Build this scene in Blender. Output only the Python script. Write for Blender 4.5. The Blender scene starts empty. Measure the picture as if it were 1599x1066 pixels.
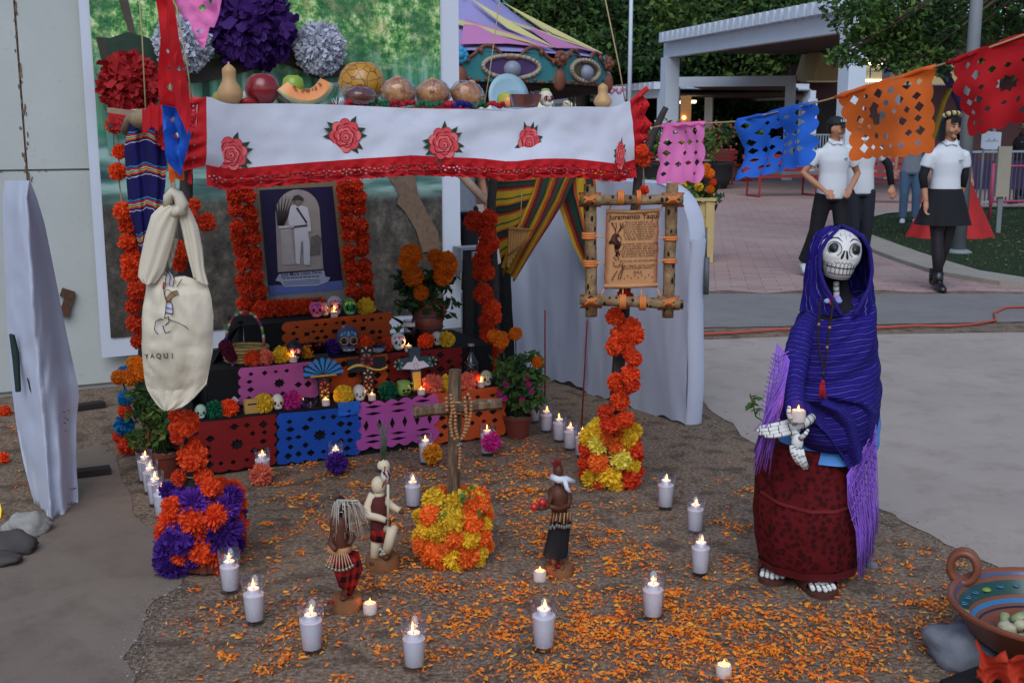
import bpy,math,random
from mathutils import Vector,Matrix,noise,geometry
rnd = random.Random(11)
S = bpy.context.scene
COL = S.collection
R = math.radians
sin,cos,pi = math.sin,math.cos,math.pi

# ------------------------------------------------------------------ camera
CH,CF,CX,CY,PITCH = 1.6,1800.0,799.5,533.0,R(10.5)
cd = bpy.data.cameras.new('camera')
cam = bpy.data.objects.new('camera',cd)
COL.objects.link(cam)
cam.location = (0,0,CH)
cam.rotation_euler = (R(90) - PITCH,0,0)
cd.sensor_width = 36
cd.lens = 36 * CF / 1599.0
cd.clip_end = 600
cd.dof.use_dof = True
cd.dof.focus_distance = 4.8
cd.dof.aperture_fstop = 11.0
S.camera = cam
# ------------------------------------------------------------------ light: dusk, soft sky light
wd = bpy.data.worlds.new('World')
S.world = wd
wd.use_nodes = True
nt = wd.node_tree
bg = nt.nodes['Background']
sk = nt.nodes.new('ShaderNodeTexSky')
sk.sky_type = 'NISHITA'
sk.sun_disc = False
sk.sun_elevation = R(46)
sk.sun_rotation = R(186)
sk.air_density = 1.0
sk.dust_density = 1.2
sk.ozone_density = 3.0
nt.links.new(sk.outputs[0],bg.inputs[0])
bg.inputs[1].default_value = 0.066
sl = bpy.data.lights.new('sun','SUN')
sl.energy = 0.95
sl.angle = R(50)
sl.color = (0.86,0.93,1.0)
sun = bpy.data.objects.new('sun',sl)
COL.objects.link(sun)
_el,_az = R(46),R(186)           # same direction as the sky's sun
_d = Vector((sin(_az) * cos(_el),cos(_az) * cos(_el),sin(_el)))
sun.rotation_euler = _d.to_track_quat('Z','Y').to_euler()
vs = S.view_settings
vs.view_transform = 'Standard'
vs.look = 'None'
vs.exposure = 1.14
vs.gamma = 1
vs.use_curve_mapping = False
S.cycles.use_denoising = True
S.cycles.max_bounces = 6
S.cycles.transparent_max_bounces = 24
S.cycles.caustics_reflective = False
S.cycles.caustics_refractive = False
S.cycles.sample_clamp_indirect = 3

# ------------------------------------------------------------------ places: pixel of the photo -> point of the world
_F = Vector((0,cos(PITCH),-sin(PITCH)))
_U = Vector((0,sin(PITCH),cos(PITCH)))
_C = Vector((0,0,CH))
def ray(px,py):
 return _F + Vector(((px - CX) / CF,0,0)) + _U * ((CY - py) / CF)
def G(px,py,z=0.0):                      # where that ray meets height z
 d = ray(px,py)
 return _C + d * ((z - CH) / d.z)
def P(px,py,Y):                          # where it is Y metres away
 d = ray(px,py)
 return _C + d * (Y / d.y)
def PL(px,py,p0,n):
 d = ray(px,py)
 return _C + d * ((Vector(p0) - _C).dot(n) / d.dot(n))
TH = R(27)
AE,AN = Vector((cos(TH),sin(TH),0)),Vector((-sin(TH),cos(TH),0))
AO = Vector((-1.46,5.17,0))
def A(u,v,z=0.0):                        # the altar's own frame
 return AO + AE * u + AN * v + Vector((0,0,z))
def AP(px,py,v):                         # ray meets the altar's plane v
 return PL(px,py,A(0,v),AN)
def on(px,v,z):                          # point at depth v, height z, in that column of the photo
 a = (px - CX) / CF
 b = A(0,v,z)
 dep = cos(PITCH) * b.y + sin(PITCH) * (CH - z)
 u = (a * dep - b.x) / (AE.x - a * cos(PITCH) * AE.y)
 return A(u,v,z)

# ------------------------------------------------------------------ meshes
class MB:
 def __init__(s):
  s.v,s.f,s.m,s.uv = [],[],[],{}
 def add(s,vs,fs,m=0,uv=None):
  o = len(s.v)
  s.v += [tuple(v) for v in vs]
  s.f += [tuple(i + o for i in f) for f in fs]
  s.m += [m] * len(fs)
  if uv:
   for i,t in enumerate(uv): s.uv[o + i] = t
  return s
 def box(s,c,d,m=0,rot=None,top=1.0):
  x,y,z = d[0] / 2,d[1] / 2,d[2] / 2
  vs = [Vector((a * x * (top if q > 0 else 1),b * y * (top if q > 0 else 1),q * z)) for q in (-1,1) for a,b in ((-1,-1),(1,-1),(1,1),(-1,1))]
  if rot is not None:
   if not isinstance(rot,Matrix): rot = Matrix.Rotation(rot,3,'Z')
   vs = [rot @ v for v in vs]
  c = Vector(c)
  return s.add([v + c for v in vs],[(3,2,1,0),(4,5,6,7),(0,1,5,4),(1,2,6,5),(2,3,7,6),(3,0,4,7)],m)
 def bar(s,a,b,w,h,m=0):             # box beam from a to b
  a,b = Vector(a),Vector(b)
  d = b - a
  q = d.to_track_quat('Y','Z').to_matrix()
  return s.box((a + b) / 2,(w,d.length,h),m,q)
 def tube(s,pts,r,n=8,m=0,cap=True,sq=1.0,closed=False):
  pts = [Vector(p) for p in pts]
  k = len(pts)
  rs = r if isinstance(r,(list,tuple)) else [r] * k
  ref = None
  vs = []
  for i,p in enumerate(pts):
   if closed: t = pts[(i + 1) % k] - pts[i - 1]
   else: t = pts[min(i + 1,k - 1)] - pts[max(i - 1,0)]
   if t.length < 1e-9: t = Vector((0,0,1))
   t.normalize()
   if ref is None:
    ref = Vector((1,0,0)) if abs(t.x) < .8 else Vector((0,1,0))
   ref = (ref - t * ref.dot(t)).normalized()
   bi = t.cross(ref)
   for j in range(n):
    a = 2 * pi * j / n
    vs.append(p + ref * (cos(a) * rs[i]) + bi * (sin(a) * rs[i] * sq))
  fs = []
  for i in range(k if closed else k - 1):
   i2 = (i + 1) % k
   for j in range(n):
    j2 = (j + 1) % n
    fs.append((i * n + j,i * n + j2,i2 * n + j2,i2 * n + j))
  if cap and not closed:
   fs.append(tuple(range(n - 1,-1,-1)))
   fs.append(tuple((k - 1) * n + j for j in range(n)))
  return s.add(vs,fs,m,[(j / n,i / max(1,k - 1)) for i in range(k) for j in range(n)])
 def lathe(s,prof,n=16,c=(0,0,0),m=0,M=None,cap=True,wob=0):
  vs = []
  for i,(r,z) in enumerate(prof):
   for j in range(n):
    a = 2 * pi * j / n
    rr = r * (1 + wob * noise.noise(Vector((cos(a) * 2,sin(a) * 2,z * 8 + c[0] * 7))))
    v = Vector((rr * cos(a),rr * sin(a),z))
    if M is not None: v = M @ v
    vs.append(v + Vector(c))
  k = len(prof)
  fs = [(i * n + j,i * n + (j + 1) % n,(i + 1) * n + (j + 1) % n,(i + 1) * n + j) for i in range(k - 1) for j in range(n)]
  if cap:
   if prof[0][0] > 1e-5: fs.append(tuple(range(n - 1,-1,-1)))
   if prof[-1][0] > 1e-5: fs.append(tuple((k - 1) * n + j for j in range(n)))
  return s.add(vs,fs,m,[(j / n,i / (k - 1)) for i in range(k) for j in range(n)])
 def ball(s,c,r,n=10,k=7,m=0,M=None,fn=None):
  if not isinstance(r,(list,tuple)): r = (r,r,r)
  vs = []
  for i in range(k + 1):
   t = pi * i / k
   for j in range(n):
    a = 2 * pi * j / n
    v = Vector((sin(t) * cos(a),sin(t) * sin(a),cos(t)))
    if fn: v = fn(v)
    v = Vector((v.x * r[0],v.y * r[1],v.z * r[2]))
    if M is not None: v = M @ v
    vs.append(v + Vector(c))
  fs = [(i * n + j,(i + 1) * n + j,(i + 1) * n + (j + 1) % n,i * n + (j + 1) % n) for i in range(k) for j in range(n)]
  return s.add(vs,fs,m)
 def grid(s,fn,nu,nv,m=0,close=False):
  vs = [fn(i / nu,j / nv) for j in range(nv + 1) for i in range(nu + (0 if close else 1))]
  w = nu if close else nu + 1
  fs = []
  for j in range(nv):
   for i in range(nu):
    i2 = (i + 1) % w
    fs.append((j * w + i,j * w + i2,(j + 1) * w + i2,(j + 1) * w + i))
  return s.add(vs,fs,m,[(i / nu,j / nv) for j in range(nv + 1) for i in range(w)])
 def poly(s,pts,m=0):
  return s.add(pts,[tuple(range(len(pts)))],m)
 def prism(s,pts,off,m=0):
  n = len(pts); off = Vector(off); pts = [Vector(p) for p in pts]
  return s.add(pts + [p + off for p in pts],[tuple(range(n - 1,-1,-1)),tuple(range(n,2 * n))] + [(i,(i + 1) % n,n + (i + 1) % n,n + i) for i in range(n)],m)
 def mesh(s,name,mats):
  me = bpy.data.meshes.new(name)
  me.from_pydata(s.v,[],s.f)
  for mt in (mats if isinstance(mats,(list,tuple)) else [mats]): me.materials.append(mt)
  me.polygons.foreach_set('material_index',s.m)
  if s.uv:
   ul = me.uv_layers.new(name='uv')
   for lp in me.loops:
    ul.data[lp.index].uv = s.uv.get(lp.vertex_index,(0,0))
  me.validate()
  return me
 def build(s,name,mats,parent=None,smooth=True,world=True,ang=None):
  if parent is not None and world and parent.name in ROOTM:
   mi = ROOTM[parent.name]
   s.v = [tuple(mi @ Vector(v)) for v in s.v]
  me = s.mesh(name,mats)
  if smooth:
   me.polygons.foreach_set('use_smooth',[True] * len(me.polygons))
   if ang: me.set_sharp_from_angle(angle=R(ang))
  o = link(name,me,parent)
  if parent is None:                       # a thing of one mesh: origin to its base
   if s.v:
    n = len(s.v)
    c = Vector((sum(v[0] for v in s.v) / n,sum(v[1] for v in s.v) / n,min(v[2] for v in s.v)))
    me.transform(Matrix.Translation(-c)); o.location = c
  elif parent.name in ROOTM: ROOTM[o.name] = ROOTM[parent.name]
  return o
ROOTM = {}
def link(name,me,parent=None):
 o = bpy.data.objects.new(name,me)
 COL.objects.link(o)
 if parent is not None: o.parent = parent
 return o
def tag(o,label=None,cat=None,group=None,kind=None):
 if label: o['label'] = label
 if cat: o['category'] = cat
 if group: o['group'] = group
 if kind: o['kind'] = kind
 return o
def thing(name,label,cat,loc=(0,0,0),rz=0.0,group=None,sc=1.0):
 o = bpy.data.objects.new(name,None)
 COL.objects.link(o)
 o.empty_display_size = .05
 o.location = loc
 o.rotation_euler = (0,0,rz)
 o.scale = (sc,sc,sc)
 ROOTM[o.name] = (Matrix.Translation(Vector(loc)) @ Matrix.Rotation(rz,4,'Z') @ Matrix.Scale(sc,4)).inverted()
 return tag(o,label,cat,group)
def dup(root,loc=None,rz=None,sc=None,label=None,group=None,parent=None):
 c = root.copy()
 COL.objects.link(c)
 if parent is not None: c.parent = parent
 if loc is not None: c.location = loc
 if rz is not None: c.rotation_euler = (0,0,rz)
 if sc is not None: c.scale = (sc,sc,sc) if not isinstance(sc,tuple) else sc
 if label: c['label'] = label
 if group: c['group'] = group
 for ch in list(root.children):
  dup(ch,parent=c)
 return c
def remesh(o,vox,smooth=2):                # bake one continuous skin from overlapping lofts
 md = o.modifiers.new('r','REMESH'); md.mode = 'VOXEL'; md.voxel_size = vox; md.use_smooth_shade = True
 m2 = o.modifiers.new('s','SMOOTH'); m2.iterations = smooth; m2.factor = .5
 dg = bpy.context.evaluated_depsgraph_get()
 me = bpy.data.meshes.new_from_object(o.evaluated_get(dg))
 o.modifiers.clear()
 old = o.data
 o.data = me
 if len(me.materials) == 0 and old.materials: me.materials.append(old.materials[0])
 me.polygons.foreach_set('use_smooth',[True] * len(me.polygons))
 return o
def lerp(a,b,t): return a + (b - a) * t
def crease(x,y,s=0):                       # sharp cloth creases, about 0..1
 w = noise.noise(Vector((x * .7,y * .7,s + 9)))
 return sum(max(0,1 - abs(noise.noise(Vector((x * k + w * 2,y * k * .6 - w,s + k)))) * 6) ** 2 * a for k,a in ((1,.6),(2.1,.4)))
def interp(tab,x):                          # piecewise linear rows [(x, a, b, ...)]
 if x <= tab[0][0]: return tab[0][1:]
 for p,q in zip(tab,tab[1:]):
  if x <= q[0]:
   t = (x - p[0]) / (q[0] - p[0])
   return tuple(lerp(a,b,t) for a,b in zip(p[1:],q[1:]))
 return tab[-1][1:]

# ------------------------------------------------------------------ materials
def lin(h):
 h = h.lstrip('#')
 c = [int(h[i:i + 2],16) / 255 for i in (0,2,4)]
 return tuple(x / 12.92 if x <= .04045 else ((x + .055) / 1.055) ** 2.4 for x in c)
class N:                                      # tiny node builder
 def __init__(s,name):
  s.m = bpy.data.materials.new(name)
  s.m.use_nodes = True
  s.t = s.m.node_tree
  s.b = s.t.nodes['Principled BSDF']
  s.out = s.t.nodes['Material Output']
  s.tc = s.t.nodes.new('ShaderNodeTexCoord')
 def n(s,ty,**kw):
  x = s.t.nodes.new('ShaderNode' + ty)
  for k,v in kw.items():
   if k in ('inp',): continue
   setattr(x,k,v)
  for k,v in (kw.get('inp') or {}).items():
   if hasattr(v,'is_linked') : s.t.links.new(v,x.inputs[k])
   else: x.inputs[k].default_value = v
  return x
 def l(s,a,b): s.t.links.new(a,b)
 def noise(s,scale,detail=4,co='Object',rough=.6):
  x = s.n('TexNoise',inp={'Scale': scale,'Detail': detail,'Roughness': rough})
  s.l(s.tc.outputs[co],x.inputs['Vector'])
  return x.outputs['Fac']
 def ramp(s,fac,stops,mode='LINEAR'):
  x = s.n('ValToRGB')
  s.l(fac,x.inputs[0])
  e = x.color_ramp.elements
  x.color_ramp.interpolation = mode
  while len(e) < len(stops): e.new(.5)
  for i,(p,c) in enumerate(stops):
   e[i].position = p
   c = lin(c) if isinstance(c,str) else (c if isinstance(c,tuple) else (c,c,c))
   e[i].color = (*c[:3],1)
  return x.outputs[0]
 def mix(s,fac,a,b,mode='MIX'):
  x = s.n('MixRGB',blend_type=mode)
  for i,v in ((0,fac),(1,a),(2,b)):
   if hasattr(v,'is_linked'): s.l(v,x.inputs[i])
   elif i == 0: x.inputs[0].default_value = v
   else: x.inputs[i].default_value = (*(lin(v) if isinstance(v,str) else v),1)
  return x.outputs[0]
 def math(s,op,a,b=0.0):
  x = s.n('Math',operation=op)
  for i,v in ((0,a),(1,b)):
   if hasattr(v,'is_linked'): s.l(v,x.inputs[i])
   else: x.inputs[i].default_value = v
  return x.outputs[0]
 def sep(s,co='Object'):
  x = s.n('SeparateXYZ'); s.l(s.tc.outputs[co],x.inputs[0]); return x.outputs
 def col(s,c):
  if hasattr(c,'is_linked'): s.l(c,s.b.inputs['Base Color'])
  else: s.b.inputs['Base Color'].default_value = (*(lin(c) if isinstance(c,str) else c),1)
 def bump(s,h,dist=.01,strength=.6):
  x = s.n('Bump',inp={'Distance': dist,'Strength': strength})
  s.l(h,x.inputs['Height']); s.l(x.outputs[0],s.b.inputs['Normal'])
 def rough(s,r,spec=.3):
  s.b.inputs['Roughness'].default_value = r
  s.b.inputs['Specular IOR Level'].default_value = spec
 def translucent(s,w,colr):
  t = s.n('BsdfTranslucent')
  if hasattr(colr,'is_linked'): s.l(colr,t.inputs[0])
  else: t.inputs[0].default_value = (*(lin(colr) if isinstance(colr,str) else colr),1)
  mx = s.n('MixShader',inp={0: w})
  s.l(s.b.outputs[0],mx.inputs[1]); s.l(t.outputs[0],mx.inputs[2]); s.l(mx.outputs[0],s.out.inputs[0])
_MC = {}
def M(name,c,rough=.65,var=.12,scale=30,bump=.0,bscale=60,spec=.3,metal=0.0,trans=0.0,emit=None,es=0.0,perobj=.0):
 if name in _MC: return _MC[name]
 k = N(name)
 base = lin(c) if isinstance(c,str) else c
 src = None
 if var > 0:
  f = k.noise(scale)
  src = k.mix(f,tuple(x * (1 - var * 1.6) for x in base),tuple(min(1,x * (1 + var * 1.6)) for x in base))
 if perobj > 0:
  oi = k.n('ObjectInfo')
  hv = k.n('HueSaturation')
  if src is not None: k.l(src,hv.inputs['Color'])
  else: hv.inputs['Color'].default_value = (*base,1)
  k.l(k.math('MULTIPLY_ADD',oi.outputs['Random'],perobj),hv.inputs['Value'])
  hv.inputs['Value'].links[0].from_node.inputs[2].default_value = 1 - perobj / 2
  src = hv.outputs[0]
 k.col(src if src is not None else base)
 k.rough(rough,spec)
 k.b.inputs['Metallic'].default_value = metal
 if bump > 0: k.bump(k.noise(bscale,5),.004,bump)
 if emit:
  k.b.inputs['Emission Color'].default_value = (*(lin(emit) if isinstance(emit,str) else emit),1)
  k.b.inputs['Emission Strength'].default_value = es
 if trans > 0: k.translucent(trans,src if src is not None else base)
 _MC[name] = k.m
 return k.m
# ------------------------------------------------------------------ surface materials of the setting
def mk_dirt():
 k = N('dirt')
 f1,f2,f3 = k.noise(1.3,5),k.noise(60,6,rough=.75),k.noise(9,5)
 c = k.ramp(f1,[(.3,'#4a3a30'),(.55,'#614d3e'),(.75,'#79624f')])
 c = k.mix(k.ramp(f2,[(.42,0.0),(.66,1.0)]),c,'#9c8b7a')
 c = k.mix(k.math('MULTIPLY',k.ramp(f3,[(.38,1.0),(.5,0.0)]),.6),c,'#3e332d')
 k.col(c); k.rough(.95,.1)
 k.bump(k.math('ADD',k.math('MULTIPLY',f2,.5),f3),.012,.8)
 return k.m
def mk_conc(name,c1,c2,dark,s=1.0):
 k = N(name)
 f1,f2,f3 = k.noise(.9 * s,6,rough=.7),k.noise(90,5,rough=.8),k.noise(4 * s,6,rough=.7)
 c = k.ramp(f1,[(.3,c1),(.7,c2)])
 c = k.mix(k.math('MULTIPLY',k.ramp(f3,[(.34,1.0),(.5,0.0)]),.35),c,dark)
 c = k.mix(k.math('MULTIPLY',f2,.35),c,dark)
 k.col(c); k.rough(.85,.2); k.bump(k.math('ADD',f2,f3),.004,.5)
 return k.m
def mk_pavers():
 k = N('pavers')
 br = k.n('TexBrick',inp={'Scale': 1.0,'Mortar Size': .006,'Brick Width': .32,'Row Height': .16,'Bias': .1})
 mp = k.n('Mapping'); mp.inputs['Rotation'].default_value = (0,0,R(9))
 k.l(k.tc.outputs['Object'],mp.inputs[0]); k.l(mp.outputs[0],br.inputs['Vector'])
 br.inputs['Color1'].default_value = (*lin('#b0928a'),1)
 br.inputs['Color2'].default_value = (*lin('#9c7d76'),1)
 br.inputs['Mortar'].default_value = (*lin('#6b5752'),1)
 f1 = k.noise(.5,6,rough=.7)
 c = k.mix(k.ramp(f1,[(.35,.55),(.65,0.0)]),br.outputs['Color'],'#b5a297')
 c = k.mix(k.math('MULTIPLY',k.noise(14,6),.5),c,'#7d625f')
 k.col(c); k.rough(.8,.25); k.bump(br.outputs['Fac'],-.006,.6)
 return k.m
def mk_lawn():
 k = N('lawn')
 f = k.noise(120,4); f2 = k.noise(1.5,4)
 c = k.ramp(f,[(.3,'#1d2a1a'),(.6,'#31422a'),(.8,'#43502f')])
 c = k.mix(k.math('MULTIPLY',f2,.5),c,'#2b3323')
 k.col(c); k.rough(.9,.1); k.bump(f,.02,.8)
 return k.m
dirt = mk_dirt()
slab_m = mk_conc('slab_concrete','#9c9087','#afa297','#75685e')
path_m = mk_conc('path_concrete','#71645a','#84766a','#52453c',1.2)
road_m = mk_conc('road_concrete','#777371','#86817e','#625b55')
kerb_m = mk_conc('kerb_concrete','#8f877c','#a2998c','#7a7166')

def sheet(name,pts,z,m,kind='structure'):
 o = MB().poly([Vector((p[0],p[1],z)) for p in pts]).build(name,m,smooth=False)
 return tag(o,kind=kind)
MB.v0 = None
g = MB().grid(lambda u,v: Vector((-260 + 520 * u,-40 + 520 * v,0)),2,2).build('ground',dirt,smooth=False)
tag(g,kind='structure')
sheet('paving',[G(560,458)] + [G(x,456 + 3 * sin(x)) for x in range(1075,1700,60)] + [G(2600,462),Vector((140,120,0)),Vector((-40,120,0))],.004,mk_pavers())
def rough_line(pts,amp,n):                 # uneven edge between two materials
 out = []
 for a,b in zip(pts,pts[1:]):
  a,b = Vector(a),Vector(b)
  d = (b - a); nrm = Vector((-d.y,d.x,0)).normalized()
  for i in range(n):
   p = a + d * (i / n)
   out.append(p + nrm * amp * (noise.noise(p * 4) * 1.1 + noise.noise(p * 15) * .35))
 out.append(Vector(pts[-1]))
 return out
sheet('road',rough_line([G(1000,512),G(1080,513),G(1300,509),G(1620,503)],.03,20) + [G(2500,490),G(2500,461),G(1600,460),G(700,459),G(700,512)],.007,road_m)
sheet('pavement',rough_line([G(1040,540),G(1040,575),G(1090,622),G(1180,695),G(1300,760),G(1400,805),G(1470,850),G(1610,905),G(1900,1010)],.035,12) + [Vector((9,3,0)),G(2500,525)] + rough_line([G(1620,519),G(1300,524),G(1100,531),G(1040,536)],.02,14),.004,slab_m)
sheet('path',[Vector((-5,1.5,0)),Vector((-1.0,1.5,0))] + rough_line([G(207,1150),G(207,1066),G(196,1030),G(218,998),G(222,960),G(243,938),G(288,912),G(284,870),G(205,800),G(190,730),G(160,690)],.03,9) + [G(120,705),G(100,800),G(40,862),G(-200,880),Vector((-5,3.9,0))],.004,path_m)
# lawn and its kerb
lawn_px = [(1347,366),(1378,378),(1410,390),(1440,401),(1470,411),(1530,429),(1599,440),(1750,452),(2300,452),(2300,326),(1600,327),(1530,328),(1440,333),(1385,337),(1358,344),(1346,354)]
lw = [G(*p) for p in lawn_px]
sheet('lawn',lw,.03,mk_lawn())
kb = MB()
cen = sum(lw,Vector()) / len(lw)
lc = [Vector((p.x,p.y,0)) for p in lw]
nk = len(lc)
inn,outr = [],[]
for i,p in enumerate(lc):
 t = (lc[(i + 1) % nk] - lc[i - 1]).normalized()
 nr = Vector((-t.y,t.x,0))
 if nr.dot(p - cen) < 0: nr = -nr
 inn.append(p); outr.append(p + nr * .5)
for i in range(nk):
 j = (i + 1) % nk
 a,b,c,d = inn[i],inn[j],outr[j],outr[i]
 up = Vector((0,0,.05))
 kb.add([a + up,b + up,c + up,d + up,c,d],[(0,1,2,3),(3,2,4,5)])
tag(kb.build('kerb',kerb_m,smooth=False),kind='structure')
# grass blades and fallen yellow leaves on the lawn
def scatter_poly(poly,n):
 xs = [p.x for p in poly]; ys = [p.y for p in poly]
 out = []
 while len(out) < n:
  x,y = rnd.uniform(min(xs),min(max(xs),14)),rnd.uniform(min(ys),max(ys))
  ins = False
  for i in range(len(poly)):
   a,b = poly[i],poly[i - 1]
   if (a.y > y) != (b.y > y) and x < (b.x - a.x) * (y - a.y) / (b.y - a.y) + a.x: ins = not ins
  if ins: out.append((x,y))
 return out
gm = MB()
for x,y in scatter_poly(lw,9000):
 a = rnd.uniform(0,6.28); h = rnd.uniform(.02,.05)
 dx,dy = cos(a) * .006,sin(a) * .006
 lx,ly = rnd.uniform(-.02,.02),rnd.uniform(-.02,.02)
 gm.add([(x - dx,y - dy,.03),(x + dx,y + dy,.03),(x + lx,y + ly,.03 + h)],[(0,1,2)])
tag(gm.build('grass',M('grass','#3a4a2c',.8,.3,3),smooth=False),'short green grass on the kerbed lawn','grass',kind='stuff')
gm = MB()
for x,y in scatter_poly(lw,900):
 a = rnd.uniform(0,6.28); s_ = rnd.uniform(.015,.04)
 gm.add([(x - cos(a) * s_,y - sin(a) * s_,.055),(x + sin(a) * s_ * .5,y - cos(a) * s_ * .5,.062),(x + cos(a) * s_,y + sin(a) * s_,.056),(x - sin(a) * s_ * .5,y + cos(a) * s_ * .5,.06)],[(0,1,2,3)])
tag(gm.build('fallen_leaves',M('yellow_leaf','#8a8048',.8,.3,5),smooth=False),'small yellow leaves fallen on the lawn','leaves',kind='stuff')

# ------------------------------------------------------------------ trees behind the plaza
leaf_mats = [M('leaf_dark','#314a2b',.7,.35,1.2,trans=.25),M('leaf_mid','#4a6a30',.7,.35,1.5,trans=.3),M('leaf_light','#647a38',.7,.3,2,trans=.3)]
bark = M('bark','#4c4238',.95,.3,14,.9,30)
def leaves(mb,c,rad,n,size,mats=3,flat=.75):
 tone = rnd.choice(((0,0,0,1),(0,0,1,1),(1,1,2),(0,1,2,2)))
 for _ in range(n):
  while True:
   q = Vector((rnd.uniform(-1,1),rnd.uniform(-1,1),rnd.uniform(-1,1)))
   if .25 < q.length < 1: break
  q = Vector((q.x * rad,q.y * rad,q.z * rad * flat)) + c
  t = Vector((rnd.gauss(0,1),rnd.gauss(0,1),rnd.gauss(-.4,.7))).normalized()
  w = t.cross(Vector((rnd.gauss(0,1),rnd.gauss(0,1),rnd.gauss(0,1)))).normalized()
  l = size * rnd.uniform(.6,1.3)
  nn = t.cross(w) * l * .12
  mb.add([q,q + t * l * .5 + w * l * .27 - nn,q + t * l,q + t * l * .5 - w * l * .27 - nn],[(0,1,2),(0,2,3)],rnd.choice(tone) if mats == 3 else 0)
def tree_meshes(h,cr,seed,nclump,per,lsize,base=-.12):
 rnd.seed(seed)
 tr,cr_ = MB(),MB()
 top = Vector((rnd.uniform(-.3,.3),rnd.uniform(-.3,.3),h * .6))
 tr.tube([(0,0,0),(0.05,0,h * .2),(-.05,.05,h * .4),top],[.26,.2,.16,.1],8)
 for i in range(nclump):
  a = rnd.uniform(0,6.28); el = rnd.uniform(-.5,1.0)
  d = Vector((cos(a) * cos(el),sin(a) * cos(el),sin(el)))
  rr = rnd.uniform(.5,1.0)
  c = Vector((0,0,h * (.5 + base / 2))) + Vector((d.x * cr * rr,d.y * cr * rr,d.z * h * .36 * rr))
  if i % 3 == 0:
   st = Vector((0,0,h * rnd.uniform(.25,.55)))
   tr.tube([st,(st + c) / 2 + Vector((0,0,.2)),c],[.1,.06,.02],6)
  leaves(cr_,c,cr * rnd.uniform(.24,.4),per,lsize)
 rnd.seed(11 + seed)
 return tr,cr_
def make_tree(label,loc,h,cr,seed,nclump=100,per=330,lsize=.27,group='trees behind the plaza'):
 t = thing('shade_tree',label,'tree',loc,0,group)
 tr,c = tree_meshes(h,cr,seed,nclump,per,lsize)
 tr.build('trunk',bark,t,world=False)
 c.build('crown',leaf_mats,t,smooth=False,world=False)
 return t
def gx(px,Y):                              # ground point in that column at distance Y
 p = P(px,199,Y); return Vector((p.x,Y,0))
t1 = make_tree('dark shade tree just above the carousel roof edge',gx(905,47),13,4.6,3)
t2 = make_tree('dense dark tree rising behind the white flagpole',gx(1010,52),14,5.0,4)
t3 = make_tree('dark tree behind the frame pergola beside the yellow wall panel',gx(1130,50),12.5,4.8,8)
for src,px,Y,rz,sc,lb in ((t1,1230,56,2.0,1.1,'farthest dark tree seen between the two pergola roofs'),(t2,1380,62,1.2,1.0,'dark tree behind the lit window wall'),
                               (t3,1480,58,3.0,1.0,'dark tree directly behind the grey lamp post'),(t1,1600,50,4.0,1.0,'dark tree behind the small neon sign'),(t2,800,70,2.2,1.0,'pale distant tree crown right of the carousel peak'),
                               (t3,1075,62,4.4,1.15,'tall tree behind the corrugated pergola roof'),(t1,960,66,5.0,1.2,'tree farthest behind the flagpole')):
 dup(src,gx(px,Y),rz,sc,lb)
# near tree whose low branches hang into the picture, trunk outside on the right
t = thing('overhanging_tree','leafy tree with low branches hanging over the corrugated roof end','tree',(9.6,15.5,0))
tr,cr_ = MB(),MB()
tr.tube([(9.6,15.5,0),(9.5,15.5,2),(9.3,15.6,4.5)],[.2,.16,.12],8)
rnd.seed(5)
for px,py,Y,rad,n in ((1345,30,15.5,.38,170),(1400,20,15.7,.5,300),(1450,45,15.9,.5,300),(1390,70,16,.42,230),(1430,85,15.8,.36,170),(1320,85,15.4,.2,50),(1305,88,15.4,.13,30),(1355,70,15.8,.35,120),(1475,85,15.9,.36,130),
                          (1500,20,16.5,.55,300),(1560,45,17,.5,220),(1590,90,17,.42,150),(1415,108,15.6,.17,40),(1590,10,17,.5,220),(1440,0,16,.6,300),(1340,-10,15.5,.55,240),(1540,100,17,.3,90),(1600,-60,16,.9,500)):
 c = P(px,py,Y)
 tr.tube([(9.3,15.6,4.5),(Vector((9.3,15.6,4.6)) + c) / 2 + Vector((0,0,.5)),c],[.06,.035,.012],5)
 leaves(cr_,c,rad,int(n * 2.6),.095,flat=.8)
tr.build('trunk',bark,t)
cr_.build('crown',leaf_mats,t,smooth=False)

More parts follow.
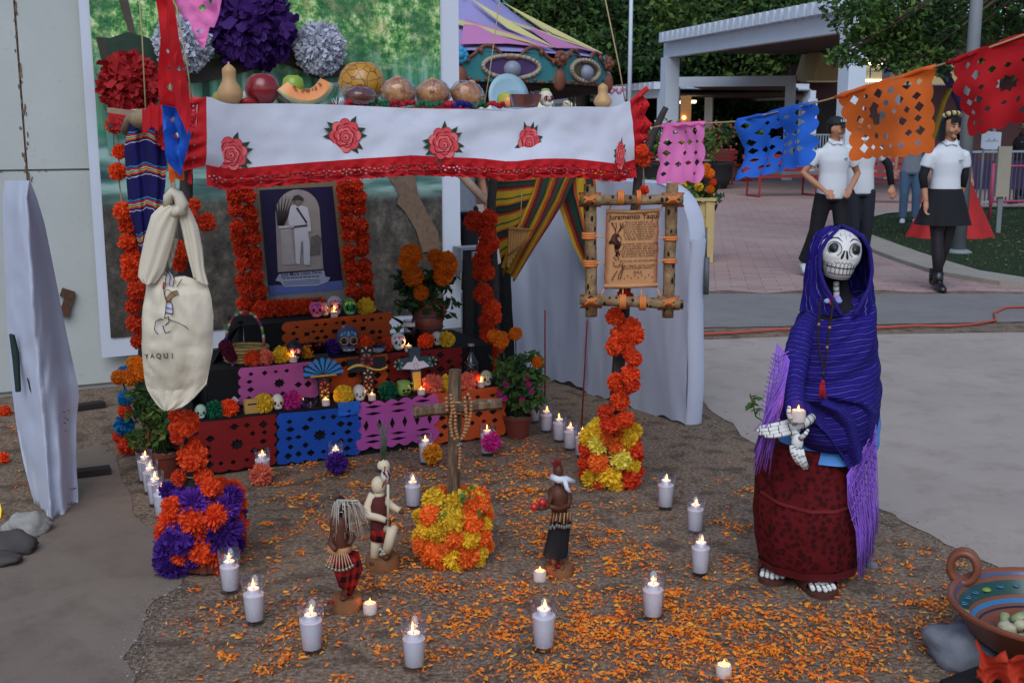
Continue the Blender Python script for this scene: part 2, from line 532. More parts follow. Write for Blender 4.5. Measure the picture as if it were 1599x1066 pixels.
# ------------------------------------------------------------------ buildings and pergolas
steel = M('white_steel','#c0c8d2',.5,.05,3,spec=.4)
steel2 = M('grey_steel','#8b949c',.5,.08,4,spec=.4)
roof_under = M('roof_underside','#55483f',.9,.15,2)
tube_light = M('fluorescent','#fff6d8',.5,0,emit='#fff0c0',es=3.0)
def pergola(label,a,b,h,back,ncol,ribs,beam=.42,slab=.28,cw=.42,m=steel,light=None):
 """flat roof on columns: front edge from a to b, 'back' metres deep"""
 a,b = Vector(a),Vector(b)
 d = b - a; e = d.normalized(); nn = Vector((-e.y,e.x,0))
 if nn.y < 0: nn = -nn
 t = thing('pergola',label,'pergola',a)
 ang = math.atan2(e.y,e.x)
 for i in range(ncol):
  p = a + d * (i / (ncol - 1))
  MB().box(p + Vector((0,0,(h - beam) / 2)),(cw,cw,h - beam),0,ang).build('column',m,t,smooth=False)
  q = p + nn * back
  MB().box(q + Vector((0,0,(h - beam) / 2)),(cw,cw,h - beam),0,ang).build('column',m,t,smooth=False)
 z = Vector((0,0,h - beam / 2))
 MB().bar(a - e * cw / 2 + z,b + e * cw / 2 + z,cw * .6,beam).build('beam',m,t,smooth=False)
 MB().bar(a + nn * back - e * cw / 2 + z,b + nn * back + e * cw / 2 + z,cw * .6,beam).build('beam',m,t,smooth=False)
 mid = (a + b) / 2 + nn * back / 2
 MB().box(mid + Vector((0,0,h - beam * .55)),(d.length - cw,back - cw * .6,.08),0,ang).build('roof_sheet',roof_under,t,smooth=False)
 if ribs:
  w = d.length / ribs
  me = None
  for i in range(ribs):
   p = a + e * (w * (i + .5)) + Vector((0,0,h + slab / 2))
   o = MB().box(p + nn * (back / 2 - .2),(w * .62,back + .4,slab),0,ang)
   o.build('rib',m,t,smooth=False)
  MB().box(mid + Vector((0,0,h + .03)),(d.length + .3,back - .1,.05),0,ang).build('roof_deck',steel2,t,smooth=False)
 if light is not None:
  for s_ in light:
   p = a + d * s_ + nn * (back * .25) + Vector((0,0,h - beam - .12))
   MB().bar(p - e * .9,p + e * .9,.12,.09).build('light_tube',tube_light,t,smooth=False)
 return t
pergola('large white pergola with corrugated roof edge running towards the lamp post',gx(1044,35),gx(1326,25.5),4.05,7.5,2,28)
pergola('low white frame pergola with flat beam behind the large pergola',gx(1052,37),gx(1232,36),3.15,9,2,0,beam=.3,cw=.3)
pergola('low corrugated pergola with lit tube beside the flagpole',gx(870,52),gx(1037,42),2.95,6,3,26,beam=.3,slab=.25,cw=.4,light=(.86,.25,.1))
# dark building behind
bw = M('maroon_wall','#4a3233',.9,.15,2)
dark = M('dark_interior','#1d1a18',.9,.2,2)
cream = M('cream_panel','#b3a078',.8,.08,2)
b = thing('snack_building','long low maroon building with cream fascia and lit windows behind the pergolas','building',gx(1230,46))
x0,x1 = gx(1228,46).x,gx(1760,46).x
MB().box(((x0 + x1) / 2,49,2.0),(x1 - x0,6,4.0)).build('wall',bw,b,smooth=False)
p0,p1 = gx(1262,44.4),gx(1312,44.4)
MB().box(((p0.x + p1.x) / 2,45.5,P(0,105,45).z),(p1.x - p0.x,1.2,1.1)).build('fascia',cream,b,smooth=False)
MB().box(((x0 + x1) / 2,44.8,P(0,92,45).z + .55),(x1 - x0 + 1,3.4,.35)).build('roof',M('roof_brown','#3e302b',.9),b,smooth=False)
for px in range(1335,1500,24):
 c = P(px + 11,112,45.96)
 w = MB().box(c,(.56,.06,.95)).build('window',M('window_lit','#6a6250',.3,.1,emit='#b8a878',es=.25),b,smooth=False)
 fr = MB()
 for dx in (-.31,.31): fr.box(c + Vector((dx,-.05,0)),(.05,.06,1.05))
 for dz in (-.5,0,.5): fr.box(c + Vector((0,-.05,dz)),(.57,.05,.05))
 fr.build('frame',steel,w,smooth=False)
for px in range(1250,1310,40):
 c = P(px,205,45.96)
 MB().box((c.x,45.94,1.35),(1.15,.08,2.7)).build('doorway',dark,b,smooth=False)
MB().box((gx(1345,45.9).x,45.9,P(0,100,45.9).z),(1.4,.1,.07)).build('light_tube',tube_light,b,smooth=False)
MB().box((gx(1357,45.9).x,45.88,P(0,126,45.9).z),(1.4,.1,.07)).build('light_tube',tube_light,b,smooth=False)
# awning tip (cream, sloping) near the right column
aw = MB().prism([P(1282,82,34),P(1345,126,34),P(1268,127,34)],(0,2.2,.1)).build('awning',cream,smooth=False)
tag(aw,'cream fabric awning sloping down beside the pergola column','awning')
hg = thing('hedge','dense dark hedge added for the shaded interior under the low pergolas','hedge',gx(1100,47))  # added foliage standing in for the dark interior under the pergolas
h0,h1 = gx(900,48),gx(1262,48)
MB().bar(h0 + Vector((0,.4,1.5)),h1 + Vector((0,.4,1.5)),.5,3.0).build('branches',M('hedge_dark','#15170f',.95,.3,3),hg,smooth=False)  # solid dark box, no real twigs: its colour stands for the shade there
hb_ = MB()
for i in range(60): leaves(hb_,h0.lerp(h1,rnd.random()) + Vector((0,-.1,rnd.uniform(.2,3.2))),.8,110,.24)
hb_.build('foliage',leaf_mats[:2] + leaf_mats[:1],hg,smooth=False)
# railings
rl = thing('railing','white bar railing in front of the maroon building','railing',gx(1290,42))
a_,b_ = gx(1235,42),gx(1312,42)
for z in (.15,1.35): MB().bar(a_ + Vector((0,0,z)),b_ + Vector((0,0,z)),.05,.05).build('rail',steel2,rl,smooth=False)
for i in range(19):
 p = a_ + (b_ - a_) * (i / 18)
 MB().box(p + Vector((0,0,.73)),(.035,.035,1.2)).build('bar',steel2,rl,smooth=False)
# flagpole, lamp post
fp = thing('flagpole','slim white pole standing behind the carousel edge','pole',gx(982,38))
c = gx(982,38)
MB().tube([c,c + Vector((0,0,9))],[.075,.05],12).build('pole',steel,fp)
MB().lathe([(.2,0),(.2,.1),(.09,.14)],12,c).build('base',steel2,fp)
lp_base = G(1497,395,.03)
lpt = thing('lamp_post','grey steel lamp post standing in the lawn','lamp post',lp_base)
grey = M('lamp_grey','#767a7d',.55,.1,5,.2)
MB().tube([lp_base,lp_base + Vector((0,0,5.5))],[.085,.07],14).build('post',grey,lpt)
MB().lathe([(.16,0),(.16,.02),(.1,.05)],14,lp_base).build('base_plate',grey,lpt)
MB().tube([lp_base + Vector((0,0,5.4)),lp_base + Vector((.5,0,5.7)),lp_base + Vector((1.1,0,5.75))],.04,8).build('arm',grey,lpt)
MB().ball(lp_base + Vector((1.3,0,5.72)),(.3,.14,.08)).build('lamp_head',grey,lpt)
# benches
redm = M('red_paint','#8e2f2f',.5,.1,6)
def make_bench(label,loc,rz):
 t = thing('red_bench',label,'bench',loc,rz,'red slatted benches on the plaza')
 for i in range(4): MB().box((0,-.24 + i * .15,.47),(1.7,.1,.04)).build('slat',redm,t,False,False)
 for i in range(3): MB().box((0,.34 + i * .03,.62 + i * .15),(1.7,.035,.1)).build('back_slat',redm,t,False,False)
 for s_ in (-.75,.75):
  MB().tube([(s_,-.28,0.02),(s_,-.28,.44),(s_,.3,.44),(s_,.42,1.0)],.03,6).build('frame',redm,t,False,False)
  MB().tube([(s_,-.28,.03),(s_,.32,.03),(s_,.3,.44)],.03,6).build('leg',redm,t,False,False)
 return t
bn = make_bench('red slatted bench behind the boy in the black cap',gx(1385,25),2.9)
for px,Y,rz,lb in ((1225,27.5,.3,'red bench whose frame shows below the blue cut paper'),(1100,33,3.4,'red bench between the two round plant pots'),(1030,34,2.8,'red bench behind the tip of the grey branch'),(1150,36,1.7,'red bench farthest from the altar under the low pergola')):
 dup(bn,gx(px,Y),rz,None,lb)
# round pots with bushes
potd = M('dark_pot','#2b2a2c',.7,.2,5)
for px,Y,s_,lb in ((1025,31,1.0,'dark round pot with a white flowering bush behind the branch tip'),(1115,31,1.15,'dark round pot with a red flowering bush behind the pink cut paper')):
 p = gx(px,Y)
 t = thing('potted_bush',lb,'potted plant',p,0,'round potted bushes on the plaza')
 MB().lathe([(.38,0),(.52,.3),(.55,.62),(.6,.66),(.55,.7),(.5,.66)],16,p).build('pot',potd,t)
 lv,fl = MB(),MB()
 for _ in range(16): leaves(lv,p + Vector((rnd.gauss(0,.4),rnd.gauss(0,.4),1.0 + rnd.uniform(0,.55))) ,.3 * s_,42,.16)
 for _ in range(60): fl.ball(p + Vector((rnd.gauss(0,.45),-.45 + rnd.gauss(0,.15),1.0 + rnd.uniform(0,.8))),.035,5,3)
 lv.build('foliage',leaf_mats,t,False)
 fl.build('blossoms',M('white_blossom','#cfd0cc') if s_ == 1 else M('red_blossom','#a04a4a'),t)
# tan panel with a small lamp, white poster
pn = MB().box((gx(1070,33).x,33,1.24),(.3,.08,2.46)).build('tan_panel',M('tan_panel','#a3703f',.6,.15,4),smooth=False)
tag(pn,'narrow tan board standing behind the pergola column','board')
wl = MB().ball((gx(1068,32.9).x,32.93,P(0,184,32.9).z),.05).build('small_lamp',M('warm_lamp','#ffd080',.5,0,emit='#ffb850',es=6),smooth=True)
tag(wl,'tiny glowing lamp on the tan board','lamp')
ps = thing('poster','white poster with pink edging behind the small right gourd','poster',gx(955,30))
MB().box((gx(955,30).x,30,P(0,165,30).z),(.68,.03,.95)).build('board',M('poster_white','#bcc2d0',.6,.05),ps,smooth=False)
pk = MB()
for i in range(7):
 pk.ball((gx(936 + i * 6,29.95).x,29.96,P(0,139 + (i % 2) * 4,30).z),(.07,.015,.05),6,4)
pk.build('edging',M('poster_pink','#c98aa8'),ps)
for s_ in (-.2,.2): MB().box((gx(955,30).x + s_,30.03,.75),(.04,.04,1.5)).build('leg',steel2,ps,smooth=False)
# fence, signs and play frame at the far right
fc = thing('bar_fence','grey bar fence with purple banner behind the white notice','fence',gx(1560,22))
a_,b_ = gx(1512,22),gx(1700,23)
for z in (.2,1.15): MB().bar(a_ + Vector((0,0,z)),b_ + Vector((0,0,z)),.04,.04).build('rail',steel2,fc,smooth=False)
for i in range(30):
 p = a_ + (b_ - a_) * (i / 29)
 MB().box(p + Vector((0,0,.66)),(.022,.022,1.0)).build('bar',M('fence_dark','#4a4858',.6),fc,smooth=False)
MB().box((a_ + b_) / 2 + Vector((-.3,.05,.7)),(1.7,.02,.55),0,.07).build('banner',M('purple_banner','#453656',.8,.25,4),fc,smooth=False)
pg = thing('pink_gate','pink painted tube gate beside the white notice','gate',gx(1556,20))
pkm = M('pink_paint','#a8405a',.5)
c = gx(1556,20)
for dx in (0,.75): MB().tube([c + Vector((dx,0,0)),c + Vector((dx,0,1.0))],.03,6).build('post',pkm,pg)
for z in (.35,.95): MB().tube([c + Vector((0,0,z)),c + Vector((.75,0,z))],.022,6).build('rail',pkm,pg)
nb = thing('notice','white handwritten notice on a thin post','sign',gx(1549,18))
c = P(1548,219,18)
MB().prism([c + Vector((x * .15,0,z * .15)) for x,z in ((-1,-.75),(-.6,-.95),(.6,-.95),(1,-.7),(1,.8),(-1,.95))],(0,.02,0)).build('sheet',M('notice_white','#c2cad6',.7,.04),nb,smooth=False)
MB().tube([(c.x - .1,c.y + .03,0),(c.x - .1,c.y + .03,c.z)],.02,6).build('post',grey,nb)
mk = MB()
for i in range(5): mk.tube([c + Vector((-.09 + i * .04,-.004,-.02)),c + Vector((-.075 + i * .04,-.004,.02 * (i % 2 * 2 - .6))),c + Vector((-.06 + i * .04,-.004,-.015))],.004,4)
mk.build('handwriting',M('notice_ink','#5a5a90'),nb)
bb = MB().box((gx(1572,17.5).x,17.5,.95),(.2,.05,.75)).build('beige_board',M('beige_board','#9c9484',.8),smooth=False)
bb2 = tag(bb,'plain beige board beside the person in black','board')
MB().box((gx(1572,17.5).x,17.53,.32),(.07,.03,.64)).build('post',grey,bb,smooth=False,world=False).location = (-bb.location.x,-bb.location.y,-bb.location.z)
pf = thing('play_frame','purple and yellow slanting play frame poles','play frame',gx(1478,32))
MB().tube([P(1462,92,32),P(1500,160,32),Vector((gx(1530,32).x,32,0))],.13,8).build('pole',M('purple_paint','#4b3d78',.5),pf)
MB().tube([P(1484,138,31.7),P(1474,158,31.7),Vector((gx(1440,31.7).x,31.7,0))],.07,8).build('pole',M('yellow_paint','#b89a2e',.5),pf)
ns = thing('neon_sign','small pink and turquoise neon sign among the branches','sign',P(1566,20,26))
for nm,cc,pts in (('stroke','#38b8b0',[(1556,18),(1559,13),(1562,20),(1565,14),(1567,21)]),('stroke','#d0506a',[(1570,13),(1576,13),(1573,13),(1573,22)]),('stroke','#d8a030',[(1562,26),(1572,27),(1578,25)])):
 MB().tube([P(a,b,26) for a,b in pts],.035,6).build(nm,M('neon' + cc,cc,.5,0,emit=cc,es=1.2),ns)
MB().tube([P(1566,24,26.1),Vector((P(1566,24,26.1).x,26.1,0))],.04,6).build('post',grey,ns)
# orange cable across the slab
cb = MB().tube([G(x,y,.02) for x,y in ((1000,526),(1085,522),(1150,519),(1215,514),(1300,512),(1380,511),(1430,508),(1480,509),(1520,506),(1555,500),(1553,488),(1570,480),(1640,478))],.011,6).build('extension_cord',M('orange_cord','#a84a38',.5))
tag(cb,'orange extension cord lying across the pale pavement','cord')

# ------------------------------------------------------------------ carousel
cc = gx(655,28.5)
ca = thing('carousel','carousel with pastel striped roof and teal painted rounding boards','carousel',cc)
CR,zb,zt = 4.5,P(0,128,24.5).z,P(0,80,24.5).z
pal = [M('roof_lavender','#8d86b4',.6,.08,2),M('roof_pink','#b4729c',.6,.08,2),M('roof_yellow','#b5ac74',.6,.08,2),M('roof_cyan','#5b9fb4',.6,.08,2)]
apex = cc + Vector((0,0,zt + 3.4))
NB = 12
def rim(a,r=CR,z=None): return cc + Vector((r * sin(a),-r * cos(a),zt if z is None else z))
def roofpt(a,t): # t=0 rim, 1 apex, slightly concave
 p = rim(a).lerp(apex,t); p.z -= .55 * sin(pi * t); return p
for i in range(NB):
 a0,a1 = 2 * pi * (i - .5) / NB,2 * pi * (i + .5) / NB
 pm = MB()
 pm.grid(lambda u,v: roofpt(lerp(a0,a1,u),v),6,10,0)
 ou = Vector((0,0,.03))
 def tri(pts,m,lift): 
  pm.prism([roofpt(lerp(a0,a1,u),v) + Vector((0,0,lift)) for u,v in pts],(0,0,.012),m)
 tri([(.02,.01),(.5,.04),(.98,.01),(.75,.2),(.3,.33)],1,.10)
 tri([(.0,.34),(.12,.26),(.62,.10),(.8,.02),(.72,.14),(.5,.22)],2,.13)
 tri([(.98,.0),(.99,.2),(.7,.5),(.8,.24)],2,.12)
 tri([(.3,.62),(.6,.5),(.62,.75),(.45,.8)],3,.1)
 pm.build('roof_panel',pal,ca,smooth=False)
teal = M('carousel_teal','#2f6f72',.5,.15,3)
brown = M('carousel_brown','#6e4130',.6,.3,5,.5,20)
gold = M('carousel_cream','#9a8d7c',.5,.2,6)
pic1,pic2,dome = M('carousel_purple','#48305a',.5,.3,2),M('carousel_olive','#4f4a2c',.5,.3,2),M('carousel_dome','#7c8190',.4,.2,4)
bluef = M('carousel_blue','#2f86ac',.6,.2,8)
hh = zt - zb
for i in range(NB):
 am = 2 * pi * i / NB
 rd,tg = Vector((sin(am),-cos(am),0)),Vector((cos(am),sin(am),0))
 c0 = cc + rd * (CR * cos(pi / NB) + .04)
 w = CR * sin(pi / NB)
 def lp(x,z,o=0): return c0 + tg * (x * w) + rd * o + Vector((0,0,zb + z * hh))
 top = [(x,.78 + .5 * max(0,sin(pi * (abs(x) * 1.6 - .25))) ** .8 * (1 if abs(x) < .9 else .2) * .8) for x in [1 - k / 12 for k in range(25)]]
 bd = MB().prism([lp(-1,0),lp(1,0)] + [lp(x,z) for x,z in top],rd * .06)
 bo = bd.build('rounding_board',teal,ca,smooth=False)
 tr = MB()
 tr.tube([lp(x,z,.08) for x,z in top],.036,6)
 for k in range(13): tr.ball(lp(-1 + k / 6,.03 + .05 * (k % 2),.06),(.06,.07,.04),6,4)
 for x in (-.88,-.62,.62,.88): tr.ball(lp(x,.7 + .3 * (abs(x) < .7),.1),(.055,.06,.07),6,4)
 tr.build('scroll_trim',brown,bo)
 MB().lathe([(.001,0),(1,0),(1,.02),(.001,.02)],20,(0,0,0),0,Matrix((tg * w * .52,Vector((0,0,1)) * hh * .3,rd * 1.0)).transposed()).build('painting',pic1 if i % 2 else pic2,bo) if False else None
 ov = MB()
 ring = [lp(.58 * cos(q),.5 + .37 * sin(q),.08) for q in [2 * pi * k / 28 for k in range(28)]]
 pt = MB().prism([lp(.56 * cos(q),.5 + .35 * sin(q),.063) for q in [2 * pi * k / 28 for k in range(28)]],rd * .01)
 pt.build('painting',pic1 if i % 2 == 1 else pic2,bo,smooth=False)
 MB().ball(lp(.02,.42,.07),(.2,.2,.18),12,8).build('painted_dome',dome,bo)
 fr = MB().tube(ring,.045,6,closed=True)
 for q in ring: fr.ball(q + rd * .03,.045,6,4)
 fr.build('oval_frame',gold,bo)
 # joint medallion
 aj = am + pi / NB
 rj = Vector((sin(aj),-cos(aj),0)); tj = Vector((cos(aj),sin(aj),0)); cj = cc + rj * (CR + .1)
 me = MB()
 for k in range(9):
  q = 2 * pi * k / 9
  me.ball(cj + tj * (.11 * cos(q)) + Vector((0,0,zb + hh * .82 + .11 * sin(q))) + rj * .05,.07,6,4)
 me.ball(cj + Vector((0,0,zb + hh * .82)) + rj * .1,.08,8,5)
 mo = me.build('rosette',bluef if i % 3 == 0 else brown,ca)
 MB().ball(cj + Vector((0,0,zb + hh * .12)),(.15,.1,.24),10,6).build('cameo',brown,mo)
MB().lathe([(CR * .97,zb + .02),(CR * .97,zb - .12),(CR * .6,zb - .35),(.7,zb - .4)],36,cc,cap=False).build('underside',M('carousel_under','#2a201c',.9,.3,3),ca)
MB().lathe([(.75,.3),(.75,zb - .35)],16,cc).build('drum',brown,ca)
MB().lathe([(CR * .95,0),(CR * .95,.3),(0.1,.3)],36,cc).build('platform',M('carousel_deck','#4a3a34',.8,.2,3),ca,ang=40)
for i in range(NB):
 p = rim(2 * pi * (i + .5) / NB,CR * .85,.3)
 MB().tube([p,Vector((p.x,p.y,zb - .1))],.035,6).build('pole',gold,ca)
# ------------------------------------------------------------------ cut paper
def dia(x,y,a,b): return [(x - a,y),(x,y - b),(x + a,y),(x,y + b)]
def star(x,y,r,k=8,q=.62,ph=0): return [(x + (r if i % 2 == 0 else r * q) * cos(pi * i / k + ph),y + (r if i % 2 == 0 else r * q) * sin(pi * i / k + ph)) for i in range(2 * k)]
def scallop(pts_per=5,nx=5,ny=4,amp=.025,top=False,L=True,Rr=True,B=True,pointed=False):
 """outline of a unit sheet with scalloped edges (y up, 0..1)"""
 out = []
 def edge(a,b,n,on_):
  a,b = Vector((*a,0)),Vector((*b,0))
  d = b - a; nr = Vector((d.y,-d.x,0)).normalized()
  k = n * pts_per if on_ else 6
  for i in range(k):
   t = i / k
   o = -amp * (1 - abs(sin(pi * n * t)) ** (.7 if not pointed else 1.0)) * 1.6 if on_ else 0
   out.append(tuple((a + d * t + nr * o)[:2]))
 edge((0,0),(1,0),nx,B); edge((1,0),(1,1),ny,Rr); edge((1,1),(0,1),nx,top); edge((0,1),(0,0),ny,L)
 return out
def cut_mesh(outline,holes,nx=14,ny=10):
 vs,es = [],[]
 for lp in [outline] + holes:
  o = len(vs)
  vs += [Vector(p) for p in lp]
  es += [(o + i,o + (i + 1) % len(lp)) for i in range(len(lp))]
 for i in range(1,nx):
  for j in range(1,ny):
   vs.append(Vector((i / nx + .003 * (j % 2),j / ny)))
 r = geometry.delaunay_2d_cdt(vs,es,[],1,1e-5)
 pv = [tuple(v) for v in r[0]]
 bb = [(min(p[0] for p in h),max(p[0] for p in h),min(p[1] for p in h),max(p[1] for p in h),h) for h in holes]
 def inside(x,y):
  for a,b,c,d,h in bb:
   if a < x < b and c < y < d:
    k = False
    for i in range(len(h)):
     p,q = h[i],h[i - 1]
     if (p[1] > y) != (q[1] > y) and x < (q[0] - p[0]) * (y - p[1]) / (q[1] - p[1]) + p[0]: k = not k
    if k: return True
  return False
 fs = []
 for f in r[2]:
  if not inside(sum(pv[i][0] for i in f) / len(f),sum(pv[i][1] for i in f) / len(f)): fs.append(tuple(f))
 return pv,fs
def pat_grid(nx,ny,seed,centre=True,asp=1.0,k=1.0):
 """staggered diamonds of uneven size round an eight pointed star; asp = width / height of the sheet"""
 q = random.Random(seed); hs = []
 if centre: hs.append([(.5 + (x - .5),.5 + (y - .5) * asp) for x,y in star(.5,.5,.20 / max(asp,1) ** .5 * .5,8,.68)])
 for j in range(ny):
  for i in range(nx):
   x,y = .08 + .84 * (i + .5 + (.24 if j % 2 else -.24) * (1 if i not in (0,nx - 1) else .3)) / nx,.08 + .84 * (j + .5) / ny
   if centre and abs(x - .5) < .15 and abs(y - .5) < .16 * max(1,asp): continue
   if q.random() < .1: continue
   a = .27 / nx * q.uniform(.65,1.2) * k
   b = min(a * asp * q.uniform(.75,1.15),.4 / ny)
   hs.append(dia(x + q.uniform(-.012,.012),y + q.uniform(-.012,.012),a,b))
 return hs
def pat_zig(seed=0):
 hs = []
 for i in range(6): hs.append(dia(.12 + .152 * i,.5,.03,.12))
 for y in (.16,.28,.74,.88):
  for i in range(3): hs.append(dia(.2 + .3 * i,y,.1,.032))
 return hs
def tissue(c,name): return M(name,c,.8,.1,9,trans=.4)
TI = {'orange': tissue('#f2742f','paper_orange'),'deep_orange': tissue('#cc5826','paper_deep_orange'),'pink': tissue('#d868ac','paper_pink'),'light_pink': tissue('#f884c2','paper_light_pink'),'blue': tissue('#2f6fd8','paper_blue'),'deep_blue': tissue('#1f57c0','paper_deep_blue'),
      'red': tissue('#cc2128','paper_red'),'dark_red': tissue('#8a1f20','paper_dark_red'),'violet': tissue('#c45cb0','paper_violet'),'salmon': tissue('#d4582a','paper_salmon')}
def paper(name,label,mat,tl,tr,br,bl,outline,holes,wave=.006,nvec=None,group=None,nx=14,ny=10,seed=1,fold=None,curl=0):
 """sheet of cut paper spanned between four corners, gently waved"""
 vs,fs = cut_mesh(outline,holes,nx,ny)
 tl,tr,br,bl = (Vector(p) for p in (tl,tr,br,bl))
 nv = nvec if nvec is not None else (tr - tl).cross(bl - tl).normalized()
 out = []
 for x,y in vs:
  p = (bl.lerp(br,x)).lerp(tl.lerp(tr,x),y)
  w = wave * (sin(x * 9 + seed) * .6 + noise.noise(Vector((x * 3 + seed,y * 2.5,seed * 3.1))) * 1.6)
  if fold: w += fold * abs(((x * 4 + seed) % 1) - .5)
  w += curl * (1 - y) ** 2
  out.append(p + nv * w)
 o = MB().add(out,fs,0).build(name,mat,smooth=True,ang=60)
 return tag(o,label,'paper banner',group)

# ------------------------------------------------------------------ flowers
def flower_mesh(npet,seed,width=.3,fluff=.12,inner=.5,notch=True,hemi=-1.0,curl=.25):
 q = random.Random(seed); mb = MB()
 g = pi * (3 - 5 ** .5)
 for i in range(npet):
  z = lerp(1,hemi,(i + .5) / npet)
  r = (1 - z * z) ** .5
  d = Vector((cos(g * i) * r,sin(g * i) * r,z))
  t = d.cross(Vector((q.gauss(0,1),q.gauss(0,1),q.gauss(0,1)))).normalized()
  b = d.cross(t)
  L = 1 + q.uniform(-fluff,fluff)
  w = width * q.uniform(.8,1.2)
  cu = q.uniform(-curl,curl)
  p0 = d * inner
  p1 = d * (inner + (L - inner) * .6) + b * cu * .3
  p2 = d * L + b * cu
  vs = [p0 - t * w * .3,p0 + t * w * .3,p1 - t * w * .8,p1 + b * w * .3,p1 + t * w * .8,p2 - t * w * .75 + d * q.uniform(-.05,.05),p2 + d * (.04 if notch else .12) - b * .05,p2 + t * w * .75 + d * q.uniform(-.05,.05)]
  mb.add(vs,[(0,1,3),(0,3,2),(1,4,3),(2,3,6,5),(3,4,7,6)])
 mb.ball((0,0,0),inner * 1.02,10,7)
 return mb
FK = {'paper': flower_mesh(190,1,.18,.11,.68),'paper2': flower_mesh(165,2,.2,.13,.66),'carn': flower_mesh(230,3,.15,.13,.64,False),'pom': flower_mesh(850,4,.1,.09,.74,True,curl=.3),'crumple': flower_mesh(560,7,.15,.14,.66,True,curl=.5),
      'mari': flower_mesh(250,5,.14,.07,.74),'spiky': flower_mesh(300,6,.1,.2,.45,False,curl=.2)}
FCOL = {'orange': '#ea4e1e','tangerine': '#f86e26','redorange': '#d4401e','coral': '#f0785c','yellow': '#f0bc2c','lemon': '#e2d255','gold': '#d98a1e','purple': '#45207e','violet': '#6a35a8','magenta': '#bf2a82','green': '#14694a','white': '#b4b6c2','red': '#9c1a1e','deep_purple': '#3a1460','marigold': '#e07612','teal_blue': '#1b74b0','wine': '#5e1430'}
_FM = {}
def fmesh(kind,col):
 if (kind,col) not in _FM:
  _FM[(kind,col)] = FK[kind].mesh('flower_' + col,M('petal_' + col,FCOL[col],.75,.2,4,trans=.25,perobj=.25))
 return _FM[(kind,col)]
def flower(parent,p,r,kind='paper',col='orange',name='flower',flat=1.0):
 o = link(name,fmesh(kind,col),parent)
 M4 = ROOTM.get(parent.name) if parent is not None else None
 p = Vector(p)
 o.location = (M4 @ p) if M4 is not None else p
 o.rotation_euler = (rnd.uniform(0,6.28),rnd.uniform(0,6.28),rnd.uniform(0,6.28)) if flat == 1.0 else (R(70) + rnd.uniform(-.3,.3),0,rnd.uniform(-.4,.4))
 o.scale = (r,r,r * flat)
 return o
def one_flower(p,r,label,kind='paper',col='orange',group=None,flat=1.0,cat='paper flower',name='paper_flower'):
 o = flower(None,p,r,kind,col,name,flat)
 return tag(o,label,cat,group)

# ------------------------------------------------------------------ wall with backdrop
WV = 2.13
wallm = N('white_wall')
_f = wallm.noise(1.2,5); _g = wallm.noise(35,5)
wallm.col(wallm.mix(wallm.ramp(_g,[(.62,0.0),(.75,.5)]),wallm.ramp(_f,[(.3,'#a6aaa6'),(.7,'#b6b9b4')]),'#8a8478')); wallm.rough(.6,.3); wallm = wallm.m
wl = thing('white_wall','white painted panel wall with rusty seams behind the altar','wall',A(-2,WV))
MB().bar(A(-5,WV + .12,2.2),A(2.25,WV + .12,2.2),.14,4.4).build('core',wallm,wl,smooth=False)
seam = M('rust_seam','#6b5746',.9,.4,30)
zs = AP(60,266,WV).z
u1 = (AP(35,100,WV) - AO).dot(AE); u2 = (AP(48,400,WV) - AO).dot(AE)
us = (u1 + u2) / 2
for (a,b) in ((-5.0,us),(us,.7),(.7,2.25)):
 for (z0,z1) in ((.03,zs),(zs,4.3)):
  w = b - a - .012
  MB().box(A((a + b) / 2,WV + .035,(z0 + z1) / 2),(w,.03,z1 - z0 - .012),0,TH).build('panel',wallm,wl,smooth=False)
sm = MB().box(A(us,WV + .045,2.2),(.014,.02,4.3),0,TH)
rnd.seed(15)
for _ in range(90):
 z_ = rnd.uniform(.3,3.3); sm.ball(A(us + rnd.gauss(0,.012) + .004,WV + .019,z_),(rnd.uniform(.003,.009),.002,rnd.uniform(.005,.03)),6,4)
for _ in range(30):
 sm.ball(A(rnd.uniform(-1.6,-.3),WV + .019,zs + rnd.gauss(-.004,.006)),(rnd.uniform(.006,.03),.002,.003),6,4)
sm.build('seam',seam,wl,smooth=False)
hs_ = MB()                                     # rusty latch
c = AP(105,474,WV)
t_ = Matrix.Rotation(TH,3,'Z') @ Matrix.Rotation(R(22),3,'Y')
hs_.box(c,(.05,.03,.13),0,t_).box(c + AE * .005 + Vector((0,0,.06)),(.075,.035,.05),0,t_).box(c - AE * .02 + Vector((0,0,-.05)),(.06,.04,.05),0,t_)
hs_.build('latch',M('rust','#54392c',.9,.4,60),wl,smooth=False)
# printed backdrop: painted forest clearing
BV = 2.06
def bp(px,py,o=0.0): return AP(px,py,BV - o)
bk = thing('backdrop','printed forest scene backdrop with white border hung on the wall','backdrop',A(1,BV))
zb_in,zb_out = (bp(180,530).z + bp(685,485).z) / 2,(bp(160,556).z) - .01
ul,ur = (bp(158,300) - AO).dot(AE),(bp(689,300) - AO).dot(AE)
uol,uor = (bp(142,300) - AO).dot(AE),(bp(718,300) - AO).dot(AE)
white_vinyl = M('white_vinyl','#c3c7d2',.5,.03,3)
MB().grid(lambda u,v: A(lerp(uol,uor,u),BV + .004 * sin(u * 23) + .003 * noise.noise(Vector((u * 6,v * 9,0))),lerp(zb_out,4.2,v)),40,30).build('border',white_vinyl,bk)
k = N('forest_print')
o_ = k.sep('UV')
fo = k.noise(5,6,'UV',.7); ff = k.noise(34,5,'UV',.8)
leafc = k.ramp(ff,[(.36,'#1c4426'),(.46,'#3f8040'),(.53,'#86b060'),(.62,'#dce2b0')])
leafc = k.mix(k.ramp(fo,[(.46,0.0),(.56,.75)]),leafc,'#2a5e3a')
leafc = k.mix(k.ramp(k.noise(7,5,'UV'),[(.6,0.0),(.72,.6)]),leafc,'#c5a878')
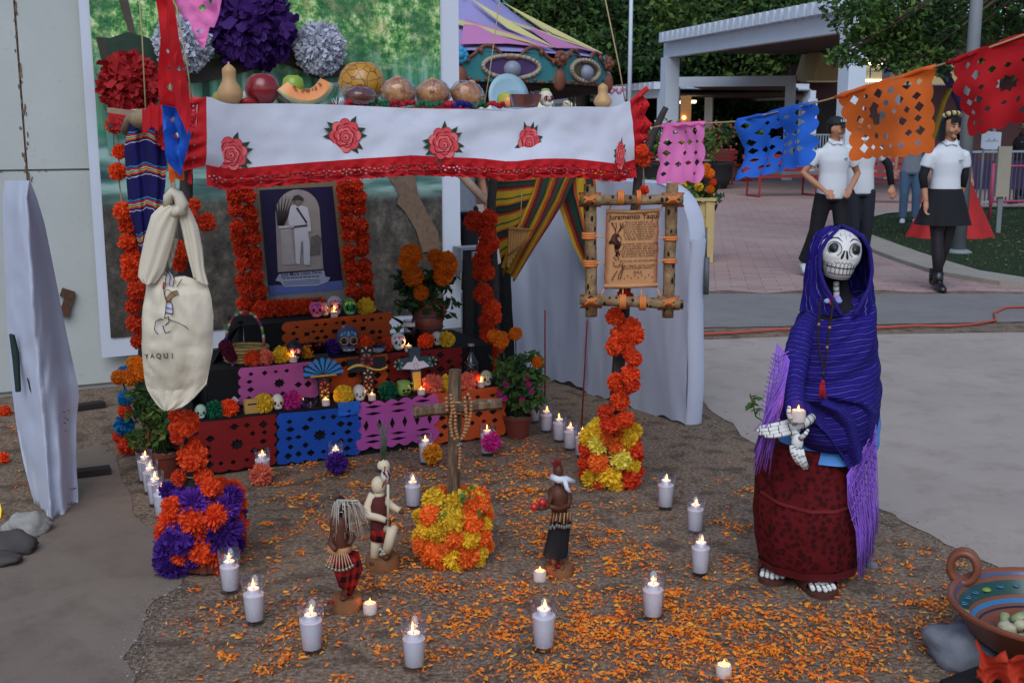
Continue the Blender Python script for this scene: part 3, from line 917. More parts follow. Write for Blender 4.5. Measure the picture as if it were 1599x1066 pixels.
mp = k.n('Mapping'); mp.inputs['Scale'].default_value = (26,1.6,1); k.l(k.tc.outputs['UV'],mp.inputs[0])
tn = k.n('TexNoise',inp={'Scale': 1.0,'Detail': 5}); k.l(mp.outputs[0],tn.inputs['Vector'])
trunkc = k.ramp(tn.outputs[0],[(.40,'#1a4034'),(.48,'#3a7a5c'),(.54,'#5f9478'),(.64,'#9cbcae')])
mid = k.mix(k.ramp(o_[1],[(.60,1.0),(.69,0.0)]),leafc,trunkc)
mp2 = k.n('Mapping'); mp2.inputs['Scale'].default_value = (3,22,1); k.l(k.tc.outputs['UV'],mp2.inputs[0])
wn = k.n('TexNoise',inp={'Scale': 1.0,'Detail': 5}); k.l(mp2.outputs[0],wn.inputs['Vector'])
waterc = k.ramp(wn.outputs[0],[(.38,'#2f4a46'),(.5,'#55766e'),(.6,'#93b0a6')])
mid = k.mix(k.ramp(o_[1],[(.44,1.0),(.5,0.0)]),mid,waterc)
mid = k.mix(k.ramp(o_[1],[(.44,0.0),(.46,.0),(.48,.75),(.5,0.0)]),mid,'#1d7a58')
groundc = k.ramp(k.noise(18,6,'UV',.8),[(.36,'#2b2825'),(.52,'#4a443d'),(.66,'#6d655a')])
mid = k.mix(k.ramp(o_[1],[(.3,1.0),(.34,0.0)]),mid,groundc)
k.col(mid); k.rough(.45,.35)
MB().grid(lambda u,v: A(lerp(ul,ur,u),BV - .008 + .004 * sin(u * 23) + .003 * noise.noise(Vector((u * 6,v * 9,0))),lerp(zb_in,4.1,v * .5 + .5 * v) if False else lerp(zb_in,zb_in + 2.6,v)),40,30).build('printed_scene',k.m,bk)
trk = M('printed_trunk','#4a4038',.5,.3,9)
trk2 = M('printed_bark','#6f5a4a',.5,.35,30)
def flatp(pts,o,m,nm): MB().prism([bp(x,y,o) for x,y in pts],AN * .001).build(nm,m,bk,smooth=False)
flatp([(150,58),(210,62),(300,98),(380,84),(460,60),(530,84),(546,118),(500,124),(440,98),(330,126),(300,130),(230,112),(158,92)],.020,M('printed_bough','#3c3430',.5,.3,9),'printed_bough')
flatp([(165,62),(200,50),(300,80),(320,104),(230,106),(170,96)],.0215,M('printed_shade','#27392c',.5,.4,12),'printed_bough')
flatp([(604,270),(648,270),(652,300),(668,335),(684,362),(688,392),(660,394),(650,360),(632,330),(620,318),(624,306)],.020,trk2,'printed_trunk')
flatp([(185,0),(200,0),(215,70),(208,72)],.020,trk,'printed_branch')
flatp([(160,165),(175,190),(178,240),(170,242)],.020,M('printed_leaf','#5d8a7c',.5,.3,10),'printed_branch')

# tissue pompoms on the backdrop
for px,py,r,col,kind,lb in ((202,130,47,'red','crumple','dark red tissue pompom on the backdrop beside the hanging cut paper'),(287,68,46,'white','pom','white tissue pompom partly behind the hanging cut paper'),
                           (393,38,66,'deep_purple','crumple','big deep purple tissue pompom on the backdrop'),(500,76,42,'white','pom','white tissue pompom on the backdrop above the bread')):
 c = AP(px,py,BV - .14)
 rr = r / CF * (c.y + .1) * .9
 o = one_flower(c,rr,lb,kind,col,'tissue pompoms on the backdrop',cat='pompom',name='tissue_pompom')
 o.scale = (rr,rr * .75,rr)
 o.rotation_euler = (0,0,TH)

# ------------------------------------------------------------------ canopy table on four branch posts
post_m = M('charcoal_branch','#3a3634',.9,.3,30,.8,60)
TZ = 1.665
ct = thing('canopy_table','plank table on four tall dark branch posts standing over the altar','table',A(.7,-.3))
posts = {'fl': [P(304,875,4.06),P(298,740,4.1),P(288,640,4.1),P(290,400,4.08),P(293,310,4.08),P(289,168,4.07)],
         'fr': [P(952,765,5.0),P(959,640,4.99),P(970,530,4.97),P(977,430,4.96),P(990,330,4.95),P(1003,250,4.94),P(1022,205,4.93),P(1040,168,4.92)],
         'bl': [A(-.12,.58,0),A(-.12,.57,.8),A(-.13,.55,TZ)],'br': [A(1.80,.55,0),A(1.80,.55,.7),A(1.79,.55,1.2),A(1.82,.55,TZ)]}
for k_,pts in posts.items():
 pts[0].z = min(pts[0].z,.02)
 fine = []
 for a,b in zip(pts,pts[1:]):
  for i in range(4):
   p = a.lerp(b,i / 4); fine.append(p + Vector((noise.noise(p * 6),noise.noise(p * 6 + Vector((5,0,0))),0)) * .012)
 fine.append(pts[-1])
 MB().tube(fine,[lerp(.034,.02 if k_ != 'fr' else .012,i / len(fine)) for i in range(len(fine))],9).build('post',post_m,ct)
FLc,FRc = P(312,164,4.07),P(985,176,4.93)
FLc.z = FRc.z = TZ
te = (FRc - FLc).normalized(); tn_ = Vector((-te.y,te.x,0)); TW = (FRc - FLc).length
TD = 1.55
def T(u,v,z=0.0): return FLc + te * u + tn_ * v + Vector((0,0,z))
plank = M('old_plank','#6e5a45',.85,.25,12,.5)
ta = math.atan2(te.y,te.x)
for i in range(6):
 MB().box(T(TW / 2,.13 + i * .258,-.02),(TW - .02,.245,.028),0,ta).build('plank',plank,ct,smooth=False)
for v in (.04,TD - .04):
 MB().tube([T(-.05,v,-.06),T(TW + .05,v,-.06)],.022,8).build('cross_pole',post_m,ct)
# branch leaning by the back right post (bare, pale)
bl_ = MB().tube([P(718,270,6.95),P(745,300,6.9),P(764,318,6.85),P(768,340,6.85)],[.028,.026,.022,.02],7).build('bare_branch',M('pale_branch','#8a7260',.9,.3,20),ct)

# tablecloth: top sheet with drop at front and sides, lace edging, embroidered roses
white_cloth = M('white_linen','#c9cbd6',.8,.03,90,.25,300,trans=.12)
tc = thing('tablecloth','white tablecloth with embroidered roses and red lace edging on the high table','tablecloth',T(TW / 2,0))
def drop_at(u):                                # length of the white front drop along the front edge
 px = lerp(312,985,u)
 return interp([(312,.235),(480,.205),(600,.178),(700,.19),(860,.21),(985,.245)],px)[0]
def front_pt(u,t,extra=0.0):                 # u 0..1 along front, t 0..1 down the drop
 d = drop_at(u) * t + extra
 sag = .012 * sin(u * 14) * (t + extra * 4) + .034 * noise.noise(Vector((u * 8,t * 1.2,0))) * (t + .15) + .006 * noise.noise(Vector((u * 26,t * 4,3))) + .005 * crease(u * 9,t * 2,3)
 ztop = .028 * math.exp(-(u / .03) ** 2) + .03 * math.exp(-((1 - u) / .03) ** 2) + .007 * sin(u * 9) - .012 * math.exp(-((u - .66) / .05) ** 2)
 tiltu = lerp(.02,.0,t) * (1 if u < .5 else -1) * (1 - min(u,1 - u) * 2) ** 6
 return T(u * TW + tiltu,-.022 - .03 * t + sag,.012 + ztop - d)
cb_ = MB()
cb_.grid(lambda u,v: front_pt(u,1 - v),90,14)
def top_pt(u,v):
 p = T(u * TW,lerp(-.022,TD - .15,v),.012 + .006 * sin(u * 9) * (1 - v))
 if v == 0: p = front_pt(u,0)
 return p
cb_.grid(lambda u,v: top_pt(u,v),90,10)
for s_ in (0,1):                              # short drops over the two sides
 cb_.grid(lambda u,v: T(s_ * TW + (1 if s_ else -1) * (.012 + .03 * (1 - v)),lerp(-.02,TD - .16,u),.012 - lerp(.04 + .2 * (1 - u) ** 3,0,v)),24,5)
cb_.build('cloth',white_cloth,tc)
lace = M('red_lace','#bf1820',.75,.2,40,.3,120,trans=.2)
def lace_strip(fn,L,h,name,seed):          # ruffled strip with eyelets; fn(s, t) point, s metres along
 n = int(L / .026)
 out = [(i / (n * 4),-.012 * 1 - .5 * 0 + (-.05 + .05 * abs(sin(pi * i / 4)) ** .7)) for i in range(n * 4 + 1)]
 out += [(1 - i / 40,1.0) for i in range(41)]
 hs = []
 per = int(L / .075)
 for i in range(per):
  cx = (i + .5) / per
  q = .0062 / L
  for dx,dy in ((0,.42),(-2.0,.32),(2.0,.32),(-1.2,.52),(1.2,.52),(0,.24),(-3.2,.45),(3.2,.45)):
   hs.append(dia(cx + dx * q * 1.5,dy,q * .7,.045))
 vs,fs = cut_mesh(out,hs,int(L / .012),5)
 return [fn(x * L,y) for x,y in vs],fs
def ruf(s_,y,amp): return amp * (1 - y) * (sin(s_ * 95 + 2 * noise.noise(Vector((s_ * 9,0,0)))) + .6 * noise.noise(Vector((s_ * 21,3,0))))
def lf(s_,y):
 p = front_pt(min(1,max(0,s_ / TW)),1,.072 * (1 - y) - .004)
 return p + tn_ * (-.006 - ruf(s_,y,.014))
lb_ = MB().add(*lace_strip(lf,TW,.07,'lace',1))
def lsL(s_,y):                                # side lace hanging at the front-left corner, towards the post
 u = s_ / .34
 p = front_pt(0,u * 1.0,0)
 return p + te * (-.085 * (1 - y)) + Vector((0,0,-.02 * (1 - y))) + tn_ * (.03 * (1 - y) - ruf(s_,y,.02))
lb_.add(*lace_strip(lsL,.34,.07,'lace',2))
def lsR(s_,y):
 p = front_pt(1,s_ / .34,0)
 return p + te * (.09 * (1 - y)) + Vector((0,0,.06 * (1 - y) * (1 - s_ / .34) - .03 * (1 - y) * s_ / .34)) + tn_ * (.02 * (1 - y) - ruf(s_,y,.022))
lb_.add(*lace_strip(lsR,.34,.07,'lace',3))
for s_ in (0,1):
 def side(q,y,s_=s_):
  v = q / TD
  return T(s_ * TW + (1 if s_ else -1) * (.045 + ruf(q,y,.012)),v * TD - .02,.03 - .02 * v - .085 * (1 - y) - (.2 * (1 - v) ** 3))
 lb_.add(*lace_strip(side,TD,.08,'lace',4))
lb_.add(*lace_strip(lambda q,y: T(TW - q,TD - .1 + ruf(q,y,.01),.02 + .035 * (1 - y) * (1 + .5 * sin(q * 12))),TW * .55,.05,'lace',6))
lb_.build('lace_trim',lace,tc)
rose_m = [M('rose_coral','#d24a50',.6,.15,120),M('rose_line','#8f1d28',.7,.1),M('rose_light','#e06a6a',.6,.1,120),M('rose_leaf','#223c2c',.7,.2,100),M('rose_leaf_edge','#47604a',.7)]
for px,py,rx,ry,rot in ((358,240,25,28,.2),(538,211,25,28,.0),(693,222,25,27,.5),(825,222,18,26,.9),(967,242,8,24,.3)):
 # find the spot on the draped front
 best = min(((front_pt(i / 200,j / 20) ,i / 200,j / 20) for i in range(201) for j in range(3,20)),key=lambda q: (lambda v: ((CX + CF * v.x / (v.y * cos(PITCH) + (CH - v.z) * sin(PITCH))) - px) ** 2 + ((CY - CF * (v.y * sin(PITCH) - (CH - v.z) * cos(PITCH)) / (v.y * cos(PITCH) + (CH - v.z) * sin(PITCH))) - py) ** 2)(q[0]))
 c,uu,tt = best
 s_ = 1 / CF * c.y
 sx = rx * s_ / cos(ta) * 1.0
 sy = ry * s_
 def rp(x,y,lift): return c + te * (x * sx) + Vector((0,0,y * sy)) + tn_ * (-.0045 - lift)
 rb = MB()
 for k_ in range(11):
  a = rot + 2 * pi * k_ / 11 + .25 * sin(k_ * 5)
  if k_ % 5 == 3: continue
  dx,dy = cos(a),sin(a)
  for sc_,mm,lf_ in ((1.0,4,.001),(.8,3,.0018)):
   rb.prism([rp(dx * .6,dy * .6,lf_),rp(dx * .88 - dy * .17 * sc_,dy * .88 + dx * .17 * sc_,lf_),rp(dx * (.98 + .3 * sc_),dy * (.98 + .3 * sc_),lf_),rp(dx * .88 + dy * .17 * sc_,dy * .88 - dx * .17 * sc_,lf_)],-tn_ * .0006,mm)
 for i in range(8):
  a = rot + 2 * pi * i / 8
  cx_,cy_ = .62 * cos(a),.62 * sin(a)
  for q_,mm in ((1.0,1),(.88,2 if i % 3 == 0 else 0)):
   rb.prism([rp(cx_ + .33 * q_ * cos(b_),cy_ + .33 * q_ * sin(b_),.0022 + (.0005 if q_ < 1 else 0) + i * .00005) for b_ in [2 * pi * m_ / 12 for m_ in range(12)]],-tn_ * .0004,mm)
 for ring,(rr,npt,mm) in enumerate(((.70,7,1),(.64,7,0),(.53,6,1),(.475,6,2),(.37,5,1),(.32,5,0),(.21,4,1),(.165,4,2),(.07,3,1))):
  pts = []
  for i in range(npt * 6):
   a = 2 * pi * i / (npt * 6)
   q = rr * (.84 + .16 * abs(sin(npt * a / 2 + rot + ring * .37)))
   pts.append(rp(q * cos(a) + .03 * sin(ring * 1.3),q * sin(a) - .025 * (ring // 2),.0034 + ring * .0006))
  rb.prism(pts,-tn_ * .0005,mm)
 rb.build('embroidered_rose',rose_m,tc,smooth=False)

# twine from which the table also hangs
twine = M('twine','#a08a66',.95,.2,60)
for (a,b),lb in (((P(300,160,4.06),P(268,-30,4.06)),'jute twine rising from the front corner beside the hanging cut paper'),((P(755,172,6.4),P(783,-20,6.4)),'jute twine rising between the bread and the plate'),((P(976,158,4.95),P(941,-20,4.95)),'jute twine rising from the corner by the small gourd')):
 o = MB().tube([a,a.lerp(b,.3) + Vector((.004,0,0)),b],.0028,6).build('twine',twine)
 tag(o,lb,'twine','twine holding the high table')

# ------------------------------------------------------------------ black stepped altar
blk = M('black_cloth','#131214',.9,.25,20,.3,40)
TIER = ((0.0,.265),(.2,.455),(.42,.625))      # front v, top z
sa = thing('altar_steps','black cloth covered three step altar under the high table','altar',A(.8,.4))
for (v,z),(ua,ub) in zip(TIER,((-.02,1.66),(.10,1.62),(.34,1.12))):
 st = MB()
 def stp(u,w,v=v,z=z,ua=ua,ub=ub): pass
 w_,h_ = ub - ua,z
 vb = .74 if z > .6 else .72
 st.grid(lambda u,t: A(lerp(ua,ub,u),lerp(vb,v,min(1,t * 2)) if t <= .5 else v + .006 * sin(u * 40) * (t - .5),z if t <= .5 else lerp(z,0,(t - .5) * 2)),40,8)
 for s_,q in ((ua,-1),(ub,1)):
  st.grid(lambda u,t: A(s_ + q * .01 * (1 - t) * (1 + sin(u * 30)),lerp(v,vb,u),z * t),10,4)
 st.build('step',blk,sa,ang=50)
dr = MB()                                       # cloth falling from the top step down to the left and behind
dr.grid(lambda u,v: A(lerp(.34,lerp(.10,-.06,v),v ** .7) - .02 * sin(u * 9),lerp(.44,.53,u) - .2 * v * (1 - u),lerp(.625,.27 - .26 * u,v) + .015 * sin(v * 9 + u * 5)),10,14)
dr.build('cloth_fold',blk,sa); dr = MB()
dr.grid(lambda u,v: A(lerp(1.12,1.64,v),lerp(.44,.7,u),lerp(.62,.3,v) + .012 * sin(v * 8)),8,10)
dr.build('cloth_fold',blk,sa)
# black curtain between the wall and the screen
bc = MB()
bc.grid(lambda u,v: PL(lerp(722,806,u),lerp(640,405 + 14 * sin(u * 4),v),A(2.2,1.75),AN) + AN * (.02 * sin(u * 26)),30,12)
tag(bc.build('black_curtain',blk),'black cloth hanging between the wall end and the white screen','curtain')
spk = thing('speaker_case','black case with white edged lid above the black curtain','case',AP(735,400,1.9))
c = AP(735,390,1.95)
MB().box(c - Vector((0,0,.06)),(.2,.12,.16),0,TH).build('body',M('case_black','#17171a',.4),spk,smooth=False)
ce = MB()
for dz in (-.135,.015): ce.box(c + Vector((0,0,dz)),(.21,.14,.018),0,TH)
for du in (-.1,.1): ce.box(c + AE * du - Vector((0,0,.06)),(.016,.135,.15),0,TH)
ce.box(c - AN * .075 - Vector((0,0,.03)),(.05,.02,.05),0,TH)
ce.build('edging',M('case_edge','#8a8c92',.35,metal=.6),spk,smooth=False)

# ------------------------------------------------------------------ paper on the steps
def face(px0,px1,v,zt0,zt1,zb0,zb1,o=.012):
 a,b = on(px0,v - o,zt0),on(px1,v - o,zt1)
 c,d = on(px1,v - o - .006,zb1),on(px0,v - o - .006,zb0)
 return a,b,c,d
G_ST = 'cut paper sheets on the altar steps'
sc1 = lambda **k: scallop(**k)
paper('papel_picado','long dull orange cut paper across the top step',TI['deep_orange'],*face(440,612,.42,.626,.64,.47,.475),sc1(nx=7,ny=3,top=False),[h for h in pat_grid(10,4,1,False,2.6) if not any(abs(h[1][0] - c) < .05 and abs(h[0][1] - .55) < .2 for c in (.22,.47,.73))] + [[(c + (x - c) ,.55 + (y - .55) * 2.6) for x,y in star(c,.55,.035,4,.62,.78)] for c in (.22,.47,.73)],group=G_ST)
paper('papel_picado','pink cut paper on the middle step',TI['pink'],*face(372,498,.2,.457,.457,.275,.275),sc1(nx=6,ny=4),pat_grid(6,4,4,True,1.8),group=G_ST)
paper('papel_picado','orange cut paper on the middle step between two painted crosses',TI['deep_orange'],*face(492,606,.2,.462,.462,.285,.285),sc1(nx=5,ny=4),pat_grid(5,4,3,True,1.6),group=G_ST)
paper('papel_picado','dark red cut paper on the middle step',TI['dark_red'],*face(606,722,.2,.46,.46,.28,.28),sc1(nx=5,ny=4,B=False),pat_grid(5,4,2,False,1.6),group=G_ST)
paper('papel_picado','dark red cut paper on the lowest step beside the branch post',TI['dark_red'],*face(306,432,0,.262,.262,.015,.015),sc1(nx=5,ny=5),pat_grid(5,5,5,True,1.3),group=G_ST)
paper('papel_picado','blue cut paper on the lowest step',TI['deep_blue'],*face(432,564,0,.262,.255,.012,.012,.016),sc1(nx=6,ny=4),pat_grid(6,5,6,True,1.4),group=G_ST)
paper('papel_picado','small blue cut paper folded over the lowest step edge',TI['blue'],*face(528,562,0,.285,.285,.22,.22,.024),sc1(nx=2,ny=2),[dia(.5,.3,.1,.12)],group=G_ST,nx=6,ny=6)
paper('papel_picado','violet pink zigzag cut paper on the lowest step',TI['violet'],*face(556,686,0,.275,.275,.03,.03,.02),sc1(nx=6,ny=3,amp=.045,top=True,pointed=True),pat_zig(),group=G_ST)
paper('papel_picado','salmon orange cut paper on the lowest step behind the wooden cross',TI['salmon'],*face(672,790,0,.275,.275,.012,.012,.014),sc1(nx=5,ny=4,amp=.018),pat_grid(5,5,7,False,1.2),group=G_ST)

# ------------------------------------------------------------------ portrait
PV = .98
pt = thing('portrait','standing portrait print of a man in white beside a pedestal','picture',AP(470,480,PV))
def pp(px,py,o=0): return PL(px,py,A(0,PV - o),AN)
cardb = M('tan_board','#7a6a52',.8,.1,10)
MB().prism([pp(398,285),pp(527,276),pp(556,470),pp(424,482)],AN * .012).build('backing',cardb,pt,smooth=False)
def lay(pts,o,m,nm): return MB().prism([pp(x,y,o) for x,y in pts],AN * .0015).build(nm,m,pt,smooth=False)
navy = M('print_navy','#1f1a40',.5,.08,10)
sep1,sep2,sep3 = M('print_sepia','#9a8f8c',.5,.18,12),M('print_white','#c9c6cf',.5,.06,20),M('print_dark','#3b3436',.5,.2,20)
lay([(405,297),(519,291),(536,450),(420,462)],.003,navy,'print')
arch = [(434,425)] + [(430 + .2 * 0 + (0),330)] + [(431 + 34 * (1 - cos(q)),330 - 34 * sin(q)) for q in [pi * i / 14 for i in range(15)]] + [(505,420)]
lay(arch,.006,sep1,'arched_photo')
ag = MB()
for i in range(7):
 a = lerp(-.25,1.0,i / 6)
 ag.prism([pp(433 + i,352,.009),pp(438 + i,352,.009),pp(436 + 30 * sin(a) ,352 - 48 * cos(a * .6),.009)],AN * .001)
ag.build('printed_agave',sep3,pt,smooth=False)
lay([(436,357),(456,355),(456,352),(435,353.5)],.011,sep2,'printed_pedestal')
lay([(438,358),(454,357),(461,412),(441,414)],.009,M('print_stone','#a9a2a2',.5,.12,30),'printed_pedestal')
lay([(484,400),(500,398),(502,372),(496,366),(486,370)],.008,M('print_bush','#6b625f',.5,.3,30),'printed_shrub')
lay([(454,322),(458,320),(472,321),(480,324),(484,340),(486,361),(481,362),(478,345),(479,354),(459,355),(452,356),(450,340)],.011,sep2,'printed_man')
lay([(459,354),(480,353),(484,385),(484,414),(475,413),(473,380),(470,380),(468,413),(462,411),(461,385)],.0105,sep2,'printed_man')
lay([(460,317),(462,308),(469,306),(471,314),(468,322),(463,322)],.012,M('print_face','#7d6a5f',.5,.2,40),'printed_man')
lay([(454,313),(457,311),(459,306),(466,304),(471,307),(475,311),(472,313),(463,312)],.0135,sep3,'printed_hat')
lay([(462,325),(465,324),(480,347),(478,349)],.0135,sep3,'printed_strap')
lay([(459,353),(480,350.5),(480,353),(459,355.5)],.0135,sep3,'printed_belt')
lay([(470,378),(473,376),(474,396),(471,394)],.0125,M('print_grey','#857f80',.5),'printed_fold')
lay([(436,428),(506,422),(508,432),(516,433),(512,440),(496,446),(444,448),(438,440),(430,438)],.007,M('print_pale_blue','#a9acc4',.5,.08,20),'caption_panel')
lay([(420,446),(534,438),(536,452),(421,462)],.005,M('print_blue','#5f6fae',.5,.15,8),'printed_band')
lay([(410,462),(550,448),(553,468),(424,481)],.004,M('print_desert','#8d8a80',.6,.2,9),'printed_desert')
def text(body,p,xv,yv,size,m,parent,name='lettering',align='CENTER',shear=0,bold=0):
 cu = bpy.data.curves.new(name,'FONT')
 cu.body = body; cu.align_x = align; cu.size = 1.0; cu.shear = shear; cu.offset = bold; cu.resolution_u = 3
 cu.extrude = .004
 o = bpy.data.objects.new(name,cu)
 COL.objects.link(o)
 cu.materials.append(m)
 xv,yv = Vector(xv).normalized(),Vector(yv).normalized()
 zv = xv.cross(yv).normalized(); yv = zv.cross(xv)
 Mx = Matrix((xv,yv,zv)).transposed().to_4x4()
 Mx = Matrix.Translation(p) @ Mx @ Matrix.Scale(size,4)
 dg = bpy.context.evaluated_depsgraph_get()
 me = bpy.data.meshes.new_from_object(o.evaluated_get(dg))
 bpy.data.objects.remove(o)
 if parent is not None and parent.name in ROOTM: Mx = ROOTM[parent.name] @ Mx
 me.transform(Mx); me.name = name
 if not me.materials: me.materials.append(m)
 return link(name,me,parent)
ink = M('print_ink','#221a3a',.5,0)
text('José María Leyva Pérez',pp(471,429,.012),pp(505,424,.012) - pp(437,430,.012),pp(470,420) - pp(471,429),.025,ink,pt,bold=.01)
for i,(a,b) in enumerate(((441,500),)):
 for k_ in range(9):
  x = lerp(a,b,k_ / 9)
  lay([(x,434 - (x - 440) * .06),(x + 5,433.7 - (x - 440) * .06),(x + 5,435 - (x - 440) * .06),(x,435.4 - (x - 440) * .06)],.0085,ink,'caption_line')
for row in range(3):
 lay([(443,439.5 + row * 2.6),(500,435.5 + row * 2.6),(500,436.2 + row * 2.6),(443,440.3 + row * 2.6)],.0085,M('print_grey2','#6b6f95',.5),'caption_line')
MB().box(pp(480,470,-.06) - Vector((0,0,.3)),(.4,.06,.62),0,TH).build('foot',blk,pt,smooth=False)
# its flower garland: two columns and a bottom row
gp = thing('flower_garland','thick orange paper garland framing the portrait','garland',AP(390,500,PV))
cordp = [pp(388,286,.05),pp(396,400,.05),pp(402,500,.05)]
MB().tube(cordp + [pp(480,494,.05),pp(566,490,.05),pp(558,400,.05),pp(545,284,.05)],.006,6).build('cord',twine,gp)
rnd.seed(21)
for i in range(11):
 y = 290 + i * 20.5
 for dx in (-10,10): flower(gp,pp(376 + i * 2.1 + dx + rnd.uniform(-2,2),y + rnd.uniform(-5,5),.05 + rnd.uniform(0,.02)),.043 + rnd.uniform(-.003,.004),rnd.choice(('paper','paper2')),'redorange')
for i in range(10):
 y = 288 + i * 20.5
 for dx in (-10,10): flower(gp,pp(546 + i * 2.1 + dx + rnd.uniform(-2,2),y + rnd.uniform(-5,5),.05 + rnd.uniform(0,.02)),.043 + rnd.uniform(-.003,.004),rnd.choice(('paper','paper2')),'redorange')
for x in range(408,500,13): flower(gp,on(x,.62,.668),.045,'paper','redorange' if x < 460 else 'orange')
# ------------------------------------------------------------------ candles
glass_m = N('candle_glass')
_t = glass_m.n('BsdfTransparent',inp={'Color': (.97,.97,.98,1)})
_g = glass_m.n('BsdfGlossy',inp={'Roughness': .08,'Color': (.9,.9,.95,1)})
_lw = glass_m.n('LayerWeight',inp={'Blend': .42})
_mx = glass_m.n('MixShader')
glass_m.l(glass_m.math('MULTIPLY_ADD',_lw.outputs['Facing'],.26),_mx.inputs[0])
_mx.inputs[0].links[0].from_node.inputs[2].default_value = .05
glass_m.l(_t.outputs[0],_mx.inputs[1]); glass_m.l(_g.outputs[0],_mx.inputs[2]); glass_m.l(_mx.outputs[0],glass_m.out.inputs[0])
glass_m = glass_m.m
wax_m = M('candle_wax','#dddbe4',.5,.02,30)
for _k,_v in (('Subsurface Weight',.35),('Subsurface Scale',.012)): wax_m.node_tree.nodes['Principled BSDF'].inputs[_k].default_value = _v
wax_m.node_tree.nodes['Principled BSDF'].inputs['Subsurface Radius'].default_value = (1,.7,.5)
wick_m = M('wick','#1c1714',.9,0)
flame_m = N('flame')
_o = flame_m.sep('UV')
flame_m.b.inputs['Base Color'].default_value = (0,0,0,1)
flame_m.l(flame_m.ramp(_o[1],[(0,(1,.28,.04)),(.35,(1,.58,.16)),(.75,(1,.40,.07)),(1,(1,.25,.03))]),flame_m.b.inputs['Emission Color'])
flame_m.b.inputs['Emission Strength'].default_value = 3.2
flame_m = flame_m.m
FLAME = [(.0004,0),(.003,.004),(.0039,.008),(.0032,.014),(.0017,.020),(.0003,.026)]
def add_light(parent,p,e=.06,r=.012):
 ld = bpy.data.lights.new('flame_light','POINT')
 ld.energy = e; ld.color = (1,.38,.11); ld.shadow_soft_size = r
 o = bpy.data.objects.new('flame_light',ld)
 COL.objects.link(o); o.parent = parent; o.location = p
CE = .065
def make_candle(label,loc,group,h=.155,fill=.66):
 t = thing('glass_candle',label,'candle',loc,rnd.uniform(0,6),group)
 rb,rt = .031,.041
 MB().lathe([(rb,.0),(lerp(rb,rt,.5),h * .5),(rt,h),(rt - .0025,h),(lerp(rb,rt,.5) - .003,h * .5),(rb - .003,.012),(.0005,.012)],24).build('glass',glass_m,t,world=False)
 rf = lerp(rb,rt,fill) - .004
 MB().lathe([(rb - .004,.014),(rf,h * fill - .006),(rf * .62,h * fill - .003),(rf * .56,h * fill + .013),(.0005,h * fill + .009)],24).build('wax',wax_m,t,world=False,ang=50)
 MB().tube([(0,0,h * fill + .008),(.001,0,h * fill + .024)],.0012,5).build('wick',wick_m,t,world=False)
 MB().lathe([(r_,z + h * fill + .018) for r_,z in FLAME],10).build('flame',flame_m,t,world=False)
 add_light(t,(0,0,h * fill + .038),CE)
 return t
c0 = None
def candle(px,py,lb,group,sc=1.0,z=0.0,dy=4):
 global c0
 p = G(px,py - dy,z)
 if c0 is None:
  c0 = make_candle(lb,p,group); c0.scale = (sc,) * 3
  return c0
 c = dup(c0,p,rnd.uniform(0,6),sc,lb,group)
 k = rnd.uniform(.96,1.14)                  # burnt down more or less
 for ch in c.children:
  if ch.name.startswith('wax'): ch.scale = (lerp(1,k,.3),lerp(1,k,.3),k)
  elif not ch.name.startswith('glass'): ch.location.z += (k - 1) * .155 * .66
  if ch.name.startswith('flame') and ch.type == 'MESH': ch.scale.z = rnd.uniform(.8,1.2); ch.location.z -= (ch.scale.z - 1) * .12; ch.rotation_euler = (rnd.uniform(-.03,.03),rnd.uniform(-.03,.03),0)
 return c
gA,gB,gC,gD = 'glass candles in the arc on the petals','glass candles in a row beside the white screen','glass candles in the row behind the purple flower bucket','glass candles with a paper flower before the steps'
for px,py,sc,lb in ((360,928,1.0,'glass candle touching the purple and orange flower bucket'),(398,976,1.02,'glass candle second in the arc from the purple flower bucket'),(487,1021,1.05,'glass candle in front of the black masked dancer figurine'),
                       (647,1047,1.02,'glass candle nearest the lower edge in front of the wooden cross'),(849,1018,1.04,'glass candle in front of the tea light and rattle dancer'),(1019,969,1.03,'glass candle between the rattle dancer and the skeleton skirt'),
                       (1093,901,.98,'glass candle closest to the red lace skirt, lower one of two'),(1085,835,.96,'glass candle just above the one closest to the skirt'),(1039,798,.98,'glass candle alone beside the yellow and orange flower bucket'),
                       (645,796,1.0,'glass candle between the white masked figurine and the wooden cross')):
 candle(px,py,lb,gA,sc)
for px,py,sc,lb in ((834,663,.98,'glass candle next to the potted marigold plant, first of the row'),(853,678,.98,'glass candle under the rear red incense stick'),(873,693,.98,'glass candle in the middle of the row by the screen'),
                       (890,706,.98,'glass candle second from the yellow and orange bucket in the row'),(908,717,.98,'glass candle half hidden by the yellow and orange bucket')):
 candle(px,py,lb,gB,sc)
for px,py,sc,lb in ((228,757,.97,'rearmost glass candle of the slanting row by the marigold pot'),(236,774,.97,'second glass candle from the back of the slanting row'),(244,793,.97,'third glass candle from the back of the slanting row'),(254,812,.97,'front glass candle of the slanting row touching purple flowers')):
 candle(px,py,lb,gC,sc)
for px,py,sc,lb,fx,fy,fr,col in ((411,755,.98,'glass candle with a coral flower on it',408,741,17,'coral'),(525,741,.95,'glass candle with a deep purple flower on it',526,722,16,'purple'),(665,728,.96,'glass candle with a golden flower on it',675,708,14.5,'gold'),(761,714,.98,'glass candle with a magenta flower on it',767,690,14.5,'magenta')):
 c = candle(px,py,lb,gD,sc)
 Yc = c.location.y - .05
 p = P(fx,fy,Yc)
 one_flower(p,fr / CF * Yc * 1.03,{'coral': 'coral paper flower','purple': 'deep purple paper flower','gold': 'golden carnation','magenta': 'magenta paper flower'}[col] + ' stuck on a glass candle before the steps','carn',col,'flowers on the candles before the steps')
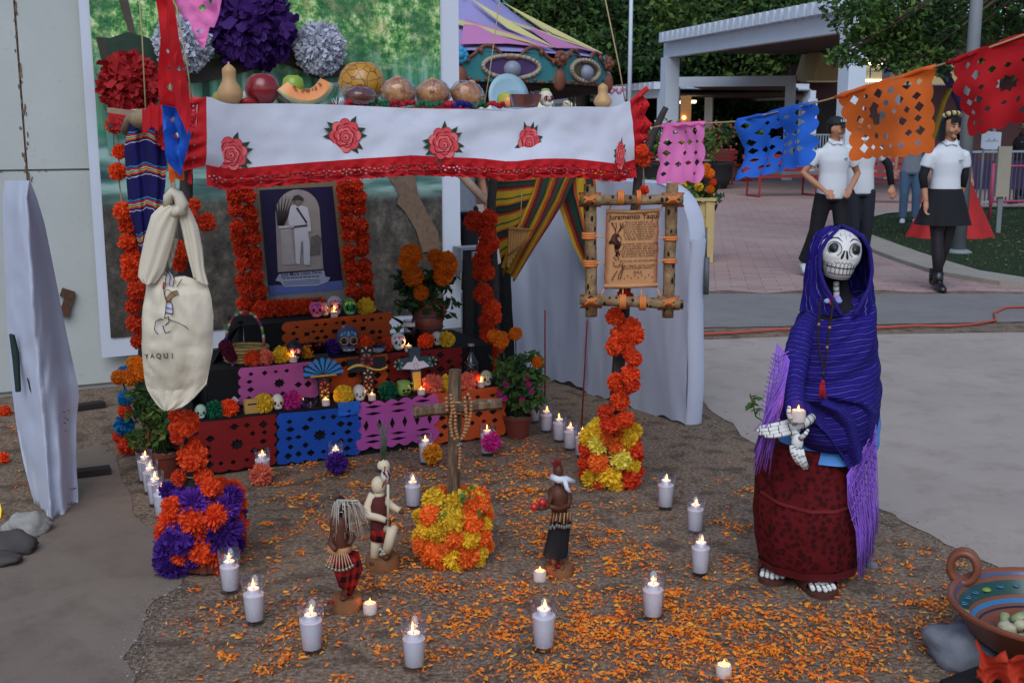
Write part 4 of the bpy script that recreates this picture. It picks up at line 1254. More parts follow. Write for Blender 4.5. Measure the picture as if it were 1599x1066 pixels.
# battery tea lights
tea_m = M('tea_light_white','#d8c8c0',.5,.02,trans=.3)
t0 = None
def tea(p,lb,group,sc=1.0,e=.055):
 global t0
 if t0 is None:
  t = thing('tea_light',lb,'tea light',p,0,group)
  MB().lathe([(.0185,0),(.0185,.026),(.0155,.0285),(.008,.026),(.0005,.026)],20).build('case',tea_m,t,world=False,ang=50)
  MB().lathe([(r_ * .75,z * .62 + .026) for r_,z in FLAME],10).build('flame',flame_m,t,world=False)
  add_light(t,(0,0,.042),e,.008)
  t0 = t; t.scale = (sc,) * 3
  return t
 return dup(t0,p,rnd.uniform(0,6),sc,lb,group)
gT = 'small battery tea lights'
for px,py,lb in ((578,958,'tea light on the petals beside the black masked dancer base'),(843,907,'tea light beside the rattle dancer base'),(1130,1056,'tea light at the lower edge of the petal carpet')):
 tea(G(px,py - 2),lb,gT,1.25)
for px,v,z,lb in ((522,.45,.627,'tea light before the pale skull on the top step'),(458,.225,.457,'tea light before the black skull'),(638,.225,.457,'tea light beside the white skull mug'),(509,.03,.267,'tea light at the foot of the blue feathered cross'),
                     (581,.03,.267,'tea light at the foot of the scroll painted cross'),(658,.03,.267,'tea light at the foot of the white painted cross'),(751,.05,.267,'tea light beside the small red lantern')):
 tea(on(px,v,z),lb,gT,1.05)
yl = MB().lathe([(.028,0),(.032,.03),(.026,.09),(.015,.10)],12,G(-10,808)).build('yellow_lantern',M('yellow_glow','#e0c020',.5,0,emit='#ffd820',es=.45))
tag(yl,'glowing yellow lantern on the dark soil beyond the left cloth screen','lantern')

# ------------------------------------------------------------------ small things on the steps
G_SK,G_PF = 'sugar skulls on the altar steps','paper flowers on the altar steps'
ink_b = M('skull_black','#151416',.5,0)
def skull(p,s_,lb,base,eye='#151416',ring=None,accent=None,rz=TH * .6,group=G_SK,hair=None):
 """little painted skull: cranium, jaw, eye sockets, nose, teeth"""
 t = thing('sugar_skull',lb,'skull',p,rz,group,s_)
 bm_ = M('skull_' + base,base,.45,.04,20)
 b = MB()
 def sh(v):
  if v.z < -.1: v = Vector((v.x * (1 - .35 * (-v.z - .1)),v.y * (1 - .1 * (-v.z)),max(v.z,-.78)))
  if v.y < -.3 and v.z > -.3: v = Vector((v.x,v.y * .94,v.z))
  return v
 b.ball((0,0,.62),(.5,.56,.62),20,14,fn=sh)
 b.ball((0,-.22,.28),(.34,.3,.24),14,8)
 b.build('cranium',bm_,t,world=False)
 em = M('skull_' + eye,eye,.5,0)
 for sx in (-1,1):
  e = MB().lathe([(.0,.03),(.11,.025),(.125,0)],12,(sx * .2,-.485,.62),0,Matrix.Rotation(R(90),3,'X') @ Matrix.Rotation(sx * R(-16),3,'Y'),False).build('eye',em,t,world=False)
  if ring:
   MB().tube([(sx * .2 + .16 * cos(q),-.49 + .04 * abs(cos(q)) * (1 if cos(q) * sx > 0 else -.3),.62 + .16 * sin(q)) for q in [2 * pi * i / 14 for i in range(14)]],.03,5,closed=True).build('eye_ring',M('skull_' + ring,ring,.5,0),t,world=False)
 MB().prism([(-.07,-.57,.40),(.07,-.57,.40),(0,-.585,.53)],(0,.08,0)).build('nose',ink_b,t,world=False,smooth=False)
 tm = MB()
 for i in range(6): tm.box((-.2 + i * .08,-.5 + .03 * abs(i - 2.5),.235),(.06,.05,.09))
 tm.build('teeth',M('skull_teeth','#c8c4bc',.5),t,world=False,smooth=False)
 if accent:
  am = M('skull_' + accent,accent,.5,0); a = MB()
  for i in range(7):
   q = pi * i / 6
   a.ball((.3 * cos(q),-.42 + .06 * abs(cos(q)),.86 + .12 * sin(q)),(.06,.04,.06),6,4)
  a.ball((0,-.44,.88),(.09,.05,.09),8,5)
  a.build('painted_flower',am,t,world=False)
 if hair:
  MB().ball((0,.02,1.2),(.32,.3,.12),12,6).build('crown',M('skull_' + hair,hair,.5),t,world=False)
 return t
K = .0033                                      # metres per photo pixel on the altar
z3,z2,z1 = .627,.457,.267
skull(on(494,.47,z3),.075,'bright pink sugar skull with black bow on the top step','#d8547e',accent='#6a3aa0',hair='#1a1a1c')
skull(on(507,.50,z3),.06,'small pale skull tucked behind the bright pink skull','#c7b0a8')
skull(on(523,.50,z3),.085,'pale pink sugar skull behind the top tea light','#d2b2b4',ring='#8a4a55',accent='#b04050')
skull(on(546,.47,z3),.075,'green sugar skull on the top step','#2f9a4c',ring='#15401f',accent='#e0d050')
skull(on(460,.27,z2),.082,'black sugar skull with pink ringed eyes on the middle step','#1c1b1e',eye='#c0a0a8',ring='#b04a60')
skull(on(543,.32,z2),.118,'large slate purple skull with orange ringed eyes','#4a4a66',ring='#b08050',accent='#5a9ac0')
sm_ = skull(on(622,.27,z2),.078,'white skull shaped mug with a green plant in it','#ccc8c6',eye='#303038',accent='#c03a78')
pl_ = MB()
for i in range(14):
 a = rnd.uniform(0,6.28); pl_.tube([(0,0,1.15),(cos(a) * .2,sin(a) * .2,1.5),(cos(a) * .55,sin(a) * .5,1.5 + rnd.uniform(0,.35))],[.06,.06,.01],4)
pl_.build('plant',leaf_mats[1],sm_,world=False)
skull(on(682,.30,z2),.062,'small grey white skull between orange and yellow flowers','#b5b2ae')
skull(on(314,.04,z1),.055,'small teal and white skull at the step end beside the branch post','#8fb0a4',accent='#d09a3a')
skull(on(434,.05,z1),.062,'cream skull between the yellow and magenta flowers','#cabfae')
skull(on(561,.04,z1),.068,'cream skull with a turquoise eye patch on the lowest step','#cdbfb0',eye='#2a86a8')
skull(on(759,.06,z1),.068,'small cream skull beside the red lantern','#b8a894',accent='#80a050')
for px,v,z,r,col,lb,kd in ((572,.49,z3,14,'yellow','yellow paper flower beside the green skull','paper2'),(395,.25,z2,14,'orange','orange paper flower before the basket','paper'),(414,.24,z2,13,'coral','coral red paper flower beside the orange one before the basket','paper'),
  (440,.25,z2,14,'yellow','yellow paper flower beside the black skull','paper2'),(480,.3,z2,11,'gold','golden paper flower half hidden behind the black skull','paper'),(519,.34,z2,13,'purple','dark purple paper flower beside the slate skull','paper'),
  (569,.3,z2,15,'orange','orange paper flower between the slate skull and the blue dish','paper'),(604,.3,z2,12,'redorange','red orange paper flower beside the white skull mug','paper'),(665,.28,z2,13,'orange','orange paper flower beside the small grey white skull','paper'),(697,.27,z2,13,'yellow','yellow paper flower at the end of the middle step','paper2'),
  (335,.05,z1,14,'green','dark green paper flower beside the small teal skull','carn'),(358,.05,z1,14,'orange','orange paper flower beside the dark green one','carn'),(412,.05,z1,16,'yellow','yellow flower beside the wooden block','mari'),(455,.05,z1,15,'magenta','magenta paper flower beside the cream skull','carn'),
  (537,.04,z1,16,'yellow','yellow flower between the first two painted crosses','mari'),(606,.05,z1,14,'green','dark green paper flower beside the green skull mug','carn'),(676,.05,z1,16,'coral','coral paper flower beside the white painted cross','carn'),(697,.06,z1,14,'yellow','yellow paper flower behind the wooden cross upright','paper2'),(729,.05,z1,14,'coral','coral paper flower on the step above the cross arm','carn'),
  (540,.10,z1,13,'orange','orange paper flower behind the second yellow flower','paper'),(668,.12,z1,12,'redorange','red orange paper flower behind the white painted cross','paper')):
 p = on(px,v,z); rr = r / CF * (p.y + .1)
 one_flower(p + Vector((0,0,rr * .75)),rr,lb,kd,col,G_PF)
# painted wooden crosses
def wcross(px,v,h,base,lb,deco,lean=.06,wid=.5):
 p = on(px,v,z1)
 t = thing('painted_cross',lb,'cross',p,TH,'small painted crosses on the lowest step',h)
 a = .12
 y1 = .69
 pts = [(-a,0),(a,0),(a,.52),(wid / 1.25,.52),(wid / 1.25,.78),(a * 1.1,.78),(a * 1.25,1),(-a * 1.25,1),(-a * 1.1,.78),(-wid / 1.25,.78),(-wid / 1.25,.52),(-a,.52)]
 sh = lambda x,z,o=0: (x,z * .18 - .02 - o,z)
 MB().prism([sh(x,z) for x,z in pts],(0,.07,-.01)).build('body',base,t,world=False,smooth=False)
 for nm,col,prs in deco:
  d = MB()
  for pr in prs: d.prism([sh(x,z,.012) for x,z in pr],(0,.011,0))
  d.build(nm,M('cross_' + col,col,.45,.05,30),t,world=False,smooth=False)
 return t
fan = [[(.05 * cos(q) ,.55 + .05 * sin(q)),(.42 * cos(q - .12),.55 + .34 * sin(q - .12)),(.46 * cos(q),.55 + .38 * sin(q)),(.42 * cos(q + .12),.55 + .34 * sin(q + .12))] for q in [pi * (i + .5) / 9 for i in range(9)]]
bandp = [[(-.3,.53),(.3,.53),(.26,.57),(-.26,.57)]]
flo = lambda x,z,r,k=6: [[(x + r * .4 * cos(q),z + r * .4 * sin(q)),(x + r * cos(q - .3),z + r * sin(q - .3)),(x + r * 1.1 * cos(q),z + r * 1.1 * sin(q)),(x + r * cos(q + .3),z + r * sin(q + .3))] for q in [2 * pi * i / k + .3 for i in range(k)]]
wcross(508,.10,.235,ink_b,'black painted cross with a blue feather fan',[('feather','#2e78b8',fan),('band','#b0893a',bandp),('petal','#b84a2a',flo(0,.33,.1)),('petal','#c9a23a',flo(0,.17,.09)),('petal','#7a1f22',flo(0,.45,.05))])
scr = [[(-.42 + .84 * i / 12,.60 + .06 * sin(i * .5) - .03),(-.42 + .84 * (i + 1) / 12,.60 + .06 * sin((i + 1) * .5) - .03),(-.42 + .84 * (i + 1) / 12,.64 + .07 * sin((i + 1) * .5) - .03),(-.42 + .84 * i / 12,.64 + .07 * sin(i * .5) - .03)] for i in range(12)]
wcross(577,.10,.25,ink_b,'black painted cross with a cream scroll and red heart',[('scroll','#c2a64a',scr),('petal','#b09a78',flo(0,.9,.1,5) + flo(0,.46,.09,5) + flo(0,.12,.08,5)),('heart','#9c3030',flo(0,.72,.13,8)),('petal','#b0552a',flo(0,.3,.09,5))])
wcross(652,.10,.225,M('cross_slate','#33424c',.5,.15,30),'slate painted cross with a white skirt and orange flower',[('white_figure','#c9ccd6',[[(-.34,.55),(0,.5),(.34,.55),(.2,.68),(.08,.68),(0,.82),(-.08,.68),(-.2,.68)]]),('petal','#b8402a',flo(0,.58,.07)),('yellow_panel','#c9a040',[[(-.09,.05),(.09,.05),(.1,.45),(-.1,.45)]]),('petal','#5c8f7c',flo(-.42,.65,.11) + flo(.42,.65,.11))])
# vessels and other offerings
def lathe_thing(name,label,cat,p,prof,m,n=20,sc=1.0,part='body',extra=None,group=None):
 t = thing(name,label,cat,p,0,group,sc)
 MB().lathe(prof,n).build(part,m,t,world=False,ang=60)
 return t
clay = M('clay','#8a3e28',.45,.12,15,spec=.4)
dkglass = N('amber_glass'); 
for _nm in (): pass
def tglass(name,c,fac=.35):
 k = N(name)
 tr = k.n('BsdfTransparent',inp={'Color': (*lin(c),1)})
 gl = k.n('BsdfGlossy',inp={'Roughness': .08,'Color': (.8,.8,.85,1)})
 lw = k.n('LayerWeight',inp={'Blend': .3})
 mx = k.n('MixShader'); k.l(k.math('MULTIPLY',lw.outputs['Facing'],fac),mx.inputs[0])
 k.l(tr.outputs[0],mx.inputs[1]); k.l(gl.outputs[0],mx.inputs[2]); k.l(mx.outputs[0],k.out.inputs[0])
 return k.m
clear,amber = tglass('clear_glass','#e0e2e6',.6),tglass('amber_bowl','#c07a48',.5)
lathe_thing('amber_bowl','amber glass bowl between the black and slate skulls','bowl',on(490,.33,z2),[(.03,0),(.05,.012),(.062,.035),(.064,.06),(.061,.06),(.058,.035),(.045,.016),(.001,.014)],amber)
lathe_thing('glass_dish','shallow clear glass dish on the lowest step beside the magenta flower','dish',on(482,.06,z1),[(.042,0),(.048,.03),(.046,.03),(.04,.004),(.001,.004)],clear)
seedm = M('dish_seeds','#6e5a3a',.9,.5,200)
ds = lathe_thing('blue_dish','white dish with blue rim holding chillies','dish',on(590,.27,z2),[(.022,0),(.03,.006),(.046,.03),(.044,.032),(.03,.012),(.001,.01)],M('dish_white','#b8bcc4',.35))
MB().tube([(.0455 * cos(q),.0455 * sin(q),.03) for q in [2 * pi * i / 24 for i in range(24)]],.003,6,closed=True).build('rim',M('dish_blue','#2f5f9c',.4),ds,world=False)
ch = MB()
for i in range(9):
 a = rnd.uniform(0,6.28); ch.tube([(cos(a) * .01,sin(a) * .01,.018),(cos(a + .5) * .025,sin(a + .5) * .025,.034),(cos(a + .9) * .04,sin(a + .9) * .04,.05 + rnd.uniform(0,.015))],[.006,.007,.002],6)
ch.build('chilli',M('dry_chilli','#3f2019',.5,.3,40),ds,world=False)
tg = lathe_thing('tumbler','tall clear tumbler with white print behind the tea light','glass',on(640,.36,z2),[(.026,0),(.034,.14),(.0325,.14),(.025,.008),(.001,.006)],clear)
pr_ = MB()
for i in range(10):
 a = R(200 + i * 14); pr_.box((cos(a) * .0335,sin(a) * .0335,.118),(.006,.0015,.02),0,a + pi / 2)
pr_.build('print',M('print_glass','#c8c8c8',.5),tg,world=False,smooth=False)
MB().lathe([(.0255,.008),(.028,.06),(.001,.06)],18).build('drink',tglass('tumbler_drink','#7a6a58',.3),tg,world=False)
# clay jug with marigolds
vp = on(668,.55,z2)
va = thing('clay_vase','brown clay jug vase holding a marigold bunch','vase',vp)
MB().lathe([(.05,0),(.082,.05),(.088,.10),(.07,.145),(.045,.165),(.042,.19),(.052,.215),(.048,.215),(.038,.19),(.001,.18)],24,vp).build('body',clay,va)
MB().tube([vp + Vector((.04,-.02,.20)),vp + Vector((.10,-.03,.18)),vp + Vector((.085,-.02,.11))],.01,7).build('handle',clay,va)
for z_ in (.125,.06): MB().tube([vp + Vector((cos(q) * (.082 if z_ == .125 else .087),sin(q) * (.082 if z_ == .125 else .087),z_)) for q in [2 * pi * i / 24 for i in range(24)]],.004,5,closed=True).build('painted_band',M('vase_band','#33506c',.5),va)
mbq = thing('marigold_bunch','bunch of orange marigolds with dark leaves standing in the clay jug','flowers',vp + Vector((0,0,.17)))
def pv(px,py,dy=0): return P(px,py,vp.y - .02 + dy)
stg = M('stem_green','#2e3d22',.7,.2,20)
lvs,sts = MB(),MB()
rnd.seed(31)
for _ in range(26):
 c = pv(rnd.uniform(628,705),rnd.uniform(425,492),rnd.uniform(-.05,.08))
 sts.tube([vp + Vector((0,0,.2)),c],[.003,.002],4)
 leaves(lvs,c,.05,22,.055)
for px,py,r in ((642,398,17),(636,409,14),(645,431,16),(680,402,13),(696,414,19),(692,431,15),(658,457,12),(698,405,13)):
 c = pv(px,py,-.07 + rnd.uniform(-.02,.02)); flower(mbq,c,r / CF * c.y * 1.02,'mari','marigold')
 sts.tube([vp + Vector((0,0,.2)),c],.003,5)
lvs.build('leaves',[leaf_mats[0],leaf_mats[0],leaf_mats[1]],mbq,smooth=False); sts.build('stem',stg,mbq)
# basket with a bead wrapped hoop handle, wine tassel
bkp = on(384,.34,z2)
bs = thing('basket','woven palm basket with a colourful hoop handle','basket',bkp)
wov = M('woven_palm','#8f7648',.85,.3,60,.6,80)
for i in range(5): MB().tube([bkp + Vector((cos(q) * .1 * (1 + .03 * i),sin(q) * .075 * (1 + .03 * i),.01 + i * .016)) for q in [2 * pi * k_ / 28 for k_ in range(28)]],.009,6,closed=True).build('coil',wov,bs)
MB().lathe([(.095,.05),(.001,.055)],20,bkp).build('contents',M('basket_seeds','#6e5032',.9,.5,120),bs)
hc = ['#8a2a3a','#2f4a8a','#b08a3a','#3a7a4a','#b0a8a0','#a04a2a']
hp = [P(lerp(354,411,.5) - 29.5 * cos(q),540 - 53 * sin(q) ** .8,bkp.y) for q in [pi * i / 24 for i in range(25)]]
for i in range(24): MB().tube([hp[i],hp[i + 1]],.007,6).build('handle_band',M('band' + hc[i % 6],hc[i % 6],.6),bs)
ts = thing('wine_tassel','dark wine yarn tassel tied to the basket handle','tassel',P(356,560,bkp.y - .09))
for px,py,r in ((352,540,10),(356,548,10),(361,556,9)): flower(ts,P(px,py,bkp.y - .09),r / CF * 5.6,'pom','wine','tuft')
MB().tube([P(362,562,bkp.y - .09),P(364,585,bkp.y - .1),P(358,604,bkp.y - .1)],.004,5).build('cord',M('tassel_cord','#8a3a4a',.8),ts)
fb = MB().tube([P(366,560,bkp.y - .1),P(363,580,bkp.y - .1)],.003,5).build('cord',M('tassel_cord2','#5a3a7a',.8),ts)
# wooden tray with bits, wooden block, bottle, lantern egg, green mug
trp = on(340,.16,.20)
ty = thing('wooden_tray','low wooden tray with small toys beside the black cloth','tray',trp)
wood_l = M('light_wood','#9a7448',.7,.15,20,.2)
MB().box(trp + Vector((-.02,0,.01)),(.2,.14,.02),0,TH).build('base',wood_l,ty,smooth=False)
for dv in (-.07,.07): MB().box(trp + AN * dv - AE * .02 + Vector((0,0,.035)),(.2,.012,.05),0,TH).build('side',wood_l,ty,smooth=False)
MB().box(trp + AE * .085 + Vector((0,0,.035)),(.012,.13,.05),0,TH).build('side',wood_l,ty,smooth=False)
for du,dv,z_,c_,r_ in ((-.06,0,.05,'#b0512a',.03),(.0,-.02,.045,'#3a3a44',.025),(.03,.02,.05,'#7a3026',.025)): MB().ball(trp + AE * du + AN * dv + Vector((0,0,z_)),(r_,r_ * .8,r_),10,6).build('toy',M('toy' + c_,c_,.5),ty)
MB().prism([trp + AE * x + Vector((0,0,z_)) - AN * .03 for x,z_ in ((.02,.03),(.05,.1),(.085,.13),(.1,.115),(.07,.08),(.06,.03))],AN * .03).build('paper_bird',M('toy_white','#a9b0c0',.6),ty,smooth=False)
wb = thing('wooden_block','small wooden block with a dark burnt mark on the lowest step','block',on(396,.045,z1),TH)
MB().box((0,0,.033),(.085,.03,.066)).build('block',M('block_wood','#b08a4a',.7,.1,30),wb,world=False,smooth=False)
MB().box((.0,-.0158,.045),(.06,.002,.006)).box((.025,-.0158,.035),(.006,.002,.02)).build('mark',ink_b,wb,world=False,smooth=False)
btp = on(735,.17,.44) if False else on(736,.13,z1)
bt = thing('dark_bottle','dark bottle with a silver net pattern at the step end','bottle',btp)
MB().lathe([(.032,0),(.036,.02),(.037,.10),(.03,.135),(.014,.165),(.014,.2),(.017,.203),(.017,.215),(.001,.216)],18,btp + Vector((0,0,.0))).build('glass',M('bottle_dark','#15161a',.15,0,spec=.6),bt)
nt_ = MB()
for i in range(4): nt_.tube([btp + Vector((cos(q) * .0365,sin(q) * .0365,.05 + .022 * i + .008 * (1 if k_ % 2 else -1))) for k_,q in enumerate([2 * pi * k2 / 12 for k2 in range(12)])],.0016,4,closed=True)
nt_.lathe([(.0175,.205),(.0175,.217),(.001,.2175)],14,btp)
nt_.build('silver_net',M('bottle_silver','#8d9296',.35,metal=.6),bt)
MB().prism([btp + Vector((-.03,-.045,.03)),btp + Vector((.01,-.05,.02)),btp + Vector((-.005,-.05,.065))],(0,.008,0)).build('blue_ribbon',M('ribbon_blue','#2a86c8',.6),bt,smooth=False)
eg = lathe_thing('red_lantern','small glowing red egg shaped lantern on the step','lantern',on(742,.09,z1),[(.012,0),(.026,.02),(.03,.042),(.022,.068),(.008,.08),(.001,.082)],M('red_glow','#d8402a',.5,.1,40,trans=.4))
gm_ = thing('green_mug','green skull faced clay mug on the lowest step','mug',on(630,.05,z1),TH,None,1.0)
MB().lathe([(.022,0),(.036,.016),(.038,.04),(.03,.058),(.034,.074),(.031,.074),(.026,.058),(.001,.05)],20).build('body',M('mug_green','#7f9a4a',.4,.15,40),gm_,world=False)
MB().tube([(.033,0,.06),(.056,0,.058),(.058,0,.035),(.036,0,.025)],.006,7).build('handle',M('mug_green','#7f9a4a'),gm_,world=False)
MB().box((-.012,-.0385,.035),(.014,.004,.01)).box((.012,-.0385,.035),(.014,.004,.01)).box((0,-.038,.02),(.03,.004,.006)).build('face',ink_b,gm_,world=False,smooth=False)

# ------------------------------------------------------------------ offerings on the high table
def onT(px,v,dz=0.0):
 p = PL(px,170,T(0,v),tn_); return Vector((p.x,p.y,TZ + .016 + dz))
gourd_m = M('gourd_tan','#b0895c',.5,.1,12,spec=.4)
GP = [(.001,0),(.03,.004),(.044,.025),(.046,.04),(.036,.062),(.0245,.08),(.0235,.095),(.0245,.11),(.0235,.122),(.012,.134),(.004,.139),(.003,.146),(.001,.147)]
lathe_thing('gourd','tall bottle gourd beside the pomegranate red fruit','gourd',onT(360,.05),GP,gourd_m,group='bottle gourds on the high table')
o = lathe_thing('gourd','small bottle gourd at the far corner of the tablecloth','gourd',onT(941,.06),[(r * .85,z * .72) for r,z in GP],gourd_m,group='bottle gourds on the high table')
MB().ball((0,0,.108),(.005,.005,.008),6,4).build('stalk',ink_b,o,world=False)
p = onT(411,.08)
fr_ = lathe_thing('red_fruit','round glossy dark red fruit on the high table','fruit',p,[(.001,0),(.035,.006),(.06,.035),(.063,.06),(.052,.092),(.03,.108),(.012,.11),(.008,.104),(.001,.103)],M('fruit_red','#7e1c22',.25,.12,10,spec=.6),24)
MB().tube([(0,0,.1),(.006,0,.118)],.004,5).build('stalk',bark,fr_,world=False)
p = onT(459,.16)
ap = lathe_thing('green_apple','green apple behind the melon slice','apple',p,[(.001,.006),(.02,0),(.036,.02),(.0415,.048),(.035,.072),(.018,.082),(.006,.074),(.001,.07)],M('apple_green','#7f9a2c',.3,.1,14,spec=.5),24)
MB().tube([(0,0,.07),(.005,0,.092)],.002,5).build('stalk',bark,ap,world=False)
ap.scale = (1,1,1.1); ap.location = p + Vector((0,0,.02))
ng = lathe_thing('pear','small yellowish pear peeking out beside the red fruit','pear',onT(444,.12),[(.001,0),(.02,.004),(.028,.02),(.022,.04),(.001,.05)],M('pear','#8d8a3c',.5),14)
ng = lathe_thing('pear','small pale yellow fruit beside the tall gourd','fruit',onT(344,.12),[(.001,0),(.02,.004),(.028,.02),(.022,.04),(.001,.05)],M('pear','#8d8a3c',.5),14)
gv = lathe_thing('white_radish','small white green topped fruit between the gourd and red fruit','fruit',onT(384,.16),[(.001,0),(.02,.01),(.024,.03),(.014,.046),(.001,.05)],M('guava','#b9bca0',.5),14)
gv.name = 'pale_fruit'
chp = MB().tube([onT(372,.05) + Vector((0,0,.008)),onT(388,.045) + Vector((0,0,.014)),onT(402,.05) + Vector((0,0,.008))],[.006,.012,.004],7).build('red_chilli',M('chilli_red','#9c1c1c',.35))
tag(chp,'red chilli lying between the tall gourd and the red fruit','chilli')
# melon slice and watermelon slice
def slice_thing(name,label,p,rad,ang,th,mats,tilt=0.0,seeds=None,a0=None):
 t = thing(name,label,'fruit slice',p,ta,'cut fruit on the high table')
 n = 14
 def sec(r0,r1,m,nm,w0,w1):
  b = MB()
  def f(u,v):
   q = lerp(-ang,ang,u) - pi / 2 + tilt
   taper = (cos((u - .5) * pi)) ** .5
   k_ = [(r0,-w0),(r1,-w1),(r1,w1),(r0,w0),(r0,-w0)][int(round(v * 4))]
   return Vector((k_[0] * cos(q),k_[1] * taper,k_[0] * sin(q) + rad))
  b.grid(f,n,4)
  return b.build(nm,m,t,world=False,ang=35)
 sec(rad * .93,rad,mats[0],'rind',th * .35,th * .25)
 sec(rad * .88,rad * .93,mats[1],'inner_rind',th * .42,th * .35)
 sec(rad * .58,rad * .88,mats[2],'flesh',th * .2,th * .42)
 return t
ms = slice_thing('melon_slice','wrapped orange melon slice before the green apple',onT(477,.03) + Vector((-.006,0,-.0)),.125,1.05,.08,(M('melon_rind','#a9a27a',.5,.15,40),M('melon_pale','#c3b57c',.5),M('melon_flesh','#dc8a52',.35,.12,25,.2,spec=.5)),.12)
sd = MB()
for i in range(40):
 q = -pi / 2 + .12 + rnd.uniform(-.75,.75); r = .075 + rnd.uniform(-.004,.006); sd.ball((r * cos(q),-.016 - rnd.uniform(0,.012),r * sin(q) + .126),(.004,.003,.003),5,3)
sd.build('seeds',M('melon_seeds','#a8763e',.5),ms,world=False)
wrapm = tglass('plastic_wrap','#f2f2f4',.75)
wp = MB()
wp.grid(lambda u,v: Vector((.13 * cos(-pi / 2 + .12 + lerp(-1.12,1.12,u)) * (1 + .03 * noise.noise(Vector((u * 20,v * 6,0)))),lerp(-.045,.045,v) + .006 * noise.noise(Vector((u * 15,v * 9,4))),.125 + .13 * sin(-pi / 2 + .12 + lerp(-1.12,1.12,u)))),30,8)
wp.grid(lambda u,v: Vector((.14 + v * .03 + .004 * sin(u * 20),lerp(-.04,.04,u),.03 + .045 * v + .008 * noise.noise(Vector((u * 9,v * 9,1))))),8,4)
wp.build('plastic_wrap',wrapm,ms,world=False)
ws = slice_thing('watermelon_slice','thin watermelon slice behind the cloth corner',onT(318,.55) + Vector((0,0,-.035)),.16,1.0,.07,(M('wm_rind','#4d7a48',.5),M('wm_white','#c0c8b0',.5),M('wm_flesh','#b8423e',.4,.1,30)),0)
sd = MB()
for i in range(12):
 q = -pi / 2 + rnd.uniform(-.6,.6); sd.ball((.125 * cos(q),-.028,.125 * sin(q) + .16),(.005,.002,.004),5,3)
sd.build('seeds',ink_b,ws,world=False)
# carved gourd bowl, bread
p = onT(566,.22)
cg = thing('carved_gourd','round amber gourd vessel with carved leaf rosettes','gourd',p)
gk = N('carved_gourd')
vo = gk.n('TexVoronoi',feature='DISTANCE_TO_EDGE',inp={'Scale': 30}); gk.l(gk.tc.outputs['Object'],vo.inputs['Vector'])
gk.col(gk.mix(gk.ramp(vo.outputs['Distance'],[(.02,1.0),(.06,0.0)]),gk.mix(gk.noise(9,3),'#9c6a1e','#c08a30'),'#5f3a14')); gk.rough(.3,.5)
gp_ = [(.001,0),(.05,.006),(.085,.045),(.092,.08),(.08,.122),(.056,.148),(.04,.156),(.036,.157),(.034,.15),(.001,.12)]
MB().lathe(gp_,28,p + Vector((0,0,.01)),wob=.03).build('body',gk.m,cg)
bread_m = N('bread')
f1,f2 = bread_m.noise(9,5),bread_m.noise(60,5)
bread_m.col(bread_m.mix(bread_m.ramp(f2,[(.5,0.0),(.7,.6)]),bread_m.ramp(f1,[(.35,'#a2643a'),(.6,'#c08a58'),(.8,'#d8b080')]),'#d8c0a0')); bread_m.rough(.55,.3); bread_m.bump(f1,.01,.6); bread_m = bread_m.m
def bread(px,v,rx,rz_,lb,seed,m=bread_m,wrap=True):
 p = onT(px,v)
 t = thing('bread_roll',lb,'bread',p,rnd.uniform(0,6),'wrapped bread rolls on the high table')
 b = MB().ball((0,0,rz_ * .48),(rx,rx * .9,rz_ * .56),20,12,fn=lambda q: Vector((q.x,q.y,max(q.z,-.8))) * (1 + .06 * noise.noise(q * 2 + Vector((seed,0,0)))))
 b.build('crust',m,t,world=False)
 bo = MB()
 for i in range(4):
  a = i * pi / 2 + .4
  bo.tube([(cos(a) * rx * .15,sin(a) * rx * .15,rz_ * 1.03),(cos(a) * rx * .6,sin(a) * rx * .6,rz_ * .9),(cos(a) * rx * .93,sin(a) * rx * .85,rz_ * .55)],[.011,.009,.011],8)
 bo.ball((0,0,rz_ * 1.05),(.018,.018,.014),10,6)
 bo.build('bone_strip',m,t,world=False)
 if wrap:
  w = MB().ball((0,0,rz_ * .52),(rx * 1.07,rx * 1.0,rz_ * .62),24,14,fn=lambda q: Vector((q.x,q.y,max(q.z,-.82))) * (1 + .09 * noise.noise(q * 4 + Vector((seed,3,0)))))
  w.build('plastic_wrap',wrapm,t,world=False)
 return t
bread(563,.04,.066,.062,'dark bread roll in plastic before the carved gourd',1,M('dark_bread','#6e3f30',.5,.25,20,.4))
bread(622,.07,.065,.096,'smooth bread roll in plastic nearest the carved gourd',2)
bread(676,.08,.068,.092,'middle wrapped bread roll with sugar crust',3)
bread(724,.06,.067,.09,'tilted wrapped bread roll beside the pale plate',4).rotation_euler = (.2,.3,.5)
pz = onT(792,.5)
pd = thing('pale_plate','pale blue round plate standing behind the bread','plate',pz)
MB().lathe([(.001,.0),(.075,.0),(.1,.014),(.102,.017),(.075,.006),(.001,.006)],32,pz + Vector((0,0,.05)),0,Matrix.Rotation(ta,3,'Z') @ Matrix.Rotation(R(82),3,'X')).build('plate',M('plate_blue','#8ea9b4',.35,.03),pd)
yg = lathe_thing('melon_half','yellow green rind melon half beside the plastic cup','melon',onT(792,.28) + Vector((-.0,0,0)),[(.001,0),(.03,.004),(.044,.03),(.036,.058),(.001,.066)],M('melon_green','#a5a63a',.5,.15,20),18)
MB().lathe([(.001,.012),(.03,.014),(.034,.034),(.02,.046),(.001,.05)],14,(.008,-.022,0)).build('flesh',M('melon_flesh'),yg,world=False) if False else None
MB().ball((.006,-.02,.028),(.034,.026,.026),12,8).build('flesh',M('melon_flesh','#dc8a52'),yg,world=False)
pcup = thing('plastic_tub','clear plastic tub of brown sweet before the little skull','tub',onT(820,.05),ta)
MB().prism([(-.05,-.03,.0),(.04,-.03,0),(.055,-.04,.05),(-.062,-.04,.05)],(0,.06,0)).build('sweet',M('brown_sweet','#6e4038',.4,.2,30),pcup,world=False,smooth=False)
